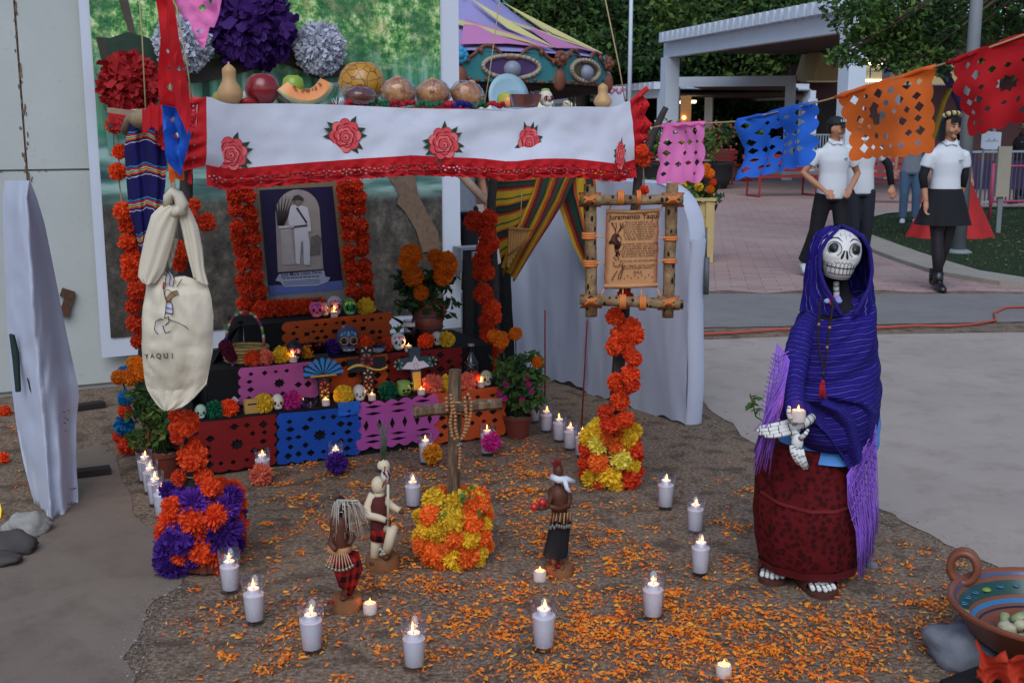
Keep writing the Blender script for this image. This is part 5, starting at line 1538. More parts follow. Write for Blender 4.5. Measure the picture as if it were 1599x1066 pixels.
MB().grid(lambda u,v: Vector(((.052 + .016 * v) * cos(2 * pi * u) * 1.08,(.036 + .01 * v) * sin(2 * pi * u),.004 + .06 * v + .004 * noise.noise(Vector((cos(6.28 * u) * 3,sin(6.28 * u) * 3,v))))),24,4,close=True).build('wrap',wrapm,pcup,world=False)
skull(onT(852,.07),.058,'little cream skull with a red eye and green crown on the high table','#c4b8a6',ring='#8c2f34',rz=ta,hair='#7fa04a',group='sugar skulls on the high table')
pb = lathe_thing('seed_rattle','tiny cream slit seed rattle on the tablecloth edge','rattle',onT(885,.05),[(.001,0),(.012,.002),(.017,.014),(.013,.026),(.001,.03)],M('seed_cream','#bfae92',.5),14)
MB().tube([(-.008,-.0155,.02),(.006,-.017,.012)],.002,5).build('slit',ink_b,pb,world=False)
ribb = thing('yarn_tassels','red green and blue yarn cord lying along the table edge','cord',onT(650,.02))
for (a,b),c_ in (((545,572),'#9c1a2a'),((572,606),'#1a5a3a'),((606,652),'#9c1a2a'),((652,690),'#1a5a3a'),((690,708),'#a02030'),((708,735),'#1c1a70'),((735,758),'#1a5a3a'),((758,788),'#9c1a2a')):
 w = MB()
 for i in range(14):
  x = lerp(a,b,i / 13)
  w.ball(onT(x,.012 + rnd.uniform(-.012,.012)) + Vector((0,0,rnd.uniform(.002,.016))),rnd.uniform(.007,.011),6,4)
 w.build('yarn',M('yarn' + c_,c_,.9,.2,100),ribb)
ff_ = MB()
for i in range(16): ff_.tube([onT(522 + i,.02),onT(522 + i + rnd.uniform(-4,4),.01) + Vector((0,0,rnd.uniform(.01,.03)))],.0012,4)
tag(ff_.build('white_fringe',M('fringe_white','#d0d2da',.8)),'frayed white plastic ends beside the melon slice','wrapper')
# ------------------------------------------------------------------ flower garlands wound round the posts
def garland(label,pts,Yf,group=None,cord=True,kinds=('paper','paper2'),name='flower_garland'):
 """pts: (px, py, r px, colour); Yf(py) -> distance"""
 base = min((P(x,y,Yf(y)) for x,y,r,c in pts),key=lambda q: q.z)
 t = thing(name,label,'garland',base,0,group)
 for x,y,r,c in pts:
  Y = Yf(y) + rnd.uniform(-.03,.03)
  p = P(x,y,Y)
  flower(t,p,r / CF * p.y * 1.04,rnd.choice(kinds),c)
 if cord:
  MB().tube([P(x,y,Yf(y) + .03) for x,y,r,c in pts],.0035,5).build('cord',twine,t)
 return t
gG = 'paper flower garlands on the table posts'
rnd.seed(41)
# rear left post, full height
yb = A(-.12,.55).y
garland('orange garland on the rear post behind the cotton bag and striped blanket',
  [(178,196,12,'orange'),(187,237,11,'orange'),(184,268,13,'orange'),(192,330,14,'orange'),(200,352,14,'redorange'),(198,378,13,'orange'),(206,408,16,'orange'),(213,395,13,'redorange'),(204,428,13,'orange'),(214,455,15,'redorange'),(208,478,12,'redorange'),(212,505,14,'redorange'),(216,532,12,'redorange')],lambda y: yb - .1,gG)
# coloured pompom string below, at the pot
garland('blue and orange paper flower string hanging behind the marigold pot',[(196,622,12,'teal_blue'),(196,642,11,'redorange'),(194,664,15,'teal_blue'),(198,694,15,'redorange'),(193,580,9,'teal_blue'),(186,682,10,'redorange')],lambda y: yb - .1,None)
# front left post
yl_ = lambda y: 4.02
garland('orange garland winding down the front post below the cotton bag',[(291,660,20,'orange'),(274,650,11,'redorange'),(277,683,11,'redorange'),(301,714,23,'orange'),(279,745,12,'redorange'),(318,745,15,'orange'),(328,760,15,'orange'),(338,770,13,'orange'),(304,690,10,'redorange'),(272,668,9,'orange')],yl_,gG)
# front right post
yr_ = lambda y: 4.89
garland('orange garland winding round the front post under the parchment frame',[(975,467,14,'orange'),(960,494,14,'orange'),(985,512,16,'orange'),(972,528,20,'orange'),(960,541,14,'orange'),(992,523,14,'orange'),(990,560,13,'orange'),(984,552,11,'redorange'),(984,585,15,'orange'),(964,597,15,'orange'),(988,600,12,'redorange'),(974,608,12,'redorange'),(968,625,15,'orange'),(945,643,12,'redorange'),(976,655,14,'orange'),(950,663,13,'redorange'),(962,660,12,'orange')],yr_,gG)
# rear right post
yq_ = lambda y: A(1.8,.55).y - .12
garland('orange garland on the rear post beside the yellow striped blanket',[(741,345,15,'redorange'),(763,342,14,'redorange'),(760,366,14,'redorange'),(757,388,13,'redorange'),(768,380,12,'redorange'),(752,408,14,'redorange'),(761,425,12,'orange'),(749,427,11,'redorange'),(755,458,15,'redorange'),(767,481,14,'orange'),(760,502,13,'redorange'),(772,495,11,'orange'),(764,522,14,'redorange'),(775,540,12,'redorange'),(766,550,12,'redorange'),(770,568,10,'redorange')],yq_,gG)
garland('small orange tissue flowers on the front corner post above the cotton bag',[(303,320,10,'orange'),(298,336,9,'orange'),(322,347,14,'redorange'),(276,388,13,'orange'),(288,394,14,'orange'),(281,412,12,'redorange')],lambda y: 4.04,None)
garland('three orange tissue flowers at the tablecloth corner above the parchment frame',[(1003,235,9,'orange'),(1004,250,10,'orange'),(1006,297,7,'redorange')],lambda y: 4.86,None)

# ------------------------------------------------------------------ flower covered buckets
def bucket(label,c,r,h,fl,seed,cx_px,edge,m,tops=None,kinds=('paper','mari','carn'),ball=False):
 """fl: (px, py, r px, colour) on the visible side; the rest of the bucket is filled in the same colours"""
 q = random.Random(seed)
 t = thing('flower_bucket',label,'flower arrangement',c)
 MB().lathe([(r * .72,0),(r * .86,h * .8),(r * .9,h * .82),(r * .84,h * .82),(.001,h * .8)],24,c).build('bucket',m,t,ang=50)
 cols = [f[3] for f in fl]
 for px,py,rp,col in fl:
  # meet the bucket's flank
  d = ray(px,py); o = _C - Vector((c.x,c.y,0))
  best = None
  re_ = r * (.99 - .17 * (1 - min(1,(py - min(f[1] for f in fl)) / 60.)) - .14 * max(0,(py - max(f[1] for f in fl) + 30) / 30.)) if ball else r * .92
  a_ = d.x ** 2 + d.y ** 2; b_ = 2 * (o.x * d.x + o.y * d.y); cc_ = o.x ** 2 + o.y ** 2 - re_ ** 2
  disc = b_ * b_ - 4 * a_ * cc_
  if disc > 0: s_ = (-b_ - disc ** .5) / (2 * a_)
  else: s_ = -b_ / (2 * a_)
  p = _C + d * s_
  if p.z > h * 1.02: p = _C + d * ((h * .97 - CH) / d.z)
  flower(t,p,rp / CF * p.y * 1.14,q.choice(kinds),col)
 for i in range(int(26)):                    # the far side
  a = R(q.uniform(25,155)); z = q.uniform(.15,.95) * h
  flower(t,c + Vector((cos(a) * r * .9,sin(a) * r * .9,z)),r * .34,q.choice(kinds),q.choice(cols))
 return t
galv = M('galvanised','#8c8d8f',.4,.15,20,metal=.5)
blkb = M('black_bucket','#1e1c1c',.4,.1,20)
PU,VI,OR,RO = 'purple','violet','orange','redorange'
bc1 = G(314,880); bc1.z = 0
b1 = bucket('bucket covered in purple and orange paper flowers at the foot of the front post',bc1,.145,.27,
       [(283,776,15,VI),(305,787,23,VI),(355,790,18,VI),(330,768,12,OR),(268,790,14,OR),(268,815,18,OR),(300,812,18,OR),(335,806,19,OR),(366,815,13,RO),(282,838,27,PU),(345,832,28,PU),(314,860,20,OR),(262,858,20,PU),(284,866,15,OR),(270,885,22,PU),(255,875,15,'deep_purple'),(300,874,13,PU),(335,868,15,OR),(341,885,12,OR),(362,775,15,PU),(262,765,12,PU),(325,780,13,RO),(368,850,13,PU),(255,830,13,RO),(344,758,13,OR),(312,762,14,RO),(312,830,12,RO)],3,314,0,blkb,kinds=('paper','carn','spiky'))
lab_ = MB()
for i in range(7): lab_.box(bc1 + Vector((-.02 + i * .022,-.118 - .006 * (3 - abs(i - 3)) ,.045)),(.023,.004,.06))
lab_.build('printed_label',M('bucket_label','#5a2a20',.5,.4,40),b1,smooth=False)
b2c = G(955,752); b2c.z = 0
YE,LE = 'yellow','lemon'
bucket('bucket of yellow and orange marigolds at the foot of the far front post',b2c,.125,.26,
       [(920,684,15,YE),(937,694,15,'lemon'),(968,715,17,LE),(978,686,16,YE),(955,680,16,'tangerine'),(985,700,16,RO),(960,696,14,'tangerine'),(918,700,14,RO),(937,722,17,'tangerine'),(987,726,12,YE),(925,748,15,YE),(952,742,18,YE),(980,748,17,RO),(915,722,12,RO),(996,735,10,RO),(935,672,13,YE),(975,665,14,RO),(990,672,11,YE),(947,668,13,'tangerine'),(962,757,13,YE),(938,757,11,RO),(993,712,11,RO),(916,740,12,RO)],4,955,0,blkb,kinds=('mari','carn','paper'),ball=True)
b3c = G(709,872); b3c.z = 0
b3 = bucket('bucket of fresh yellow and orange marigolds holding the wooden cross',b3c,.125,.235,
       [(678,782,18,YE),(716,788,19,YE),(745,780,12,YE),(742,790,17,'tangerine'),(672,805,16,'tangerine'),(705,812,20,YE),(735,815,19,'tangerine'),(755,820,13,YE),(665,826,14,YE),(688,830,16,YE),(710,838,16,'tangerine'),(732,838,17,YE),(752,838,15,'tangerine'),(662,850,17,'tangerine'),(682,862,18,'tangerine'),(704,868,15,YE),(727,866,18,'tangerine'),(748,862,14,YE),(758,850,12,'tangerine'),(672,870,14,'tangerine'),(695,850,14,'tangerine'),(745,875,12,YE),(690,772,14,'tangerine'),(760,805,11,'tangerine'),(655,835,11,YE),(712,880,12,YE),(690,878,12,'tangerine'),(730,880,10,'tangerine'),(722,770,12,'tangerine'),(655,805,10,YE)],5,709,0,galv,kinds=('mari','carn','mari'),ball=True)
lv = MB()
for px,py in ((700,790),(725,775),(750,800),(692,800),(733,768)):
 leaves(lv,P(px,py,b3c.y - .12),.02,7,.03)
lv.build('leaves',[leaf_mats[2],leaf_mats[2],leaf_mats[1]],b3,smooth=False)

# wooden cross with rosary
oldwood = N('old_wood')
mp = oldwood.n('Mapping'); mp.inputs['Scale'].default_value = (30,30,4); oldwood.l(oldwood.tc.outputs['Object'],mp.inputs[0])
nn_ = oldwood.n('TexNoise',inp={'Scale': 1.6,'Detail': 6,'Roughness': .7}); oldwood.l(mp.outputs[0],nn_.inputs['Vector'])
oldwood.col(oldwood.ramp(nn_.outputs[0],[(.3,'#2e2018'),(.5,'#5b4634'),(.72,'#8c755e')])); oldwood.rough(.75,.3); oldwood.bump(nn_.outputs[0],.006,.9); oldwood = oldwood.m
cy = b3c.y
wc = thing('wooden_cross','rough wooden cross standing in the marigold bucket','cross',Vector((b3c.x,cy,.1)))
def post_poly(a,b,r0,r1,n=7,seed=1):
 q = random.Random(seed); a,b = Vector(a),Vector(b)
 k = 8
 return MB().tube([a.lerp(b,i / k) + Vector((q.uniform(-1,1),q.uniform(-1,1),q.uniform(-1,1))) * r0 * .06 for i in range(k + 1)],[lerp(r0,r1,i / k) * q.uniform(.93,1.07) for i in range(k + 1)],n)
pb_,ptp = P(706,800,cy),P(711,577,cy)
post_poly(pb_ + Vector((0,0,-.15)),ptp,.027,.024,6,2).build('upright',oldwood,wc,ang=40)
post_poly(P(645,643,cy - .045),P(784,629,cy - .03),.0235,.022,7,5).build('crossbeam',oldwood,wc,ang=40)
MB().tube([P(712 + 10 * cos(q),637 + 14 * sin(q),cy - .05 + (.06 if cos(q) * 0 else 0)) for q in (.6,2.5,3.8,5.6)],.004,5).build('lashing',twine,wc)
ro = thing('rosary','brown wooden bead rosary draped over the cross arm','rosary',P(715,690,cy - .085))
beadm = M('wood_bead','#8f5f38',.35,.2,30,spec=.5)
bdm = MB().ball((0,0,0),1,10,7).mesh('bead',beadm)
strands = [[(698,640),(697,622),(704,617),(706,640),(703,660),(706,680),(714,690)],[(707,628),(711,650),(711,668),(716,688)],[(727,640),(726,621),(731,616),(736,628),(735,645),(731,665),(722,686)],[(728,638),(728,660),(725,675),(719,689)],[(718,700),(718,715),(717,730),(716,737)]]
for st in strands:
 pts = []
 for a,b in zip(st,st[1:]):
  n = max(1,int(((a[0] - b[0]) ** 2 + (a[1] - b[1]) ** 2) ** .5 / 5.0))
  pts += [(lerp(a[0],b[0],i / n),lerp(a[1],b[1],i / n)) for i in range(n)]
 MB().tube([P(x,y,cy - .085) for x,y in st],.0015,4).build('cord',twine,ro)
 for x,y in pts:
  o = link('bead',bdm,ro); o.location = ROOTM[ro.name] @ P(x,y,cy - .085); r_ = 3.1 / CF * cy; o.scale = (r_,r_,r_)
cr2 = MB().bar(P(717,697,cy - .09),P(717,690,cy - .09),.005,.004).bar(P(713,695,cy - .09),P(721,692,cy - .09),.004,.005)
cr2.build('medal',M('medal','#a8a49c',.3,metal=.7),ro,smooth=False)

# ------------------------------------------------------------------ potted plants
def pot_plant(label,c,ph,pr,leafpx,heads,extra,Y,lmats,group=None):
 t = thing('potted_marigold',label,'potted plant',c,0,group)
 MB().lathe([(pr * .74,0),(pr * .95,ph * .86),(pr * 1.05,ph * .86),(pr * 1.05,ph),(pr * .96,ph),(pr * .92,ph * .9),(.001,ph * .9)],24,c).build('pot',M('plant_pot','#5f2c22',.6,.12,12),t,ang=40)
 MB().lathe([(pr * .92,ph * .91),(.001,ph * .93)],16,c).build('soil',dirt,t)
 lvs,sts = MB(),MB()
 top = c + Vector((0,0,ph * .9))
 for px,py,rr,n in leafpx:
  p = P(px,py,Y + rnd.uniform(-.08,.08))
  leaves(lvs,p,rr,n,.045)
  sts.tube([top + Vector((rnd.uniform(-.03,.03),rnd.uniform(-.03,.03),0)),top.lerp(p,.6) + Vector((0,0,.02)),p],[.004,.003,.002],4)
 for px,py,r,col in heads:
  p = P(px,py,Y - .05); flower(t,p,r / CF * p.y * 1.05,'mari',col); sts.tube([top,p],.003,4)
 for px,py in extra:
  p = P(px,py,Y - .09); flower(t,p,4.5 / CF * p.y,'carn','magenta','small_bloom')
 lvs.build('leaves',lmats,t,smooth=False); sts.build('stem',stg,t)
 return t
rnd.seed(51)
ppc = G(808,682); ppc.z = 0
pot_plant('terracotta potted marigold plant at the step end with red blooms',ppc,.12,.075,[(rnd.uniform(785,835),rnd.uniform(545,640),.05,30) for _ in range(26)],[(805,521,10,'marigold'),(782,530,13,'marigold'),(770,524,9,'marigold'),(839,565,9,'marigold')],
          [(790,600),(788,622),(822,590),(830,612),(815,625),(780,615),(826,600),(778,633)],ppc.y,[leaf_mats[0],leaf_mats[1],leaf_mats[1]],'potted marigold plants')
ppl = G(258,742); ppl.z = 0
pot_plant('terracotta potted marigold plant behind the front post and cotton bag',ppl,.12,.08,[(rnd.uniform(212,275),rnd.uniform(595,690),.055,34) for _ in range(34)],[(186,589,12,'marigold'),(206,588,14,'marigold'),(216,580,16,'marigold'),(214,568,12,'marigold'),(206,566,9,'gold')],[],ppl.y,[leaf_mats[0],leaf_mats[1],leaf_mats[2]],'potted marigold plants')
inc = M('incense_red','#7e1c22',.6,.1,50)
for px0,y0,px1,y1,lb in ((851,630,851,484,'red incense stick rising behind the candle row, nearer the potted plant'),(908,668,917,500,'red incense stick leaning beside the yellow and orange bucket'),(228,742,235,628,'red incense stick under the cotton bag')):
 a = G(px0,y0); o = MB().tube([a,P(px1,y1,a.y)],.0042,6).build('incense_stick',inc); tag(o,lb,'incense stick','red incense sticks in the soil')
# wooden planter box with marigolds out on the plaza
pbx = G(1084,411)
wp_ = thing('planter_box','pale wooden planter box behind the white screen','planter',pbx)
pine = M('pale_pine','#b09a66',.7,.14,8,.2)
L_,W_,H_ = .78,.55,.76
e_,n_ = Vector((cos(R(-8)),sin(R(-8)),0)),Vector((sin(R(8)),cos(R(8)),0))
o0 = P(1118,199,pbx.y); o0.z = 0
def bxp(u,v,z): return o0 - e_ * u + n_ * v + Vector((0,0,z))
for i in range(4):
 z_ = .1 + i * .18
 MB().bar(bxp(0.04,.02,z_),bxp(L_ - .04,.02,z_),.03,.172).build('plank',pine,wp_,smooth=False)
 MB().bar(bxp(.02,.04,z_),bxp(.02,W_,z_),.03,.172).build('plank',pine,wp_,smooth=False)
for u,v in ((.04,.0),(L_ - .04,.0),(.04,W_)): MB().bar(bxp(u,v,0.01),bxp(u,v,H_ - .02),.1,.05).build('corner_post',pine,wp_,smooth=False)
MB().bar(bxp(-.03,.0,H_),bxp(L_ + .03,.0,H_),.09,.035).build('top_rail',pine,wp_,smooth=False)
MB().bar(bxp(.0,.06,H_),bxp(.0,W_ + .03,H_),.09,.035).build('top_rail',pine,wp_,smooth=False)
MB().box((bxp(L_ / 2,W_ / 2,.6)),(L_ - .1,W_ - .1,.1),0,R(-8)).build('soil',dirt,wp_,smooth=False)
mg = thing('marigold_plants','orange and yellow marigolds growing in the planter box','flowers',bxp(L_ / 2,W_ / 2,.65))
lvs = MB()
for _ in range(22): leaves(lvs,bxp(rnd.uniform(.0,L_),rnd.uniform(.0,W_),.74 + rnd.uniform(0,.2)),.13,40,.09)
lvs.build('leaves',leaf_mats,mg,smooth=False)
for px,py,r,c in ((1100,268,9,'marigold'),(1108,271,8,'marigold'),(1092,270,7,'marigold'),(1113,285,6,'orange'),(1109,296,7,'marigold'),(1091,292,7,'yellow'),(1066,291,7,'yellow'),(1103,262,7,'marigold'),(1078,280,6,'marigold'),(1055,284,7,'orange')):
 p = P(px,py,pbx.y + .1); flower(mg,p,r / CF * p.y,'mari',c)

# ------------------------------------------------------------------ white cloth screens
sheetc = M('screen_cloth','#c0c4d4',.85,.03,4,.15,200,trans=.25)
near,far = G(1070,664),G(800,575)
near.z = far.z = 0
ex = (far - near); SL = ex.length; ex = ex.normalized(); exn = Vector((ex.y,-ex.x,0))
if exn.x < 0: exn = -exn
sw = thing('cloth_screen','white cloth stretched over a rounded frame screen behind the candle row','screen',near)
HT = 1.30
def scr_top(u):                              # u metres from the near end
 r = .30
 return HT if u > r else HT - r + (r * r - (r - u) ** 2) ** .5
def sc_in(u,v):
 um = u * SL
 f = .009 * sin(um * 21 + 6 * noise.noise(Vector((um * 2,v,0)))) * (.25 + .75 * v) * min(1,um * 3) + .03 * noise.noise(Vector((um * 3,v * 2,1))) + .006 * noise.noise(Vector((um * 11,v * 9,4))) + .008 * crease(um * 3,v * 2,1)
 zz = lerp(-.0 + .03 * (um / SL) + .014 * sin(um * 13) + .008 * sin(um * 41),scr_top(um),v)
 return near + ex * um + exn * f + Vector((0,0,zz))
b = MB().grid(sc_in,90,16)
def sc_end(u,v):                            # near edge wrapping round the frame
 a = u * pi * .8
 return near + exn * (.055 * (1 - cos(a))) - ex * (.03 * sin(a) + .012 * sin(v * 7)) + Vector((0,0,lerp(.005,HT - .28,v)))
b.grid(sc_end,8,16)
def sc_cap(u,v):                            # rounded shoulder and top edge
 um = v * SL
 return near + ex * um + exn * (.11 * u + .012 * sin(pi * u)) + Vector((0,0,scr_top(um) + .012 * sin(pi * u)))
b.grid(sc_cap,6,60)
b.grid(lambda u,v: near + ex * (u * SL) + exn * .11 + Vector((0,0,lerp(.02,scr_top(u * SL),v))),40,4)
b.build('cloth',sheetc,sw)
MB().tube([near - ex * .035 + exn * .09 + Vector((0,0,.72)),near - ex * .035 + exn * .088 + Vector((0,0,.92))],.015,8).tube([near - ex * .03 + exn * .085 + Vector((0,0,.9)),near - ex * .03 + exn * .082 + Vector((0,0,1.08))],.006,6).build('tension_rod',M('rod_grey','#55575c',.5),sw)
for u in (.25,1.0,SL - .2): MB().tube([near + ex * u + exn * .05,near + ex * u + exn * .05 + Vector((0,0,scr_top(u) - .03))],.014,6).build('frame_pole',grey,sw)
# left screen: cloth hung over the end of a narrow frame
ls = thing('cloth_screen','white cloth hung on a narrow screen end in front of the white wall','screen',G(78,815))
Yn = G(78,815).y
def ls_row(py):
 return interp([(282,8,46,47),(310,4,42,58),(350,5,47,70),(430,8,52,86),(520,12,57,104),(612,19,64,124),(660,25,69,119),(720,36,74,119),(770,49,77,122),(800,58,79,123),(820,64,80,120)],py)
def ls_pt(u,v):
 py = lerp(820,282,v)
 l,r_,q = ls_row(py)
 if u < .5:
  t = u / .5
  x = lerp(l,r_,t); Y = Yn + .22 * (1 - t) + .02 * sin(v * 6)
 else:
  t = (u - .5) / .5
  x = lerp(r_,q,t); Y = Yn + .06 * t + lerp(.14,.5,v) * t + .03 * sin(t * 9 + v * 3) * (1.15 - v)
 Y += .022 * noise.noise(Vector((u * 5,v * 7,2))) + .008 * noise.noise(Vector((u * 14,v * 20,5))) + .03 * crease(u * 2,v * 4,2)
 p = P(x,py,Y)
 if py >= 790: p.z = max(p.z,.004)
 return p
lb_ = MB().grid(ls_pt,26,40)
lb_.grid(lambda u,v: P(lerp(ls_row(lerp(820,282,v))[0],ls_row(lerp(820,282,v))[2],u),lerp(820,282,v),Yn + lerp(.22,lerp(.2,.56,v),u) + .02) ,6,20)
lb_.build('cloth',sheetc,ls)
sl_ = MB().prism([P(x,y,Yn + .1) for x,y in ((14,522),(20,524),(27,552),(30,612),(24,612),(19,560))],(0,.02,0))
sl_.build('slit',M('slit_dark','#23302c',.9),ls,smooth=False)
MB().prism([P(x,y,Yn + .09) for x,y in ((42,590),(46,602),(50,616),(46,608))],(0,.01,0)).build('slit',blk,ls,smooth=False)
mk = MB()
for x,y in ((100,643),(107,640),(103,652),(98,700),(102,672),(101,660),(106,655)): mk.ball(P(x,y,Yn + .16),(.006,.003,.003),5,3)
for x,y in ((112,763),(116,762),(108,786),(114,784)): mk.ball(P(x,y,Yn + .1),(.012,.004,.004),5,3)
mk.build('stain',M('mud_stain','#5c4a42',.9),ls)
for a,b_,lb in (((120,643),(163,635),'dark plank lying behind the narrow cloth screen, nearer the wall'),((121,746),(173,739),'dark plank lying beside the narrow cloth screen, nearer the candle row')):
 p,q = G(*a),G(*b_)
 o = MB().bar(p + Vector((-.15,-.06,.02)),q + Vector((0,0,.02)),.07,.03).build('dark_plank',M('plank_dark','#2a2522',.9,.2,10),smooth=False)
 tag(o,lb,'plank','dark planks by the narrow screen')

# ------------------------------------------------------------------ parchment in a cactus wood frame
SY = 4.80
sg = thing('parchment_sign','parchment with printed oath laced into a cactus wood frame','sign',P(985,480,SY))
ck = N('cactus_wood')
vo = ck.n('TexVoronoi',inp={'Scale': 46}); mp = ck.n('Mapping'); mp.inputs['Scale'].default_value = (1,1,.45)
ck.l(ck.tc.outputs['Object'],mp.inputs[0]); ck.l(mp.outputs[0],vo.inputs['Vector'])
hol = ck.ramp(vo.outputs['Distance'],[(.2,1.0),(.3,0.0)])
ck.col(ck.mix(hol,ck.ramp(ck.noise(26,5),[(.3,'#5d4733'),(.6,'#8c7050'),(.8,'#a98c66')]),'#20160f')); ck.rough(.8,.2)
ck.bump(ck.math('SUBTRACT',ck.noise(30,4),hol),.01,1.0); ck = ck.m
def sp(x,y,o=0.0): return P(x,y,SY - o)
rl_ = 9.5 / CF * SY
post_poly(sp(1050,286),sp(1043,495),rl_,rl_ * .97,12,11).build('log',ck,sg)
post_poly(sp(921,288),sp(924,494),rl_,rl_ * 1.02,12,12).build('log',ck,sg)
post_poly(sp(905,313,.035),sp(1066,312,.035),rl_ * .85,rl_ * .8,12,13).build('log',ck,sg)
post_poly(sp(906,468,.035),sp(1067,475,.035),rl_ * .85,rl_ * .85,12,14).build('log',ck,sg)
leather = M('leather_lace','#c4733c',.7,.12,30)
def wrap(c,ax,r,n=5,w=4.4):
 b = MB()
 for i in range(n):
  o = (i - (n - 1) / 2) * w * .75
  cx,cy_ = c[0] + (o if ax == 'h' else 0),c[1] + (o if ax == 'v' else 0)
  R_ = Vector((1,0,0)) if ax == 'v' else Vector((0,0,1))
  cc_ = sp(cx,cy_,.0 if ax == 'v' else .035)
  b.tube([cc_ + R_ * (r * cos(q)) + Vector((0,r * sin(q),0)) for q in [2 * pi * k_ / 16 for k_ in range(16)]],w * .5 / CF * SY,5,closed=True)
 return b
for c_,ax,n in (((969,309),'h',3),((997,309),'h',2),((972,471),'h',3),((1003,473),'h',3),((1047,372),'v',2),((1046,407),'v',2),((920,368),'v',3),((922,411),'v',3)):
 wrap(c_,ax,rl_ * 1.06,n).build('lace_wrap',leather,sg)
for cx_,cy_ in ((921,312),(1051,312),(923,470),(1044,473)):
 b = MB()
 for i in range(5):
  o = (i - 2) * 2.6
  b.tube([sp(cx_ - 11 + o,cy_ - 10,.0),sp(cx_ + o * .6,cy_,.035 + rl_ * 1.75),sp(cx_ + 11 + o,cy_ + 10,.0)],.0052,5)
  b.tube([sp(cx_ + 11 + o,cy_ - 10,.0),sp(cx_ + o * .6,cy_,.035 + rl_ * 1.85),sp(cx_ - 11 + o,cy_ + 10,.0)],.0052,5)
 b.build('lashing',leather,sg)
parch = N('parchment')
uvs = parch.sep('UV')
ed = parch.math('MULTIPLY',parch.math('MULTIPLY',uvs[0],parch.math('SUBTRACT',1.0,uvs[0])),4.0)
nf = parch.noise(7,5,'UV')
edge = parch.ramp(parch.math('ADD',ed,parch.math('MULTIPLY',nf,.35)),[(.2,1.0),(.55,0.0)])
parch.col(parch.mix(edge,parch.mix(parch.noise(4,4,'UV'),'#ab7850','#bd8c62'),'#7d432a')); parch.rough(.8,.2); parch = parch.m
def pc(u,v,o=0):                           # parchment coordinates, v up
 l = lerp(943,946.5,v) + 1.5 * noise.noise(Vector((v * 9,0,0))); r_ = lerp(1026,1029.5,v) + 1.8 * noise.noise(Vector((v * 9,7,0)))
 t = 330 + 1.5 * sin(u * 5); bt_ = 450 + 1.2 * sin(u * 4 + 1)
 return sp(lerp(l,r_,u),lerp(bt_,t,v),.012 + .006 * sin(v * 3.0) + o)
b = MB().grid(lambda u,v: pc(u,v),16,30)
b.tube([pc(0,1,.0),pc(.5,1,.004),pc(1,1,.0)],.007,8)
b.tube([pc(-.01,.035,.004),pc(.5,.03,.008),pc(1.01,.035,.004)],.0095,8)
b.build('parchment',parch,sg)
dkink = M('parchment_ink','#3d2018',.7,0)
text('Juramento Yaqui',pc(.52,.908,.004),pc(.9,.9) - pc(.1,.9),pc(.5,.95) - pc(.5,.9),.0305,dkink,sg,shear=.12,bold=.012)
lines = ['Para ti no habrá ya sol','para ti no habrá ya noche','para ti no habrá ya muerte','para ti no habrá ya dolor','para ti no habrá ya calor','ni sed, ni hambre, ni lluvia','ni aire, ni enfermedades','ni familia. Nada podrá','',
         'atemorizarte, todo ha concluido','para ti, excepto una cosa:','el cumplimiento del deber.','En el puesto que se te designe','ahí quedarás por la defensa','de tu nación, de tu pueblo,','','de tu raza, de tus costumbres','','de tu religión. ¿Juras cumplir','con el mandato divino?','','EHUI']
for i,ln in enumerate(lines):
 if not ln: continue
 text(ln,pc(.63,.85 - i * .0315,.004),pc(.9,.9) - pc(.1,.9),pc(.5,.95) - pc(.5,.9),.0128 if ln != 'EHUI' else .016,dkink,sg)
deer = MB()
def dl(pts,r=.0016): deer.tube([pc(x,y,.005) for x,y in pts],r,5)
for pts in ([(.20,.73),(.16,.80),(.10,.86)],[(.18,.75),(.20,.82),(.19,.87)],[(.14,.82),(.13,.87)],[(.23,.73),(.28,.80),(.27,.87)],[(.28,.80),(.33,.87)],[(.25,.75),(.33,.82)],[(.22,.72),(.28,.68),(.31,.64)],[(.24,.68),(.25,.72)],
   [(.16,.42),(.20,.38),(.26,.39),(.23,.45)],[(.16,.36),(.18,.30),(.26,.29),(.30,.33)],[(.34,.34),(.33,.26),(.28,.18),(.26,.12)],[(.37,.30),(.33,.20),(.30,.12)],[(.18,.13),(.13,.12)],[(.24,.24),(.16,.14)]): dl(pts)
deer.prism([pc(x,y,.004) for x,y in ((.06,.60),(.10,.64),(.13,.70),(.19,.73),(.24,.70),(.22,.66),(.27,.61),(.30,.63),(.29,.55),(.25,.51),(.18,.52),(.17,.58),(.12,.59),(.08,.58))],(0,.001,0))
deer.prism([pc(x,y,.004) for x,y in ((.18,.51),(.21,.46),(.19,.43),(.23,.42),(.25,.46),(.27,.43),(.29,.44),(.26,.50))],(0,.001,0))
for i in range(9):
 x,y = .38 + i * .065,.135 + (i % 2) * .03; deer.ball(pc(x,y,.005),(.003,.001,.0025),5,3)
deer.build('deer_drawing',dkink,sg)
for a,b_ in (((949,331),(958,314)),((998,329),(997,314)),((1028,333),(1040,316)),((944,370),(925,368)),((944,410),(926,411)),((1028,371),(1044,372)),((1027,407),(1044,406)),((944,449),(937,466)),((973,450),(972,468)),((1001,450),(1002,470)),((1026,450),(1033,468))):
 MB().tube([sp(*a,.016),sp(*b_,.02)],.0028,5).build('lace',M('lace_pale','#c98f62',.7),sg)

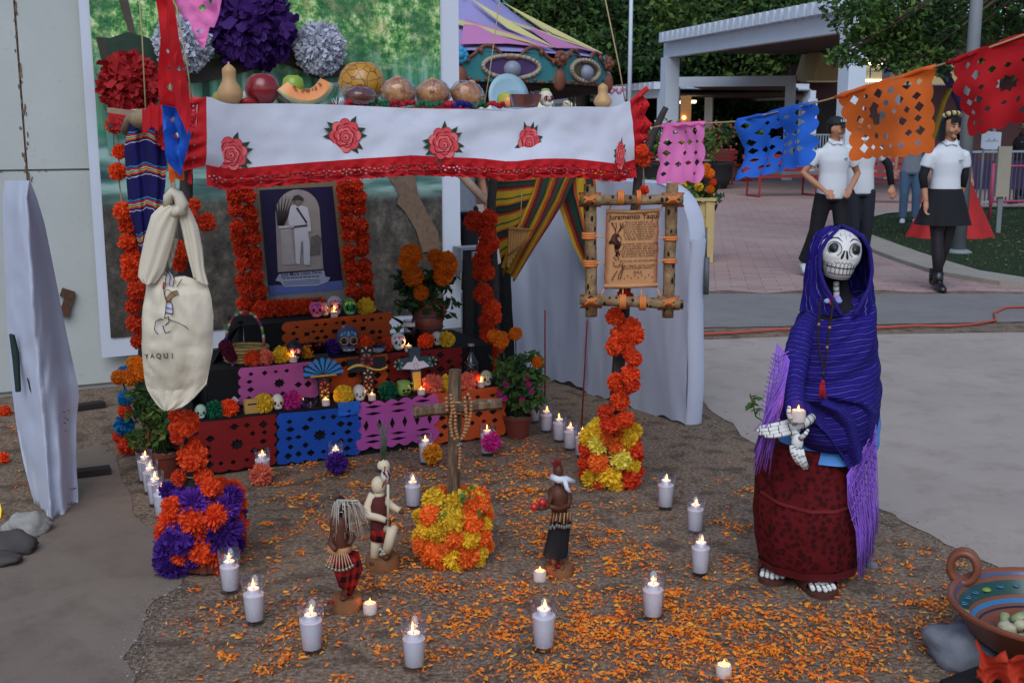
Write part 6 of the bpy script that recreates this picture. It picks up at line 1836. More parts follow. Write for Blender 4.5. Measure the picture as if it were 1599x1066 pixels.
# ------------------------------------------------------------------ blankets, flute, cotton bag
def stripes(name,seq,n,axis=1,wob=0.02):
 k = N(name); s_ = k.sep('UV')
 wn = k.noise(5,3,'UV')
 x = k.math('ADD',s_[axis],k.math('MULTIPLY',wn,wob))
 x = k.math('FRACT',k.math('MULTIPLY',x,n))
 k.col(k.ramp(x,[(p,c) for p,c in seq],'CONSTANT')); k.rough(.9,.15)
 k.bump(k.noise(160,3,'UV'),.004,.4)
 k.translucent(.12,'#503818'); return k.m
YS = stripes('yellow_serape',[(0,'#b8932a'),(.27,'#9c4526'),(.36,'#5a1f22'),(.48,'#1d4038'),(.60,'#1f2a28'),(.68,'#b0502a'),(.75,'#b8932a'),(.92,'#3a5a34')],4)
def quad_cloth(px4,v,fold,m,nu=20,nv=26,amp=.02,plane=None):
 (a,b,c,d) = px4
 def f(u,w):
  x = lerp(lerp(d[0],c[0],u),lerp(a[0],b[0],u),w); y = lerp(lerp(d[1],c[1],u),lerp(a[1],b[1],u),w)
  p = AP(x,y,v) if plane is None else plane(x,y)
  return p + AN * (amp * sin(u * fold + w * 1.5) + amp * .6 * noise.noise(Vector((u * 4,w * 3,v))))
 return f
def ribbon_cloth(path,widths,v,amp=.02,folds=16):
 """swag along a path of (px,py,px2,py2) rows"""
 def f(u,w):
  row = interp([(i / (len(path) - 1),*r) for i,r in enumerate(path)],w)
  return AP(lerp(row[0],row[2],u),lerp(row[1],row[3],u),v + .0) + AN * (amp * sin(u * folds + w * 2) - .03 * sin(pi * u))
 return f
sy = thing('yellow_serape','yellow green and red striped blanket hung in swags under the table','blanket',AP(850,300,.62))
MB().grid(quad_cloth(((764,270),(852,270),(822,385),(786,432)),.60,9,YS),22,40).build('hanging_end',YS,sy)
YS2 = stripes('yellow_serape_fold',[(0,'#b8932a'),(.25,'#9c4526'),(.36,'#5a1f22'),(.5,'#1d4038'),(.66,'#1f2a28'),(.74,'#b0502a'),(.84,'#b8932a')],3,0,.03)
MB().grid(ribbon_cloth([(840,270,905,270),(833,300,884,315),(815,345,862,350),(797,385,838,385),(785,418,803,440)],0,.57,.022,20),30,40).build('swag',YS2,sy)
MB().grid(ribbon_cloth([(868,270,966,266),(870,310,968,285),(882,345,966,325),(898,385,962,375),(918,425,955,430),(936,462,944,470)],0,.62,.02,14),30,40).build('swag',YS2,sy)
fl_ = thing('pan_flute','bamboo pan flute hanging before the yellow striped blanket','flute',AP(810,400,.48))
bam = M('bamboo','#a87c48',.5,.2,20,.2)
for i in range(8):
 x = 796 + i * 4.0
 MB().tube([AP(x,354 + i * .4,.48),AP(x - 2.5 + i * -.1,417 - i * 6.8,.48)],.0078,8).build('pipe',bam,fl_,ang=40)
MB().tube([AP(793,399,.465),AP(829,371,.465)],.005,6).tube([AP(794,358,.465),AP(832,360,.465)],.004,6).build('binding',M('bamboo_dark','#7a5430',.6),fl_)
MB().tube([AP(812,356,.48),AP(815,300,.5)],.0025,5).build('cord',twine,fl_)
NS = stripes('navy_serape',[(0,'#1c1a55'),(.42,'#c8c4d0'),(.445,'#1c1a55'),(.5,'#b03038'),(.55,'#d89a3a'),(.575,'#2a8a5a'),(.62,'#e0d8c8'),(.635,'#b03038'),(.7,'#1c2a80'),(.74,'#3aa0b0'),(.765,'#1c1a55')],4.2,1,.05)
sn = thing('navy_serape','navy blanket with bright woven stripes hanging from the table side','blanket',P(225,390,4.75))
def ns_pt(u,v):
 py = lerp(398,176,v)
 l,r_ = interp([(176,212,262),(192,200,262),(230,194,262),(290,198,258),(330,202,250),(365,212,240),(398,219,226)],py)
 return P(lerp(l,r_,u),py + 3 * sin(u * 7 + v * 2) * (1 if py > 190 else 0),4.72 - .25 * u + .035 * sin(u * 13 + v * 3))
MB().grid(ns_pt,30,40).build('cloth',NS,sn)
MB().bar(P(171,172,4.9),P(212,178,4.85),.03,.02).build('stick',M('pale_branch'  ,'#8a7260'),sn,smooth=False)
MB().ball(P(222,186,4.6),(.05,.05,.04),12,8).tube([P(196,205,4.75),P(205,185,4.7),P(222,180,4.6),P(240,190,4.55)],.022,8).build('jute_wrap',M('jute','#86735a',.95,.25,60,.5),sn)
MB().tube([P(228,186,4.55),P(222,60,4.6),P(216,-20,4.6)],.0028,6).build('twine',twine,sn)
MB().grid(lambda u,v: P(lerp(222,268,u),lerp(206,168 - 0 * u,v) - 12 * u + 4 * sin(u * 15),4.45 - .2 * u + .02 * sin(u * 22)),16,5).build('lace_end',lace,sn)
# cotton bag
cot = M('cotton','#cfc3ae',.85,.05,5,.25,120,trans=.12)
BY = 3.86
bgt = thing('cotton_bag','natural cotton shoulder bag hung on twine with a printed dancer','bag',P(272,640,BY))
BL = [(395,250,262),(400,247,263),(424,236,268),(440,230,322),(462,226,330),(490,222,333),(550,221,332),(600,226,322),(620,235,304),(634,246,288),(642,256,262)]
def neck(u): return 0
def bag_pt(u,v,side):
 py = lerp(641,430,v)
 l,r_ = interp(BL,py)
 x = lerp(l,r_,u)
 if v > .86:                               # dip of the neckline between the straps
  k_ = (v - .86) / .14
  py -= k_ * (26 * max(0,.55 - u) / .55 - 4 * (1 - abs(u - .6) * 2))
 th = .055 * (max(0,4 * u * (1 - u))) ** .6 * (sin(min(1,(1 - v) * 1.05 + .12) * pi) ** .7 if v < .9 else .35)
 w = .006 * noise.noise(Vector((u * 6,v * 7,side * 3))) + .005 * sin(u * 17 + v * 6 + sin(v * 9)) * (1 - v * .3) + .005 * noise.noise(Vector((u * 5 + v * 9,v * 16,side))) + .003 * noise.noise(Vector((u * 20,v * 24,side))) + .006 * crease(u * 3,v * 4,side)
 return P(x,py,BY) + Vector((0,side * th + w,0))
b = MB()
b.grid(lambda u,v: bag_pt(u,v,-1),36,36)
b.grid(lambda u,v: bag_pt(u,v,1),20,20)
b.build('body',cot,bgt)
def strap(rows,name,oy=0,cup=.02):
 def f(u,v):
  r_ = interp([(i / (len(rows) - 1),*q) for i,q in enumerate(rows)],v)
  p = P(lerp(r_[0],r_[2],u),lerp(r_[1],r_[3],u),BY + oy)
  return p + Vector((0,-cup * sin(pi * u) + .004 * sin(u * 19 + v * 4),0))
 MB().grid(f,12,24).grid(lambda u,v: f(u,v) + Vector((0,.012 + cup * sin(pi * u) * 1.2,0)),6,24).build(name,cot,bgt)
strap([(262,318,284,326),(250,322,276,345),(236,335,270,372),(225,372,263,398),(217,412,255,424),(215,432,247,436),(222,441,242,442),(230,444,234,444)],'strap',-.035)
strap([(272,322,288,316),(277,334,298,332),(283,358,308,356),(290,390,315,392),(297,415,318,420),(302,432,325,445)],'strap',-.02)
strap([(262,398,272,372),(262,412,276,375),(266,420,276,380)],'strap',.02,.005)
kn = MB()
kn.tube([P(262,322,BY - .03),P(263,308,BY - .045),P(270,300,BY - .05),P(278,304,BY - .05),P(284,318,BY - .045),P(283,336,BY - .045)],[.016,.017,.016,.018,.022,.018],10)
kn.tube([P(271,338,BY - .03),P(276,326,BY - .06),P(286,322,BY - .05),P(287,334,BY - .03)],[.012,.018,.018,.012],10)
kn.build('knot',cot,bgt)
MB().tube([P(272,330,BY - .02),P(268,300,BY - .03),P(262,200,BY + .05),P(266,120,4.0)],.0035,5).tube([P(274,326,BY - .02),P(273,300,BY - .03),P(266,205,BY + .05),P(262,150,4.0)],.0035,5).build('twine',twine,bgt)
def bgs(px,py,o=.011):                     # point on the bag's front
 v = (641 - py) / (641 - 430); l,r_ = interp(BL,py); u = (px - l) / (r_ - l)
 p = bag_pt(min(1,max(0,u)),min(1,max(0,v)),-1)
 return P(px,py,p.y - o)
dline = M('print_black','#2a2320',.7,0); dbr = M('print_brown','#8a6a4a',.7,.05); dwh = M('print_lav','#b4aec0',.7,.05); dred = M('print_red','#a03a34',.7)
dr = MB()
for pts in ([(254,446),(256,456),(262,452),(268,456),(276,453),(279,460),(272,463),(266,468),(261,472),(258,466),(256,456)],[(258,446),(259,432),(262,422)],[(264,446),(266,432),(262,422)],[(270,448),(272,436),(268,424)],[(276,448),(281,440),(284,436)],
   [(260,472),(259,482),(257,497)],[(266,470),(270,478),(270,490)],[(258,480),(270,482)],[(258,488),(270,490)],[(257,497),(263,494),(264,502),(258,508)],[(243,502),(250,498),(257,499)],[(262,498),(278,504),(290,510),(294,514)],[(243,502),(241,515),(247,522)],[(254,508),(258,520),(266,517)]):
 dr.tube([bgs(x,y) for x,y in pts],.0014,5)
dr.build('dancer_print',dline,bgt)
MB().prism([bgs(x,y,.002) for x,y in ((256,455),(262,451),(268,456),(277,454),(278,461),(271,463),(266,469),(266,474),(260,473),(258,466))],(0,.001,0)).build('dancer_print',dbr,bgt,smooth=False)
MB().prism([bgs(x,y,.002) for x,y in ((258,474),(267,473),(270,481),(269,490),(258,489))],(0,.001,0)).build('dancer_print',dwh,bgt,smooth=False)
MB().prism([bgs(x,y,.002) for x,y in ((258,440),(264,424),(271,432),(270,446),(262,448))],(0,.001,0)).build('dancer_print',dwh,bgt,smooth=False)
MB().prism([bgs(x,y,.002) for x,y in ((248,506),(258,508),(266,517),(258,525),(249,520))],(0,.001,0)).build('dancer_print',dwh,bgt,smooth=False)
MB().prism([bgs(x,y,.003) for x,y in ((254,441),(257,440),(257,452),(254,450))],(0,.001,0)).build('dancer_print',dred,bgt,smooth=False)
for ch,x,sc_ in (('Y',230,.022),('A',239,.023),('Q',249,.025),('U',260,.026),('I',270,.026)):
 c = bgs(x,559)
 text(ch,c + Vector((0,-.006,0)),Vector((1,-.25,.03)),Vector((0,0,1)),sc_,dline,bgt,bold=.02)

# ------------------------------------------------------------------ hanging cut paper on string
gF = 'cut paper flags on the string over the plaza'
st_ = [P(1018,200,4.9),P(1030,197,4.88),P(1150,190,4.62),P(1292,156,4.15),P(1480,98,3.75),P(1640,40,3.45)]
tag(MB().tube(st_,.0035,5).build('flag_string',twine),'jute string carrying the cut paper flags over the plaza','string')
def sty(px):                                  # string at that column
 return interp([(1018,200,4.9),(1030,197,4.88),(1150,190,4.62),(1292,156,4.15),(1480,98,3.75),(1700,20,3.35)],px)
def flag(label,mat,x0,x1,bl,br,pat,ol,seed,wave=.015,fold=.0,nx=18,ny=14,lift=4):
 (y0,Y0),(y1,Y1) = sty(x0),sty(x1)
 paper('papel_picado',label,TI[mat],P(x0,y0 - lift,Y0),P(x1,y1 - lift,Y1),P(br[0],br[1],Y1),P(bl[0],bl[1],Y0),ol,pat,wave,None,gF,nx,ny,seed,fold)
 b_ = MB().tube([P(lerp(x0,x1,i / 10),interp([(x0,y0),(x1,y1)],lerp(x0,x1,i / 10))[0] + 1.5 * sin(i * 2),lerp(Y0,Y1,i / 10) - .004) for i in range(11)],[.006 + .004 * abs(sin(i * 1.7)) for i in range(11)],6)
 b_.build('folded_edge',TI[mat],smooth=True)
 o = bpy.data.objects[-1] if False else None
 return b_
def flag2(*a,**k):
 """paper plus its folded top edge as one thing"""
 before = set(bpy.data.objects.keys()); flag(*a,**k)
 new = [bpy.data.objects[n] for n in bpy.data.objects.keys() if n not in before]
 root = next(o for o in new if 'label' in o); ed_ = next(o for o in new if 'label' not in o)
 ed_.parent = root; ed_.location = ed_.location - root.location
flag2('small pink cut paper flag above the parchment frame','light_pink',1032,1100,(1024,288),(1098,286),pat_grid(4,5,3,False,.75),scallop(5,3,3,.035),3,.018,.02)
flag2('bright blue cut paper flag folded in the middle','blue',1150,1266,(1154,283),(1266,258),pat_grid(6,6,2,False,1.15) + [star(.42,.66,.095,6,.6)],scallop(5,6,4,.03),4,.03,.05)
flag2('orange cut paper flag in front of the boys','orange',1304,1458,(1330,252),(1458,240),pat_grid(6,6,5,False,1.3) + [[(.33,.45),(.42,.45),(.42,.7),(.33,.7)]],scallop(5,8,5,.022),6,.02)
flag2('large red cut paper flag cut off by the frame','red',1478,1660,(1508,216),(1650,178),pat_grid(6,6,7,True,1.15),scallop(5,6,4,.035),8,.025)
# bunched cut paper hanging at the front corner
gB_ = 'bunched cut paper hanging beside the tablecloth'
def bunch(label,mat,outline,Y,seed,holes=(),amp=.03,skew=.0):
 x0,x1 = min(p[0] for p in outline),max(p[0] for p in outline); y0,y1 = min(p[1] for p in outline),max(p[1] for p in outline)
 nrm = lambda x,y: ((x - x0) / (x1 - x0),(y1 - y) / (y1 - y0))
 vs,fs = cut_mesh([nrm(*p) for p in outline],[dia(*nrm(hx,hy),hr / (x1 - x0),hr * 1.3 / (y1 - y0)) for hx,hy,hr in holes],10,22)
 out = []
 for u,v in vs:
  p = P(lerp(x0,x1,u),lerp(y1,y0,v),Y + skew * u)
  out.append(p + Vector((0,amp * sin(u * 11 + v * 4 + seed) + amp * .4 * sin(u * 23 + v * 17) + 1.3 * amp * noise.noise(Vector((u * 3,v * 5,seed))),0)))
 o = MB().add(out,fs).build('papel_picado',TI[mat],ang=60)
 return tag(o,label,'paper banner',gB_)
bunch('long red cut paper hanging folded beside the tablecloth corner','red',[(240,-30),(262,-30),(272,0),(275,20),(279,60),(286,100),(292,140),(297,185),(294,210),(286,190),(270,168),(252,163),(250,110),(250,60),(247,20)],3.72,2,((258,79,3),(259,106,3),(264,136,5),(283,108,3)),.025,-.1)
bunch('pink cut paper flag crumpled above the tablecloth corner','light_pink',[(255,-30),(350,-30),(344,25),(333,43),(326,42),(322,78),(312,72),(297,32),(285,28),(270,5)],3.66,4,((315,12,5),(314,50,4),(330,2,4)),.02,-.1)
bunch('orange cut paper strip hanging under the red one','orange',[(252,165),(262,160),(266,190),(288,240),(289,280),(282,283),(276,278),(270,288),(264,276),(256,220)],3.78,5,(),.02)
bunch('blue cut paper strip hanging in front of the orange one','blue',[(257,162),(275,156),(284,172),(291,182),(294,212),(291,244),(284,262),(280,277),(272,264),(261,250),(259,215),(255,185)],3.73,7,((269,187,4),(272,212,4)),.02)
# ------------------------------------------------------------------ seated skeleton lady
def loft(rows,n,fold=0.0,nf=12,seed=1,a0=0.0,a1=2 * pi,k=40,pw=1.0,foldv=0):
 """rows (py, left px, right px, Y, half depth) -> skin round the rows"""
 tab = [tuple(r) for r in rows]
 p0,p1 = tab[0][0],tab[-1][0]
 def f(u,v):
  py = lerp(p0,p1,v)
  l,r_,Y,d = interp(tab,py)
  a = lerp(a0,a1,u)
  pl,pr = P(l,py,Y),P(r_,py,Y)
  c = (pl + pr) / 2; w = (pr - pl).length / 2
  m = 1 + fold * (sin(nf * a + seed + foldv * v + 1.5 * noise.noise(Vector((cos(a) * 2,sin(a) * 2,v * 3 + seed)))) * .6 + noise.noise(Vector((cos(a) * 3,sin(a) * 3,v * 5 + seed))))
  ca,sa = cos(a),sin(a)
  ca = math.copysign(abs(ca) ** pw,ca); sa = math.copysign(abs(sa) ** pw,sa)
  return c + Vector((ca * w * m,sa * d * m,0))
 return f
YC = 3.98
ca_t = thing('skeleton_lady','life size papier mache skeleton lady in blue shawl and red lace skirt','figure',G(1262,905))
wine = N('wine_lace')
vo = wine.n('TexVoronoi',inp={'Scale': 44,'Randomness': .85}); wine.l(wine.tc.outputs['Object'],vo.inputs['Vector'])
fn = wine.noise(260,3)
sp_ = wine.ramp(wine.math('ADD',vo.outputs['Distance'],wine.math('MULTIPLY',wine.noise(70,3),.25)),[(.44,.8),(.7,0.0)])
wine.col(wine.mix(sp_,wine.mix(fn,'#62181a','#4a1013'),'#2c0c10')); wine.rough(.9,.1); wine.bump(wine.math('ADD',fn,sp_),.004,.5); wine = wine.m
sk_rows = [(688,1186,1340,YC,.15),(710,1182,1338,YC,.17),(760,1181,1338,YC - .02,.19),(800,1178,1336,YC - .03,.2),(840,1180,1336,YC - .03,.19),(864,1184,1336,YC - .03,.18),(880,1192,1335,YC - .02,.165)]
b = MB().grid(loft(sk_rows,60,.03,11,2,foldv=1.5),80,30)
b.grid(lambda u,v: loft(sk_rows,60,.03,11,2,foldv=1.5)(u,0) * (1 - v) + v * P(1262,685,YC),80,3)
b.build('lace_skirt',wine,ca_t)
# hem band and mid seam
def hemf(v0,v1,o):
 f = loft(sk_rows,60,.03,11,2,foldv=1.5)
 def g(u,v):
  p = f(u,lerp(v0,v1,v)); c = P(1260,800,YC - .03)
  d = Vector((p.x - c.x,p.y - c.y,0)).normalized(); return p + d * o
 return g
sk2 = M('wine_band','#641619',.9,.15,120)
MB().grid(hemf(.93,1.0,.004),80,2).build('skirt_band',sk2,ca_t)
MB().grid(lambda u,v: hemf(.42,.445,.004)(.55 + .45 * u,v) + Vector((0,0,-.03 * sin(pi * u) + .03)),40,1).build('skirt_band',sk2,ca_t)
blu = M('light_blue_blouse','#4f86c8',.85,.06,30)
MB().grid(loft([(600,1240,1366,YC + .02,.12),(650,1228,1372,YC + .02,.15),(690,1216,1369,YC,.165),(706,1225,1360,YC - .01,.175)],40,.025,9,4),60,12).build('blouse_hem',blu,ca_t)
def shawl_mat(name,axis,n,ang=0):
 k = N(name); s_ = k.sep('UV')
 x = k.math('ADD',s_[axis],k.math('MULTIPLY',k.noise(2.2,4,'UV'),.13))
 w = k.math('FRACT',k.math('MULTIPLY',x,n))
 st = k.ramp(w,[(0,1.0),(.045,1.0),(.08,0.0),(.46,0.0),(.49,.35),(.54,.0)])
 st = k.math('MULTIPLY',st,k.ramp(k.noise(14,4,'UV'),[(.35,.35),(.6,1.0)]))
 fine = k.math('FRACT',k.math('MULTIPLY',x,n * 6))
 base = k.mix(k.ramp(fine,[(.3,0.0),(.5,.5),(.7,0.0)]),k.mix(k.noise(3,3),'#170f58','#221676'),'#0f093e')
 k.col(k.mix(k.math('MULTIPLY',st,.7),base,'#7f7ac8')); k.rough(.85,.15); k.bump(k.math('ADD',fine,k.noise(200,2,'UV')),.003,.35)
 return k.m
sh_b,sh_h = shawl_mat('shawl_body',1,27),shawl_mat('shawl_hood',0,17)
sh_rows = [(460,1276,1350,YC + .02,.06),(475,1260,1362,YC + .01,.09),(490,1249,1365,YC,.11),(510,1238,1366,YC - .005,.12),(535,1229,1367,YC - .01,.13),(560,1226,1368,YC - .02,.14),(590,1221,1373,YC - .03,.15),(615,1215,1375,YC - .04,.165),(640,1214,1373,YC - .04,.172),(658,1226,1369,YC - .04,.17),(668,1240,1365,YC - .03,.165)]
shf0 = loft(sh_rows,60,.0,9,5)
def shf(u,v):
 p = shf0(u,v)
 a = 2 * pi * u
 w_ = noise.noise(Vector((u * 3 + 1,v * 2,7)))
 d = .012 * noise.noise(Vector((u * 4,v * 9 + 3 * w_ + 1.2 * cos(a),2))) + .006 * noise.noise(Vector((u * 9,v * 22 + 5 * w_ + 2.5 * cos(a),5))) + .012 * noise.noise(Vector((u * 4,v * 3,9)))
 return p + Vector((cos(a),sin(a),0)) * d + Vector((0,0,-.035 * max(0,-sin(a)) * (.3 + v) + .02 * cos(a)))
MB().grid(shf,80,60).build('shawl',sh_b,ca_t)
# folded end crossing the lap to the right hip
def she(u,v):
 r_ = interp([(0,1238,632,1300,622),(.3,1262,650,1350,628),(.55,1290,676,1370,640),(.8,1312,708,1369,662),(1,1328,736,1366,668)],v)
 p = P(lerp(r_[0],r_[2],u),lerp(r_[1],r_[3],u),YC - .215 + .09 * u * v)
 return p + Vector((0,-.02 * sin(u * 13 + v * 4) - .02 * sin(pi * u),0))
MB().grid(she,26,30).grid(lambda u,v: she(u,v) + Vector((0,.03,0)),8,10).build('shawl_end',sh_b,ca_t)
# sleeve over the near arm
MB().tube([P(1270,492,YC - .03),P(1253,519,YC - .06),P(1243,560,YC - .1),P(1236,605,YC - .16),P(1240,640,YC - .24),P(1252,652,YC - .27)],[.028,.042,.045,.042,.036,.028],16,sq=1.2).build('shawl_sleeve',sh_b,ca_t)
# hood
hood_rows = [(352,1300,1318,YC + .03,.02),(356,1288,1330,YC + .02,.05),(366,1275,1346,YC + .01,.092),(385,1268,1352,YC + .01,.112),(410,1264,1355,YC + .015,.115),(440,1259,1358,YC + .02,.12),(465,1254,1362,YC + .02,.115),(485,1250,1364,YC + .02,.11)]
hf0 = loft(hood_rows,60,.03,15,3)
def hf(u,v):
 op = interp([(0,.3),(.12,.8),(.25,1.0),(.5,.92),(.64,.74),(.81,.42),(1,.15)],v)[0]
 p = hf0(lerp(-.25 + op / (2 * pi),.75 - op / (2 * pi),u),v)
 return p + Vector((0,-.02 * (abs(u - .5) * 2) ** 6,0)) + Vector((.006 * sin(u * 60 + v * 3),0,0))
hm = MB().grid(hf,70,30)
hm.build('shawl_hood',sh_h,ca_t)
MB().tube([hf(0,i / 20) for i in range(20,-1,-1)] + [hf(1,i / 20) for i in range(21)],.0075,7).build('hood_edge',sh_h,ca_t)
inner = M('black_dress','#15131c',.9,.2,40)
MB().grid(loft([(432,1284,1322,YC + .03,.03),(458,1272,1328,YC + .01,.03),(468,1266,1338,YC,.07),(478,1262,1350,YC,.085),(500,1250,1355,YC,.09)],30),30,8).build('black_dress',inner,ca_t)
# fringes
frm = M('violet_fringe','#8a5cc2',.85,.15,60)
fr_ = MB(); rnd.seed(61)
def strand(pts,r=.0014): fr_.tube(pts,r,4)
top_ = [(1213,536),(1224,548),(1233,562),(1230,580),(1226,600),(1222,618)]
for i in range(58):
 t = i / 57 * (len(top_) - 1); j = min(int(t),len(top_) - 2); f = t - j
 x,y = lerp(top_[j][0],top_[j + 1][0],f),lerp(top_[j][1],top_[j + 1][1],f)
 ex_,ey = lerp(1176,1204,rnd.random()),lerp(690,742,rnd.random()) - (i > 40) * 20
 Y0 = YC - .17 - .1 * (y - 536) / 82
 strand([P(x,y,Y0),P(lerp(x,ex_,.35) + rnd.uniform(-5,5),lerp(y,ey,.3),Y0 - .02 + rnd.uniform(-.015,.015)),P(lerp(x,ex_,.7) + rnd.uniform(-4,4),lerp(y,ey,.65),Y0 - .02 + rnd.uniform(-.015,.015)),P(ex_,ey,Y0 - .02 + rnd.uniform(-.01,.01))])
for i in range(0,26,2):                      # knotted net near the edge
 y = lerp(548,640,i / 25); x0 = lerp(1226,1206,i / 25)
 strand([P(x0 + 6,y,YC - .19),P(x0 - 8,y + 8,YC - .2),P(x0 - 20,y + 3,YC - .19)],.0024)
fr_.build('fringe',frm,ca_t); fr_ = MB()
for i in range(84):
 t = i / 83
 x,y = lerp(1368,1322,t),lerp(662,742,t)
 ex_ = x + lerp(0,20,t) + rnd.uniform(-4,4); ey = lerp(838,902,t ** .7) + rnd.uniform(-26,8)
 Y0 = YC - .14 - .06 * t
 strand([P(x,y,Y0),P(lerp(x,ex_,.3) + rnd.uniform(-5,5),lerp(y,ey,.3),Y0 - .015 + rnd.uniform(-.012,.012)),P(ex_ + rnd.uniform(-4,4),lerp(y,ey,.7),Y0 - .015 + rnd.uniform(-.012,.012)),P(ex_,ey,Y0 - .01 + rnd.uniform(-.01,.01))],.0014)
for row in range(0,9,2):
 for i in range(9):
  t = i / 9; x,y = lerp(1366,1330,t),lerp(668,742,t) + row * 9
  strand([P(x,y,YC - .165 - .06 * t),P(x - 4,y + 5,YC - .172 - .06 * t),P(x + 2,y + 11,YC - .165 - .06 * t)],.0024)
fr_.build('fringe',frm,ca_t)
# skull
bone = M('painted_bone','#cbc8c4',.5,.03,14,spec=.4)
bl_ = M('bone_black','#121113',.45,0,spec=.4)
hc_ = P(1311,396,YC - .035)
HW,HD,HH = .071,.088,.084
Mh = Matrix.Rotation(R(5),3,'Y') @ Matrix.Rotation(R(-4),3,'Z') @ Matrix.Rotation(R(4),3,'X')
wt = [(-1.0,.0),(-.99,.45),(-.94,.60),(-.7,.72),(-.45,.80),(-.22,.93),(-.08,.98),(.2,1.0),(.5,.93),(.78,.68),(.92,.42),(1.0,.0)]
gt = [(-1.0,.0),(-.99,.55),(-.94,.72),(-.7,.90),(-.45,.95),(-.2,.97),(0,.98),(.3,.98),(.6,.85),(.8,.64),(.93,.38),(1.0,.0)]
def hp_(x,z,o=0.0):                        # point on the face, x z in units
 w = interp(wt,z)[0]; g_ = interp(gt,z)[0]
 q = max(.02,1 - (x / max(w,.05)) ** 2) ** .5
 v = Vector((x * HW,-(q * g_) * HD - o,z * HH))
 return Mh @ v + hc_
def skf(u,v):
 z = lerp(-1,1,v); z = math.copysign(abs(z) ** .8,z)
 w = interp(wt,z)[0]; g_ = interp(gt,z)[0]; a = 2 * pi * u
 sa = sin(a)
 dep = g_ * (1 if sa < 0 else (.9 if z > -.3 else .35))
 x = cos(a) * w
 y = sa * dep
 if sa < 0:                               # sockets and nose pressed in
  for ex,ez,er,dp in ((-.47,.32,.27,.12),(.47,.32,.27,.12)):
   d = ((x - ex) ** 2 + (z - ez) ** 2) ** .5
   if d < er: y += dp * (1 - (d / er) ** 2)
  if abs(z + .1) < .2 and abs(abs(x) - .66) < .25: y -= .04
 return Mh @ Vector((x * HW,y * HD,z * HH)) + hc_
sk_o = MB().grid(skf,72,56,close=True).build('skull',bone,ca_t)
for ex in (-.47,.47):
 MB().ball(hp_(ex,.32,-.012),(.0195,.012,.0185),16,10,M=Mh).build('eye_socket',bl_,sk_o)
 MB().ball(hp_(ex * .97,.31,-.003),(.0085,.006,.0085),12,8,M=Mh).build('eyeball',M('eye_grey','#2e2c2e',.25,0,spec=.6),sk_o)
 MB().tube([hp_(ex + .29 * cos(q),.32 + .27 * sin(q),.0005) for q in [2 * pi * i / 22 for i in range(22)]],.0013,5,closed=True).build('socket_rim',bl_,sk_o)
 s_ = 1 if ex > 0 else -1
 MB().tube([hp_(s_ * .17,.62,.0008),hp_(s_ * .35,.73,.0008),hp_(s_ * .55,.70,.0008),hp_(s_ * .72,.58,.0008)],[.001,.0026,.0026,.0008],6).build('brow',bl_,sk_o)
 MB().prism([hp_(s_ * .02,.30,.001),hp_(s_ * .09,.28,.001),hp_(s_ * .17,.06,.001),hp_(s_ * .19,-.04,.001),hp_(s_ * .12,-.07,.001),hp_(s_ * .06,.03,.001)],Mh @ Vector((0,.004,0))).build('nostril',bl_,sk_o,smooth=False)
tl = MB(); th_ = MB()
xs = [-.66,-.5,-.33,-.15,.03,.21,.38,.53,.66]
for a,b in zip(xs,xs[1:]):
 for z0,z1 in ((-.22,-.42),(-.445,-.67)):
  m_ = (a + b) / 2; g_ = .012
  th_.prism([hp_(a + g_ + .02,z0 - .03,.0016),hp_(a + g_,(z0 + z1) / 2,.002),hp_(a + g_ + .015,z1 + .01,.0016),hp_(b - g_ - .015,z1 + .01,.0016),hp_(b - g_,(z0 + z1) / 2,.002),hp_(b - g_ - .02,z0 - .03,.0016),hp_(m_,z0 + .01,.0018)],Mh @ Vector((0,.003,0)))
  tl.tube([hp_(a + .02,z0 - .04,.0012),hp_(a + .006,(z0 + z1) / 2,.0012),hp_(a + .016,z1,.0012)],.0011,5)
  tl.tube([hp_(a + .02,z0 - .03,.0012),hp_(m_,z0 + .025,.0012),hp_(b - .02,z0 - .03,.0012)],.0011,5)
tl.tube([hp_(x,-.432 - .01 * sin(x * 3),.0016) for x in [-.7 + .1 * i for i in range(15)]],.0014,5)
tl.tube([hp_(x,-.70,.0008) for x in [-.56 + .08 * i for i in range(15)]],.001,5)
tl.tube([hp_(x,-.86 + .03 * x * x,.0006) for x in [-.5 + .08 * i for i in range(13)]],.0009,5)
for s_ in (-1,1):
 for i in range(3): tl.tube([hp_(s_ * .86,-.02 - .06 * i,.0004),hp_(s_ * (.72 - .03 * i),-.1 - .07 * i,.0006)],.0007,4)
 tl.tube([hp_(s_ * .1,.86,.0004),hp_(s_ * .25,.8,.0006),hp_(s_ * .2,.9,.0004)],.0007,4)
tl.tube([hp_(0,.7,.0005),hp_(.02,.8,.0005),hp_(-.02,.88,.0005),hp_(.02,.95,.0005)],.0007,4)
th_.build('teeth',bone,sk_o,smooth=False); tl.build('painted_lines',bl_,sk_o)
for i,y in enumerate((443,451,459)):
 MB().tube([P(1305.5 + i * .3,y - 3.4,YC - .035),P(1305.5 + i * .3,y + 3.4,YC - .035)],[.0105,.0105],12).build('vertebra',bone,ca_t)
 MB().tube([P(1305.5 + i * .3,y + 3.3,YC - .035),P(1305.5 + i * .3,y + 4.4,YC - .035)],.0095,12).build('neck_gap',bl_,ca_t)
cl = MB()
for i,(x,y) in enumerate(((1292,470),(1297,468),(1303,469),(1308,466),(1300,474),(1306,463),(1310,470))): cl.ball(P(x,y,YC - .1),(.012,.006,.009),8,5,i % 3)
cl.build('collar_embroidery',[M('collar_blue','#8aa0d0',.8),M('collar_red','#8a2038',.8),M('collar_pink','#a87aa0',.8)],ca_t)
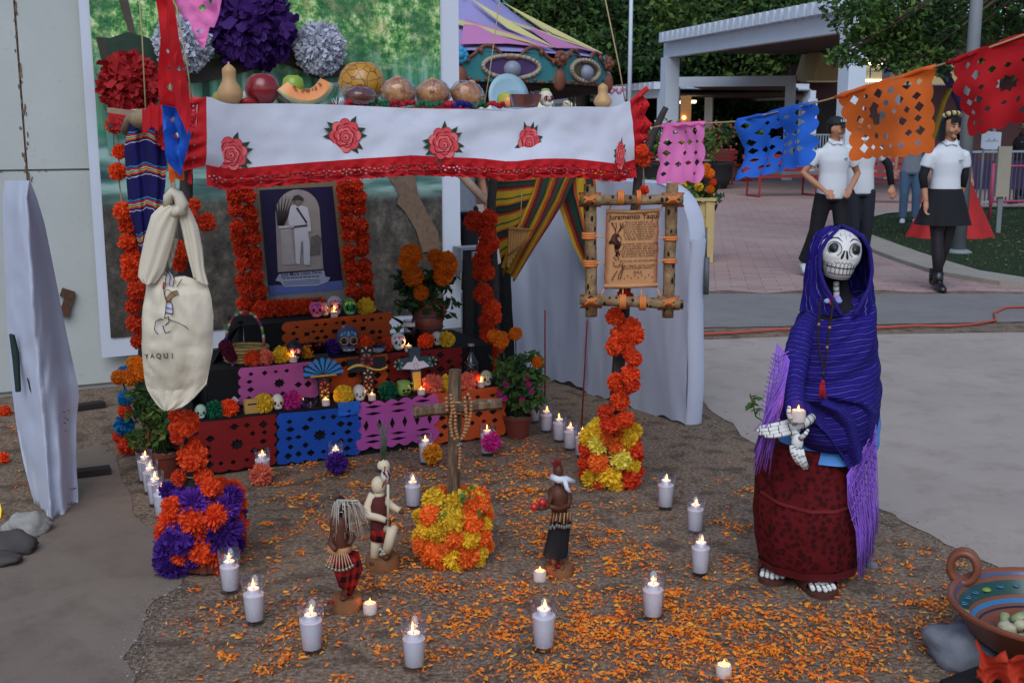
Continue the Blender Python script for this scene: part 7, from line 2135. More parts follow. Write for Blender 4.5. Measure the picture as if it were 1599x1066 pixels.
# necklace
nk_ = MB(); nb_ = MB()
def shp(px,py): return P(px,py,interp([(455,YC - .11),(480,YC - .135),(520,YC - .165),(560,YC - .185),(600,YC - .205),(640,YC - .22)],py)[0])
for pts in ([(1281,468),(1279,495),(1278,525),(1280,555),(1286,575)],[(1301,470),(1297,500),(1293,530),(1290,558),(1287,575)]):
 for a,b in zip(pts,pts[1:]):
  n = int(abs(b[1] - a[1]) / 3.6)
  for i in range(n): (nb_ if (i == 3 and a[1] in (495,500,530)) else nk_).ball(shp(lerp(a[0],b[0],i / n),lerp(a[1],b[1],i / n)),.0052,8,5)
nk_.tube([shp(1286,575),shp(1286,592)],.003,5).bar(shp(1280,584),shp(1292,583),.006,.006)
nk_.build('bead_necklace',M('dark_bead','#1d1512',.35,.2,30),ca_t); nb_.build('gold_bead',M('gold_bead','#a8763a',.35),ca_t)
tz = MB()
for i in range(16): tz.tube([shp(1285,592),shp(1284 + rnd.uniform(-4,4),603),shp(1284 + rnd.uniform(-7,7),620 + rnd.uniform(-3,2))],.0026,4)
tz.ball(shp(1285,597),.008,8,6).build('red_tassel',M('tassel_red','#8c1420',.85,.2,60),ca_t)
# hands: white gloves of painted bones
def bone_hand(palm,pr,fingers,name,Mrot=None):
 ho = MB().ball(palm,pr,14,9,M=Mrot)
 ln = MB()
 for pts,r0,r1 in fingers:
  k = [Vector(p) for p in pts]
  ho.tube(k,[lerp(r0,r1,i / (len(k) - 1)) for i in range(len(k))],9)
  ho.ball(k[-1],r1,8,5)
  for i in range(1,len(k)):
   for t in ((.0,) if i < len(k) - 1 else (.0,.9)):
    c = k[i - 1].lerp(k[i],t); d = (k[i] - k[i - 1]).normalized(); r_ = lerp(r0,r1,(i - 1 + t) / (len(k) - 1)) * 1.05
    s0 = Vector((0,0,1)).cross(d); s0 = s0.normalized() if s0.length > .1 else Vector((1,0,0)); s1 = d.cross(s0)
    ln.tube([c + s0 * r_ * cos(q) + s1 * r_ * sin(q) for q in [2 * pi * j / 12 for j in range(12)]],.0013,4,closed=True)
 o = ho.build(name,bone,ca_t)
 ln.build('bone_line',bl_,o)
 return o,ln
YH = YC - .27
h1,_l = bone_hand(P(1239,664,YH),(.032,.02,.018),[
 ([P(1232,658,YH - .004),P(1217,662,YH - .012),P(1203,664,YH - .014),P(1188,667,YH - .012)],.009,.006),
 ([P(1230,665,YH - .012),P(1215,668,YH - .022),P(1200,671,YH - .024),P(1184,672,YH - .02)],.0092,.0062),
 ([P(1231,670,YH - .02),P(1216,674,YH - .03),P(1202,677,YH - .032),P(1188,677,YH - .028)],.009,.006),
 ([P(1234,675,YH - .026),P(1220,679,YH - .036),P(1208,681,YH - .038),P(1196,681,YH - .034)],.008,.0055),
 ([P(1241,660,YH - .025),P(1234,653,YH - .04),P(1231,644,YH - .045),P(1232,636,YH - .043)],.009,.006),
 ([P(1250,662,YH),P(1258,658,YH + .01),P(1266,653,YH + .03)],.019,.017)],'hand')
h2,_l = bone_hand(P(1245,690,YH - .03),(.02,.017,.03),[
 ([P(1239,698,YH - .04),P(1242,710,YH - .046),P(1248,720,YH - .046),P(1255,730,YH - .042)],.0088,.006),
 ([P(1245,700,YH - .042),P(1249,712,YH - .048),P(1254,722,YH - .047),P(1259,730,YH - .042)],.0088,.006),
 ([P(1251,700,YH - .04),P(1254,711,YH - .045),P(1257,720,YH - .044),P(1260,727,YH - .04)],.0085,.006),
 ([P(1236,694,YH - .036),P(1237,706,YH - .042),P(1241,715,YH - .042),P(1246,723,YH - .04)],.008,.0055),
 ([P(1250,684,YH - .04),P(1257,678,YH - .05),P(1261,672,YH - .05)],.009,.006),
 ([P(1242,682,YH - .02),P(1240,675,YH - .005),P(1244,668,YH + .02)],.017,.016)],'hand')
tea(P(1246,657,YH - .035),'tea light held in the skeleton hand','small battery tea lights',1.3,.05)
# feet in leather sandals
sand = M('sandal_leather','#4a2a20',.6,.15,20)
for px,py,rz,s_ in ((1206,903,-.25,1.0),(1278,922,.15,1.08)):
 c = G(px,py); Mr = Matrix.Rotation(rz,3,'Z')
 f = MB().prism([c + Mr @ Vector((x * s_,y * s_,.0)) for x,y in ((-.045,-.05),(-.02,-.075),(.02,-.075),(.048,-.05),(.052,.02),(.045,.13),(-.04,.13),(-.05,.02))],(0,0,.018))
 f.grid(lambda u,v: c + Mr @ Vector(((.055 * s_) * cos(pi * (1 - u)),lerp(-.024,.12,v) * s_,.014 + (.058 + .02 * v) * sin(pi * u) * s_)),14,6)
 so = f.build('sandal',sand,ca_t,ang=50)
 fo = MB().ball(c + Mr @ Vector((0,.05,.03)),(.04 * s_,.08 * s_,.02),12,8,M=Mr)
 li = MB()
 for i in range(5):
  x = -.034 + i * .017
  a_,b_ = c + Mr @ Vector((x * s_,-.012,.034)),c + Mr @ Vector((x * 1.05 * s_,(-.054 + .008 * abs(i - 2)) * s_,.026))
  fo.tube([a_,b_],[.0095,.0085],8).ball(b_,.0088,8,5)
  li.tube([a_.lerp(b_,.6) + Vector((.009 * cos(q),0,.0095 * sin(q))) for q in [pi * j / 8 for j in range(9)]],.0013,4)
  if i: li.tube([a_ + Mr @ Vector((-.0085,0,.006)),b_ + Mr @ Vector((-.0085,0,.004))],.0013,4)
 fo2 = fo.build('bone_foot',bone,ca_t); li.build('bone_line',bl_,fo2)
# twig beside her
tw = MB().tube([P(1232,655,YC - .05),P(1196,660,YC - .03),P(1180,650,YC - .02),P(1176,632,YC - .01),P(1171,615,YC - .01)],.003,5)
leaves(tw,P(1175,625,YC - .01),.03,14,.03,mats=1); leaves(tw,P(1178,640,YC - .01),.025,8,.025,mats=1)
tw.build('green_sprig',leaf_mats[1],ca_t,smooth=False)

# ------------------------------------------------------------------ dancer figurines
rnd.seed(71)
drkw = M('dark_wood','#4a2f20',.6,.25,14,.3); slice_w = M('wood_slice','#7a4f30',.7,.3,18,.3)
skin_b = M('figurine_brown','#4f2a1c',.55,.2,25,spec=.3); cream_c = M('figurine_cream','#c2b296',.85,.1,40,.2)
hair_w = M('horse_hair','#b0a698',.7,.2,60)
def plaid(name):
 k = N(name); s_ = k.sep('Object')
 a = k.math('FRACT',k.math('MULTIPLY',k.math('ADD',s_[0],s_[1]),28)); b = k.math('FRACT',k.math('MULTIPLY',s_[2],22))
 r1 = k.ramp(a,[(0,0.0),(.45,1.0)],'CONSTANT'); r2 = k.ramp(b,[(0,0.0),(.5,1.0)],'CONSTANT')
 c = k.mix(k.math('MULTIPLY',k.math('ADD',r1,r2),.5),'#8a1c1e','#16100f'); k.col(c); k.rough(.9,.1); return k.m
plaid_m = plaid('red_plaid')
def base_disc(t,px,py,rpx,h,Y):
 c = G(px,py); MB().lathe([(rpx / CF * Y,0),(rpx * 1.02 / CF * Y,h * .5),(rpx * .96 / CF * Y,h),(.001,h)],24,c,wob=.06).build('base',slice_w,t,ang=40); return c
gF3 = None
# black masked dancer with white mane
c = G(542,952); Yf = c.y
t = thing('dancer_figurine','carved dancer figurine with black mask and streaming white hair','figurine',c)
base_disc(t,542,950,25,.048,Yf)
q = lambda x,y,o=0: P(x,y,Yf - o)
MB().tube([q(537,930,.02),q(539,915,.0),q(540,905)],[.011,.009,.012],8).tube([q(545,932,-.02),q(546,915,-.01),q(545,905)],[.011,.009,.012],8).ball(q(536,932,.03),(.012,.022,.008),8,5).ball(q(548,934,.01),(.012,.022,.008),8,5).build('legs',skin_b,t)
lw_ = MB().tube([q(536,868,.0),q(534,885,.02),q(538,905,.015),q(537,916,.015)],[.036,.033,.026,.018],10).tube([q(545,868),q(551,888,-.01),q(547,908,-.01),q(544,922,-.01)],[.036,.034,.026,.016],10)
lw_.ball(q(516,940,.05),(.012,.01,.006),8,5); lw_.build('plaid_wrap',plaid_m,t)
MB().lathe([(.032,-.02),(.036,.0),(.03,.05),(.034,.08),(.028,.105),(.012,.12)],14,q(531,855)).tube([q(521,828),q(516,848,.03),q(524,858,.06)],[.012,.01,.009],8).tube([q(540,826),q(552,838,.02),q(545,850,.05)],[.012,.01,.009],8).build('torso',skin_b,t)
MB().lathe([(.039,-.012),(.043,0),(.039,.012)],16,q(530,856)).build('belt',M('belt_tan','#a87850',.7),t)
bl2 = MB(); be = MB()
for i in range(9):
 a = lerp(-.9,.9,i / 8); p0 = q(530 + 12 * sin(a),858,.035 * cos(a)); p1 = q(530 + 26 * sin(a),884 + 6 * cos(a * 2),.05 * cos(a) + .01)
 bl2.tube([p0,p1],.0022,5); be.ball(p1,.0068,8,5)
bl2.build('belt_cord',M('cord_pink','#b08a72',.8),t); be.build('bell',M('bell_brass','#8a8070',.35,metal=.7),t)
hd = MB().ball(q(531,789),(.024,.026,.034),14,10,fn=lambda v: Vector((v.x,v.y * (1 + .2 * (v.z < 0)),v.z))).tube([q(531,795),q(531,815)],.013,8).build('mask',M('mask_black','#17141a',.45,.1,40),t)
MB().tube([q(528,780),q(527,768)],[.009,.007],8).build('topknot',drkw,t)
mk = MB()
for x,y in ((527,786),(536,787)): mk.ball(q(x,y,.026),(.005,.003,.004),6,4)
for pts in ([(524,792),(527,795)],[(538,793),(535,796)],[(529,799),(535,799)],[(531,783),(531,793)]): mk.tube([q(*p,.0275) for p in pts],.0014,4)
mk.build('mask_paint',M('mask_white','#c4bfb8',.5),hd)
hm_ = MB()
for i in range(90):
 a = rnd.uniform(-1,1); x1 = 531 + rnd.uniform(-18,46); y1 = 800 + rnd.uniform(5,45) - max(0,x1 - 560) * .6
 hm_.tube([q(532 + rnd.uniform(-6,6),783 + rnd.uniform(-3,3),rnd.uniform(-.02,.025)),q(lerp(532,x1,.6),787 + rnd.uniform(-8,2),rnd.uniform(-.03,.045)),q(x1,y1,rnd.uniform(-.03,.04))],[.0022,.0018,.0008],4)
hm_.build('mane',hair_w,t)
# white masked dancer with hood
c = G(598,886); Yf = c.y
t = thing('dancer_figurine','carved dancer figurine with white mask, cream hood and grass topknot','figurine',c)
base_disc(t,598,886,28,.05,Yf)
q = lambda x,y,o=0: P(x,y,Yf - o)
MB().tube([q(593,828),q(588,850,.01),q(584,874,.02)],[.026,.022,.016],10).tube([q(602,826),q(613,826,.05),q(607,848,.05),q(601,866,.03)],[.025,.022,.018,.016],10).build('trousers',cream_c,t)
MB().ball(q(582,877,.035),(.014,.026,.01),10,6).ball(q(604,868,.05),(.014,.026,.01),10,6).build('feet',skin_b,t)
MB().lathe([(.032,0),(.038,.03),(.033,.065),(.036,.10),(.03,.135),(.013,.15)],16,q(594,832),wob=.05).build('vest',M('vest_brown','#4d1f1c',.85,.25,30),t)
MB().lathe([(.041,-.022),(.04,.0),(.036,.03)],16,q(595,832)).build('hip_wrap',plaid_m,t)
MB().tube([q(583,771),q(575,790,.0),q(576,805,.02),q(592,808,.05),q(603,812,.06)],[.017,.017,.016,.013,.011],10).tube([q(602,780,.0),q(612,790,.03),q(624,797,.05)],[.016,.014,.011],10).build('sleeves',cream_c,t)
MB().ball(q(606,813,.06),.011,10,7).tube([q(604,811,.072),q(609,813,.074),q(610,817,.068)],.0042,6).tube([q(604,815,.072),q(609,817,.073),q(609,820,.066)],.004,6).ball(q(627,799,.05),.009,8,6).build('hands',skin_b,t)
MB().tube([q(606,756,.065),q(606,818,.072)],.0048,8).build('stick',M('stick_cream','#b8ab96',.6),t)
hd = MB().ball(q(591,757),(.027,.03,.034),14,10).ball(q(592,772),(.02,.02,.02),10,6).build('hood',cream_c,t)
MB().ball(q(602,742,.012),(.018,.022,.03),12,9).build('mask',M('mask_white','#c4bfb8',.5),hd)
mk = MB(); mr = MB()
for pts in ([(604,733),(609,741),(607,751)],[(598,736),(600,741)]): mk.tube([q(*p,.036) for p in pts],.002,5)
mk.ball(q(593,735,.02),(.008,.01,.006),8,5)
for pts in ([(601,728),(600,737),(604,745)],[(603,748),(599,754),(597,760)],[(606,735),(607,742)]): mr.tube([q(*p,.034) for p in pts],.0028,5)
mk.build('mask_black_lines',ink_b,hd); mr.build('mask_red_lines',M('mask_red','#8a2420',.5),hd)
MB().ball(q(599,727),(.024,.024,.024),12,8).build('topknot',cream_c,t)
gr_ = MB()
for i in range(16): gr_.tube([q(598 + rnd.uniform(-4,4),720,rnd.uniform(-.01,.01)),q(598 + rnd.uniform(-6,8),690,rnd.uniform(-.01,.01)),q(598 + rnd.uniform(-11,13),652 + rnd.uniform(0,14),rnd.uniform(-.015,.015))],[.0017,.0013,.0006],4)
gr_.build('grass_topknot',M('grass_stem','#4a5a44',.8,.2,30),t)
bll = MB()
for i in range(9): bll.ball(q(596 + rnd.uniform(-5,8),858 + rnd.uniform(-4,8),.05),.006,6,4)
bll.build('ankle_rattle',M('rattle_grey','#a39a8c',.7),t)
# rattle dancer
c = G(873,897); Yf = c.y
t = thing('dancer_figurine','carved bare chested dancer figurine holding two red rattles','figurine',c)
base_disc(t,873,895,24,.036,Yf)
q = lambda x,y,o=0: P(x,y,Yf - o)
MB().tube([q(865,866,.01),q(866,884,.02)],[.012,.009],8).tube([q(874,864,-.01),q(876,882,.0)],[.012,.009],8).ball(q(864,886,.04),(.011,.024,.009),8,5).ball(q(877,885,.02),(.011,.024,.009),8,5).build('legs',M('figurine_leg','#6b3a24',.5,.15,25),t)
MB().ball(q(892,888,-.02),(.014,.01,.016),8,5).ball(q(872,884,.03),(.008,.008,.008),8,5).build('red_tuft',M('tuft_red','#7c1620',.85,.2,80),t)
sk_ = MB()
def skd(u,v):
 py = lerp(868,803,v); l,r_ = interp([(803,862,892),(830,856,890),(868,848,886)],py); a = 2 * pi * u
 pl,pr = q(l,py),q(r_,py); m = 1 + .05 * sin(7 * a) * (1 - v)
 return (pl + pr) / 2 + Vector((cos(a) * (pr - pl).length / 2 * m,sin(a) * .032 * m,0))
sk_.grid(skd,28,10,close=True).build('skirt',M('skirt_black','#16151a',.9,.2,30),t)
MB().lathe([(.028,0),(.03,.03),(.034,.06),(.036,.085),(.024,.105),(.012,.112),(.012,.125)],14,q(874,803),0,Matrix.Rotation(R(-4),3,'Y')).tube([q(884,764),q(889,778,-.005),q(887,790,.01),q(872,794,.045),q(857,790,.06)],[.013,.012,.011,.010,.008],9).tube([q(861,764),q(860,778,.03),q(852,792,.06),q(842,793,.075)],[.012,.011,.009,.008],9).ball(q(872,735,.0),(.019,.022,.026),12,8).ball(q(855,789,.063),.009,8,5).ball(q(840,793,.078),.009,8,5).build('body',skin_b,t)
for i,(x,y) in enumerate(((847,784),(834,791))): MB().ball(q(x,y,.07 + .015 * i),.0145,12,8).tube([q(x,y,.07 + .015 * i),q(x + 8,y + 4,.07)],.004,6).build('rattle',M('rattle_red','#b01c24',.3,.1,30,spec=.5),t)
hoof = MB()
for i in range(16):
 a = lerp(-1.5,1.5,i / 15); hoof.tube([q(877 + 15 * sin(a),800,.034 * cos(a)),q(875 + 17 * sin(a) + rnd.uniform(-2,2),816 + rnd.uniform(-3,3),.04 * cos(a) + .006)],[.0028,.0035],5,0 if i % 2 else 1)
for i in range(14):
 a = lerp(-1.5,1.5,i / 13); hoof.ball(q(875 + 17 * sin(a),822 + rnd.uniform(-2,2),.04 * cos(a) + .006),(.005,.005,.008),6,4,2)
hoof.build('hoof_belt',[M('belt_tan'  ,'#a87850'),M('belt_dark','#4a3426',.7),M('hoof_grey','#6a6a62',.5)],t)
MB().tube([q(862,745,.005),q(872,749,.03),q(884,748,.01),q(896,752,-.01)],[.014,.013,.013,.009],8).tube([q(882,750,.025),q(885,762,.03),q(890,768,.03)],[.009,.008,.006],7).build('white_scarf',M('scarf_white','#c3c6cf',.8,.05,50),t)
rt = MB()
for i in range(34): rt.tube([q(871 + rnd.uniform(-6,5),729,rnd.uniform(-.015,.015)),q(870 + rnd.uniform(-11,9),718 + rnd.uniform(-4,8),rnd.uniform(-.02,.02))],[.0032,.001],4)
rt.build('red_headdress',M('headdress_red','#7a1a1e',.8,.2,60),t)

# ------------------------------------------------------------------ clay dish of food, rocks, red cloth
dc = Vector((1.60,3.05,0)); 
rimc = P(1645,948,3.24); rr_ = .30
dish = thing('clay_dish','large painted clay dish with round handle resting on stones','dish',Vector((rimc.x,rimc.y,.05)))
terr = M('terracotta','#74402b',.4,.1,10,spec=.45)
rz0 = rimc.z; bc_ = Vector((rimc.x,rimc.y,rz0))
MB().lathe([(.09,-.155),(.16,-.14),(.235,-.085),(.285,-.012),(.30,.0),(.30,.008),(.292,.013),(.28,.008),(.262,-.02),(.225,-.075),(.15,-.12),(.001,-.128)],56,bc_).build('bowl',terr,dish,ang=50)
def ringband(r0,z0,r1,z1,col,nm,n=56,a0=0,a1=2 * pi):
 MB().grid(lambda u,v: bc_ + Vector((lerp(r0,r1,v) * cos(lerp(a0,a1,u)),lerp(r0,r1,v) * sin(lerp(a0,a1,u)),lerp(z0,z1,v) + .0018)),n,1).build(nm,M('glaze_' + col,col,.3,.12,40,spec=.5),dish)
def wallz(r): return interp([(.15,-.12),(.225,-.075),(.262,-.02),(.28,.008)],r)[0]
for r0,r1,c_ in ((.276,.270,'#3f4a6a'),(.262,.236,'#1f4038'),(.229,.217,'#2f6a94'),(.208,.202,'#1d1f33')): ringband(r0,wallz(r0),r1,wallz(r1),c_,'painted_band')
for i in range(28):
 a = 2 * pi * i / 28; r_ = .249; p = bc_ + Vector((r_ * cos(a),r_ * sin(a),wallz(r_) + .003))
 if i % 4 == 1: MB().ball(p,(.017,.017,.006),9,5).build('painted_leaf',M('glaze_lime','#7f9440',.35),dish)
 else:
  MB().tube([p + Vector((.009 * cos(k_),.009 * sin(k_),.003)) for k_ in [2 * pi * j / 9 for j in range(9)]],.0025,4,closed=True).build('painted_ring',M('glaze_sky','#3a78a8',.35),dish)
hcen = bc_ + Vector((-.19,.21,.045))
hd_ = Vector((-.9,.43,0)).normalized(); ht_ = Vector((-hd_.y,hd_.x,0))
for o_ in (-.013,.013): MB().tube([hcen + hd_ * (.04 * cos(a)) * 1.0 + Vector((0,0,.049 * sin(a))) + ht_ * o_ for a in [2 * pi * i / 22 for i in range(22)]],.0125,8,closed=True).build('handle',terr,dish)
fd = thing('food','pale squash and meat pieces heaped in the clay dish','food',bc_ + Vector((0,0,-.1)))
rnd.seed(81)
fm = [M('food_pale','#a8a284',.5,.15,30,.3,spec=.4),M('food_green','#8f9468',.5,.2,30,.3,spec=.4),M('food_grey','#7d7264',.6,.2,30,.4),M('food_orange','#a06a34',.5,.2,30)]
for i in range(46):
 a = rnd.uniform(0,6.28); r_ = .15 * rnd.random() ** .5
 s_ = rnd.uniform(.018,.038); sd_ = rnd.uniform(0,99)
 MB().ball(bc_ + Vector((r_ * cos(a) + .0,r_ * sin(a) - .02,-.1 + rnd.uniform(0,.055) + .03 * (1 - r_ / .15))),(s_,s_ * .7,s_ * .6),9,6,fn=lambda v: v * (1 + .35 * noise.noise(v * 1.8 + Vector((sd_,0,0)))),M=Matrix.Rotation(rnd.uniform(0,3),3,'Z') @ Matrix.Rotation(rnd.uniform(-1,1),3,'X')).build('piece',fm[rnd.choice((0,0,1,2,0,3))],fd)
def rock(label,c,r,seed,m,group=None):
 o = MB().ball(Vector(c) + Vector((0,0,r[2] * .55)),r,22,15,fn=lambda v: v * (1 + .35 * noise.noise(v * 1.3 + Vector((seed,0,0))) + .12 * noise.noise(v * 4 + Vector((seed,5,0))) + .05 * noise.noise(v * 11))).build('rock',m)
 return tag(o,label,'rock',group)
stone_g = M('stone_grey','#6d7078',.85,.25,14,.8,40); stone_l = M('stone_pale','#8f8b85',.9,.35,16,.9,50); stone_d = M('stone_dark','#45403e',.85,.2,12,.7,40)
rock('blue grey stone under the clay dish',G(1506,1030),(.12,.1,.075),3,stone_g)
rock('grey stone behind the blue grey one under the clay dish',G(1545,1002),(.09,.08,.04),7,stone_g)
rock('hidden dark stone propping the far side of the clay dish',Vector((rimc.x + .12,rimc.y + .12,0)),(.1,.1,.045),9,stone_d)
rock('pale speckled stone at the foot of the narrow screen',G(42,832),(.085,.07,.055),5,stone_l)
rock('dark smooth stone in front of the pale speckled stone',G(18,862),(.10,.075,.055),11,stone_d)
rock('flat dark stone at the left edge of the path',G(-6,880),(.1,.06,.03),14,stone_d)
rock('small grey stone by the lilac fringe',G(1362,885),(.022,.016,.014),17,stone_g)
lg = MB().tube([P(1480,1088,3.02),P(1550,1066,3.04),P(1640,1088,3.04)],[.05,.06,.06],12); 
tag(lg.build('charred_log',M('charred','#1c1a1b',.9,.2,20,.7)),'charred log lying under the clay dish','log')
rcl = MB().grid(lambda u,v: P(lerp(1522,1625,u),lerp(1066,1008,v) + 26 * u,2.93) + Vector((0,-.03 * sin(u * 14 + v * 3) + .02 * noise.noise(Vector((u * 8,v * 6,0))),.02 * sin(u * 17 + 1))),40,14)
tag(rcl.build('red_cloth',M('crepe_red','#bc3a24',.85,.12,8,trans=.2)),'crumpled orange red crepe paper between the stones','crepe paper')

# ------------------------------------------------------------------ people on the plaza
hairm = M('hair_black','#17120f',.55,.2,60); skin_t = M('skin_tan','#a87458',.55,.06,20,spec=.35); skin_d = M('skin_dark','#4a3026',.6,.08,20)
polo = M('polo_white','#c2c4c8',.85,.03,40); blackc = M('black_clothes','#16161a',.85,.15,30); shoe_w = M('shoe_white','#b8babd',.5); shoe_b = M('shoe_black','#141315',.35,spec=.5)
def sect(rows,n=20):
 """rows (z, x half, y half, x off, y off)"""
 def f(u,v):
  t = v * (len(rows) - 1); i = min(int(t),len(rows) - 2); fr = t - i
  z,a,b_,ox,oy = (lerp(p,q_,fr) for p,q_ in zip(rows[i],rows[i + 1]))
  return Vector((ox + a * cos(2 * pi * u),oy + b_ * sin(2 * pi * u),z))
 return f
def capped(mb,rows,n=20):
 f = sect(rows)
 mb.grid(f,n,(len(rows) - 1) * 2,close=True)
 o = len(mb.v) - n * ((len(rows) - 1) * 2 + 1)
 mb.f.append(tuple(range(o + n - 1,o - 1,-1))); mb.m.append(0)
 e = len(mb.v) - n; mb.f.append(tuple(range(e,e + n))); mb.m.append(0)
 return mb
def hand(mb,w,d,side):
 """palm, four bent fingers and thumb from wrist w pointing along d"""
 w,d = Vector(w),Vector(d).normalized()
 s_ = d.cross(Vector((0,1,0))); s_ = s_.normalized() if s_.length > .1 else Vector((1,0,0))
 n_ = s_.cross(d)
 mb.tube([w,w + d * .045,w + d * .085],[.026,.036,.034],8,sq=.6)
 for i in range(4):
  o = (i - 1.5) * .018
  L = (.062,.075,.07,.055)[i]
  p = w + d * .075 + s_ * o
  mb.tube([p,p + d * L * .5,p + d * L * .85 - n_ * .012 * side,p + d * L - n_ * .028 * side],[.0105,.0098,.009,.008],6)
 p = w + d * .03 + s_ * .03 * side
 mb.tube([p,p + s_ * .02 * side + d * .025,p + s_ * .025 * side + d * .055],[.013,.0115,.009],6)
def person(label,loc,rz,H,j,skin,wear,hair='short',face=0.0,group=None):
 t = thing('person',label,'person',loc,rz,group,H / 1.72)
 D = dict(sl=(-.168,0,1.375),sr=(.168,0,1.375),el=(-.25,.02,1.14),er=(.25,.02,1.14),wl=(-.26,-.06,.90),wr=(.26,-.06,.90),hl=(-.09,0,.92),hr=(.09,0,.92),kl=(-.1,-.02,.50),kr=(.1,-.02,.50),al=(-.1,.03,.09),ar=(.1,.03,.09),tl=(-.11,-.15,.03),tr=(.11,-.15,.03))
 D.update(j)
 V_ = {k_: Vector(v) for k_,v in D.items()}
 # ---- body: one skin
 b = MB()
 capped(b,[(.86,.15,.10,0,0),(.98,.155,.10,0,0),(1.12,.13,.09,0,0),(1.28,.16,.1,0,0),(1.38,.155,.08,0,0),(1.45,.07,.055,0,0),(1.50,.052,.055,0,0),(1.56,.05,.055,0,-.01)])
 for s_ in 'lr':
  b.tube([V_['s' + s_] * 1.0,V_['s' + s_].lerp(V_['e' + s_],.5),V_['e' + s_],V_['e' + s_].lerp(V_['w' + s_],.35),V_['w' + s_]],[.05,.045,.038,.037,.025],10)
  hand(b,V_['w' + s_],V_['w' + s_] - V_['e' + s_],1 if s_ == 'l' else -1)
  b.tube([V_['h' + s_],V_['h' + s_].lerp(V_['k' + s_],.5),V_['k' + s_],V_['k' + s_].lerp(V_['a' + s_],.3),V_['a' + s_]],[.085,.075,.055,.055,.036],12)
  b.tube([V_['a' + s_] + Vector((0,.03,-.03)),V_['a' + s_].lerp(V_['t' + s_],.5),V_['t' + s_]],[.036,.038,.028],8)
 Mf = Matrix.Rotation(face,3,'Z')
 hc = Vector((0,-.02,1.615))
 def hs(v):
  w = 1 - .28 * max(0,-v.z - .1) ; y = v.y
  if v.y < 0 and v.z < .3: y = v.y * .98
  return Vector((v.x * w,y * (1 if v.z > -.4 else .92),v.z))
 b.ball(hc,(.073,.092,.115),20,16,fn=hs,M=Mf)
 b.ball(hc + Mf @ Vector((0,-.093,-.015)),(.012,.018,.022),8,6,M=Mf)
 b.tube([hc + Mf @ Vector((0,-.085,.025)),hc + Mf @ Vector((0,-.1,-.018))],[.008,.012],7)
 for s_ in (-1,1):
  b.ball(hc + Mf @ Vector((s_ * .074,.005,-.005)),(.012,.022,.032),8,6,M=Mf)
  b.ball(hc + Mf @ Vector((s_ * .04,-.066,-.03)),(.025,.02,.022),8,6,M=Mf)
 b.ball(hc + Mf @ Vector((0,-.066,-.085)),(.03,.02,.02),8,6,M=Mf)
 body = remesh(b.build('body',skin,t,world=False),.0095)
 for s_ in (-1,1):
  MB().ball(hc + Mf @ Vector((s_ * .029,-.081,.012)),(.0125,.008,.006),8,6,M=Mf).build('eye',M('eye_dark','#201812',.3),t,world=False)
  MB().tube([hc + Mf @ Vector((s_ * .014,-.091,.032)),hc + Mf @ Vector((s_ * .034,-.087,.037)),hc + Mf @ Vector((s_ * .05,-.074,.03))],[.0035,.004,.002],5).build('eyebrow',hairm,t,world=False)
 MB().ball(hc + Mf @ Vector((0,-.088,-.055)),(.02,.008,.0065),10,6,M=Mf).build('mouth',M('lips','#8f5446',.5),t,world=False)
 if hair in ('short','bob'):
  def hh(v): return v if v.y > -.1 + .0 or v.z > .45 else Vector((v.x,max(v.y,-.1),max(v.z,.45)))
  hb = MB().ball(hc + Vector((0,.012,.022)),(.086,.1,.112),20,14,fn=hh,M=Mf)
  if hair == 'bob':
   def bob(u,v):
    a = lerp(-.45,pi + .45,u); r_ = lerp(1.0,1.22,v) + .05 * noise.noise(Vector((u * 14,v * 2,0)))
    return hc + Mf @ Vector((.088 * r_ * cos(a),.01 + .092 * r_ * sin(a),lerp(.06,-.125,v) + .015 * noise.noise(Vector((u * 20,0,0)))))
   hb.grid(bob,30,8)
   hb.grid(lambda u,v: hc + Mf @ Vector((lerp(-.075,.06,u),-.083 - .012 * sin(pi * u),lerp(.1,.045 + .02 * u,v))),10,3)
  hb.build('hair',hairm,t,world=False)
 # ---- clothes
 for w in wear:
  k_,m = w[0],w[1]
  if k_ in ('polo','blouse'):
   g_ = .9 if hair == 'bob' else 1.0
   s = MB(); hem = w[2] if len(w) > 2 else .86
   capped(s,[(hem,.180 * g_,.125,0,0),(1.0,.168 * g_,.118,0,0),(1.14,.158 * g_,.108,0,0),(1.28,.178 * g_,.118,0,-.005),(1.37,.172,.104,0,0),(1.44,.115,.078,0,0),(1.485,.072,.068,0,0)])
   for s_ in 'lr': s.tube([V_['s' + s_] * .8 + Vector((0,0,.27)),V_['s' + s_] * .97 + Vector((0,0,.02)),V_['s' + s_].lerp(V_['e' + s_],.3),V_['s' + s_].lerp(V_['e' + s_],.62)],[.045,.062,.066,.068],12)
   o = remesh(s.build('shirt',m,t,world=False),.014,3)
   cl = MB()
   for s_ in (-1,1): cl.prism([(0,-.085,1.455),(s_ * .055,-.085,1.445),(s_ * .085,-.03,1.485),(s_ * .07,.0,1.515),(s_ * .045,-.065,1.495)],(0,-.006,.004))
   cl.build('collar',m,o,world=False,smooth=False)
   MB().ball((.09,-.121,1.30),(.022,.006,.012),8,4).build('chest_badge',M('badge','#6f9a8f',.6),o,world=False)
  if k_ == 'sleeves':
   for s_ in 'lr': MB().tube([V_['s' + s_].lerp(V_['e' + s_],.3),V_['e' + s_],V_['e' + s_].lerp(V_['w' + s_],w[2] if len(w) > 2 else .95)],[.052,.045,.036],10).build('undersleeve',m,t,world=False)
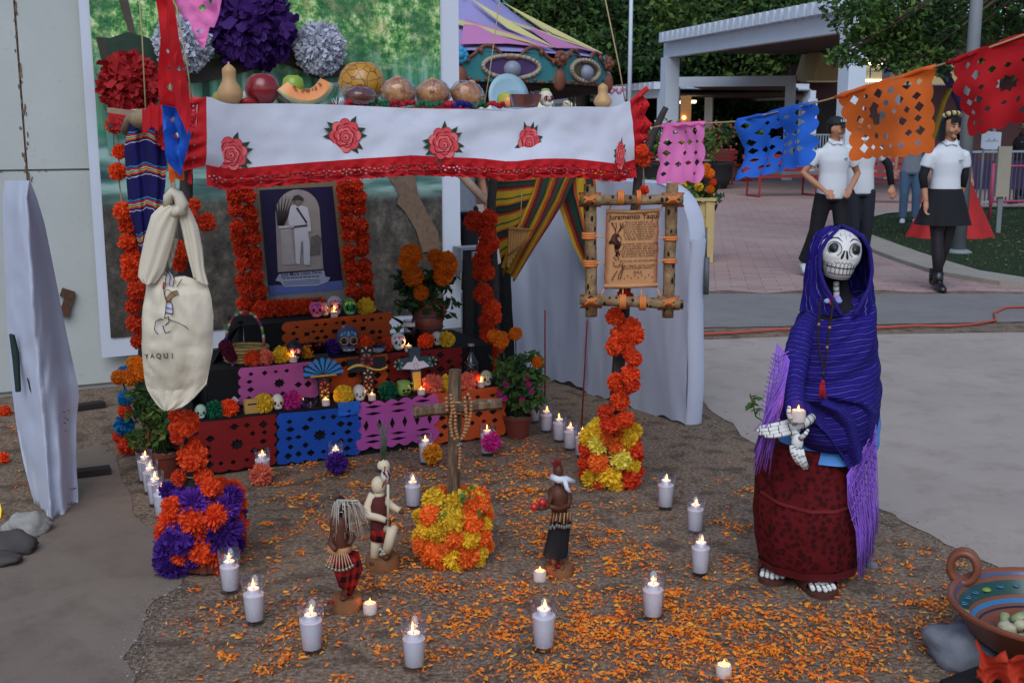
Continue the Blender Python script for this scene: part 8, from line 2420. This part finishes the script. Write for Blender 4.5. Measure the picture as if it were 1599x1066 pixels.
  if k_ == 'trousers':
   s = MB()
   capped(s,[(.84,.165,.12,0,0),(.93,.168,.118,0,0),(1.02,.158,.108,0,0)])
   for s_ in 'lr': s.tube([V_['h' + s_] + Vector((0,0,-.02)),V_['h' + s_].lerp(V_['k' + s_],.5),V_['k' + s_],V_['k' + s_].lerp(V_['a' + s_],.5),V_['a' + s_] + Vector((0,0,.02))],[.105,.095,.078,.07,.066],12)
   remesh(s.build('trousers',m,t,world=False),.014,3)
  if k_ == 'skirt':
   z0,z1,r0,r1 = w[2:6]
   MB().grid(lambda u,v: Vector((lerp(r1,r0,v) * cos(2 * pi * u) * (1 + .05 * (1 - v) * sin(u * 2 * pi * 9)),lerp(r1,r0,v) * .75 * sin(2 * pi * u) * (1 + .05 * (1 - v) * sin(u * 2 * pi * 9)),lerp(z1,z0,v))),54,10,close=True).build('skirt',m,t,world=False)
  if k_ == 'tights':
   s = MB()
   for s_ in 'lr': s.tube([V_['h' + s_],V_['h' + s_].lerp(V_['k' + s_],.5),V_['k' + s_],V_['k' + s_].lerp(V_['a' + s_],.3),V_['a' + s_]],[.089,.079,.059,.059,.041],12)
   s.build('tights',m,t,world=False)
  if k_ == 'shoes':
   for s_ in 'lr':
    a,tt = V_['a' + s_],V_['t' + s_]
    d = (tt - a)
    s = MB().tube([a + Vector((0,.045,-.045)),a + Vector((0,.0,-.035)),a.lerp(tt,.55),tt,tt + d.normalized() * .03],[.036,.046,.046,.042,.02],10,sq=.9)
    if len(w) > 2: s.tube([a + Vector((0,.005,-.03)),a + Vector((0,.005,w[2]))],[.05,.052],10)
    s.build('shoe',m,t,world=False)
  if k_ == 'cap':
   cb2 = MB().ball(hc + Vector((0,.008,.05)),(.092,.104,.088),20,12,fn=lambda v: Vector((v.x,v.y,max(v.z,-.1))),M=Mf).build('cap',m,t,world=False)
   MB().grid(lambda u,v: hc + Mf @ Vector((lerp(-.08,.08,u),-.085 - .085 * v * (1 - (2 * u - 1) ** 2 * .6),.052 - .02 * v - .02 * (2 * u - 1) ** 2)),10,4).grid(lambda u,v: hc + Mf @ Vector((lerp(-.08,.08,u),-.085 - .085 * v * (1 - (2 * u - 1) ** 2 * .6),.046 - .02 * v - .02 * (2 * u - 1) ** 2)),10,4).build('visor',m,cb2,world=False)
   le = MB()
   for i in range(6):
    a = R(-38 + i * 15); p = Mf @ Vector((.0925 * sin(a),-.104 * cos(a),.0))
    le.bar(hc + p + Vector((0,0,.072)),hc + p * .98 + Vector((0,0,.1)),.011,.006)
   le.build('cap_print',M('cap_white','#a8b4b8',.6),cb2,world=False,smooth=False)
  if k_ == 'headpiece':
   hp2 = thing  # (part of the outfit)
   hm2 = MB(); 
   for i in range(14):
    a = lerp(-1.3,1.3,i / 13)
    hm2.ball(hc + Mf @ Vector((.09 * sin(a),-.045 * cos(a),.115 + .03 * cos(a))),(.03,.026,.026),8,6,i % 3)
   hm2.build('flower_headpiece',[M('hp_cream','#b0a890',.8),M('hp_black','#1d1a1a',.8),M('hp_yellow','#a8923a',.8)],t,world=False)
   MB().grid(lambda u,v: hc + Mf @ Vector((.16 * cos(2 * pi * u),.02 + .15 * sin(2 * pi * u),.1 + .06 * v - .02 * cos(4 * pi * u))) * 1.0,20,2,close=True).build('hat_brim',M('hp_black','#1d1a1a',.8),t,world=False) if len(w) > 2 else None
 return t
G_P = None
b1p = G(1293,432)
person('boy in white polo and black cap walking with hands at his waist',Vector((b1p.x,b1p.y,0)),.12,1.69,dict(er=(.30,.05,1.13),wr=(.13,-.17,.97),el=(-.33,.03,1.14),wl=(-.16,-.17,.96),kl=(-.16,.02,.50),al=(-.23,.16,.14),tl=(-.25,.02,.06),kr=(.09,-.1,.5),ar=(.09,-.08,.09),tr=(.1,-.26,.03)),skin_t,
       [('polo',polo),('trousers',blackc),('shoes',shoe_w),('cap',M('cap_black','#1a1c20',.7))],'short',.75)
b2p = G(1338,424)
person('boy in white polo with black sleeves walking behind the boy in the cap',Vector((b2p.x,b2p.y + .1,0)),.1,1.73,dict(er=(.34,.02,1.18),wr=(.36,-.05,.95),kl=(-.08,-.08,.5),al=(-.08,-.02,.09)),skin_t,
       [('polo',polo),('sleeves',blackc),('trousers',M('navy_trousers','#20222c',.85,.1,30)),('shoes',shoe_b)],'short',.3)
gp_ = G(1456,452)
person('girl in white polo and short black skirt with black tights',Vector((gp_.x + .06,gp_.y,0)),.05,1.70,dict(el=(-.23,.02,1.14),wl=(-.21,-.05,.9),er=(.2,.03,1.14),wr=(.17,.03,.92),kl=(-.07,-.06,.50),al=(-.05,-.1,.09),tl=(-.07,-.27,.03),kr=(.05,.0,.50),ar=(-.0,.12,.1),tr=(.0,-.03,.04),hl=(-.08,0,.9),hr=(.08,0,.9)),skin_t,
       [('polo',polo,.95),('sleeves',blackc,.5),('skirt',blackc,1.02,.66,.17,.275),('tights',M('sheer_tights','#231d20',.6,.1,20)),('shoes',shoe_b,.1),('headpiece',1)],'bob',.35)
rp_ = G(1482,372)
person('woman in a wide red ball skirt behind the lamp post',Vector((rp_.x,rp_.y,0)),.2,1.68,dict(),skin_t,[('blouse',M('blouse_white','#a9abb2',.85,.1,20)),('skirt',M('red_gown','#a3201f',.7,.15,6,.3,20),1.05,.03,.17,.66),('headpiece',1,1)],'bob',.4)
jp = gx(1428,19.5)
person('person in blue jeans standing behind the orange flag',jp,-.3,1.7,dict(),skin_t,[('polo',M('shirt_grey','#7d8088',.85)),('trousers',M('jeans','#4f6680',.85,.15,30)),('shoes',shoe_w)],'short',-.3)
kp = G(1590,318)
person('person in black clothes walking at the edge beside the beige board',Vector((kp.x,kp.y,0)),-1.2,1.72,dict(al=(-.1,.22,.12),tl=(-.11,.08,.05),kl=(-.1,.06,.5),ar=(.1,-.18,.09),tr=(.1,-.36,.03),kr=(.1,-.16,.5)),skin_d,[('polo',blackc),('sleeves',blackc,.5),('trousers',blackc),('shoes',shoe_b)],'short',0)
qp = gx(733,10.6)
person('person in grey shirt and black trousers half hidden behind the wall end',Vector((qp.x - .1,10.6,0)),.5,1.68,dict(),skin_t,[('polo',M('shirt_grey','#7d8088',.85)),('trousers',blackc),('shoes',shoe_b)],'short',0)

# ------------------------------------------------------------------ petal carpet, pebbles
rnd.seed(91)
pm_ = MB()
def petal(x,y,z=.004):
 a = rnd.uniform(0,6.28); L = rnd.uniform(.005,.0128); w = L * rnd.uniform(.15,.32); cu = rnd.uniform(.0,.008)
 c_,s_ = cos(a),sin(a); m = rnd.choice((0,0,0,1,1,2))
 f = lambda u,v,h: (x + u * c_ - v * s_,y + u * s_ + v * c_,z + h)
 tl = rnd.uniform(-.003,.003)
 pm_.add([f(-L,0,.001),f(-.3 * L,-w,cu * .6 + tl),f(-.3 * L,w,cu * .6 - tl),f(.5 * L,-w * 1.1,cu + tl),f(.5 * L,w * 1.1,cu - tl),f(L,0,cu * .5)],[(0,1,2),(1,3,4,2),(3,5,4)],m)
def in_px(x,y):
 dep = cos(PITCH) * y + sin(PITCH) * CH
 return CX + CF * x / dep,CY - CF * (sin(PITCH) * y - cos(PITCH) * CH) / dep
# density of the carpet over the photo's ground: (px, py, spread px, count)
spots = [(1010,1035,150,900),(1090,985,120,600),(930,985,90,380),(1180,1000,110,480),(1310,980,100,420),(1420,950,75,260),(1240,1050,120,420),(1380,1040,90,230),(720,940,90,220),(780,1000,110,330),(640,930,80,200),(560,1010,80,150),(420,1030,70,150),(330,1000,60,70),(360,950,50,60),
         (620,830,90,240),(480,960,90,160),(700,890,100,160),(400,900,60,60),(860,940,90,180),(900,880,90,260),(960,830,90,260),(1000,880,70,180),(1060,930,60,160),(1130,900,60,120),(820,790,80,300),(810,720,60,240),(770,750,60,180),(850,830,50,120),(620,760,60,170),(540,750,50,120),(460,770,60,160),(500,820,60,160),(430,840,50,90),(660,720,60,120),(560,700,40,40),(1150,830,60,70),(1170,760,40,30),(1420,880,40,60),(1470,910,40,60),(960,780,50,40),(880,1050,80,200),(700,1040,80,160),(480,735,40,60),(420,720,30,30),(600,900,40,80),(900,730,40,20)]
for px,py,sg_,n in spots:
 n = int(n * 1.6)
 k = max(1,n // 14)
 for _ in range(k):
  cx_,cy_ = px + rnd.gauss(0,sg_ * .6),py + rnd.gauss(0,sg_ * .38)
  g0 = G(cx_,max(cy_,640))
  sp0 = rnd.uniform(.015,.05)
  for _ in range(int(rnd.uniform(6,22))):
   x,y = g0.x + rnd.gauss(0,sp0),g0.y + rnd.gauss(0,sp0 * .9)
   qx,qy = in_px(x,y)
   if qx < 235 + max(0,(960 - qy)) * .25 or (qy < 1066 and qx > 1300 and qy < 790 + (qx - 1400) * .42): continue
   petal(x,y,.004 + rnd.uniform(0,.004))
for _ in range(320):
 x,y = rnd.uniform(-1.2,1.4),rnd.uniform(3.1,5.6)
 qx,qy = in_px(x,y)
 if qx > 300 and not (qx > 1180 and qy < 850): petal(x,y)
for px,py,n in ((20,700,22),(8,640,14),(30,760,14),(10,670,12),(50,690,8)):
 for _ in range(n):
  p = G(px + rnd.gauss(0,14),py + rnd.gauss(0,12)); petal(p.x,p.y)
tag(pm_.build('petals',[M('petal_loose','#f28426',.8,.2,30,trans=.2),M('petal_loose2','#e66c1c',.8,.2,30,trans=.2),M('petal_loose3','#f5a038',.8,.2,30,trans=.2)],smooth=False),'orange marigold petals strewn over the soil','petals',kind='stuff')
for x,y,r_,c_,lb in ((8,648,10,'orange','orange paper flower on the soil beyond the narrow screen, farther one'),(4,722,11,'orange','orange paper flower on the soil beyond the narrow screen, nearer one')):
 p = G(x,y); one_flower(p + Vector((0,0,.02)),r_ / CF * p.y,lb,'paper',c_,'paper flowers beyond the narrow screen')
pbm = MB()
ico = [(0,0,1),(.9,0,.1),(.1,.9,0),(-.9,.1,.05),(-.1,-.9,0),(0,0,-.6)]
for _ in range(6500):
 if rnd.random() < .55:                     # along the broken concrete edges
  a,b_ = rnd.choice((((210,1060),(225,960)),((225,960),(290,910)),((1060,600),(1180,700)),((1180,700),(1400,810)),((1400,810),(1560,890)),((1080,530),(1590,516))))
  t_ = rnd.random(); p = G(lerp(a[0],b_[0],t_) + rnd.gauss(0,15),lerp(a[1],b_[1],t_) + rnd.gauss(0,10) + 2)
 else:
  p = Vector((rnd.uniform(-1.3,1.9),rnd.uniform(3.0,6.8),0))
 r_ = rnd.uniform(.0015,.005) * (2.0 if rnd.random() < .03 else 1)
 a = rnd.uniform(0,6.28); c_,s_ = cos(a),sin(a)
 pbm.add([(p.x + r_ * (v[0] * c_ - v[1] * s_) * rnd.uniform(.7,1.3),p.y + r_ * (v[0] * s_ + v[1] * c_),.012 + r_ * v[2] * .6 - .009) for v in ico],[(0,1,2),(0,2,3),(0,3,4),(0,4,1),(5,2,1),(5,3,2),(5,4,3),(5,1,4)],rnd.choice((0,0,1,2)))
tag(pbm.build('pebbles',[M('pebble_brown','#5c4c40',.9),M('pebble_grey','#736c65',.9),M('pebble_pale','#857d74',.9)],smooth=False),'small pebbles strewn over the soil','pebbles',kind='stuff')
bpy.context.view_layer.update()
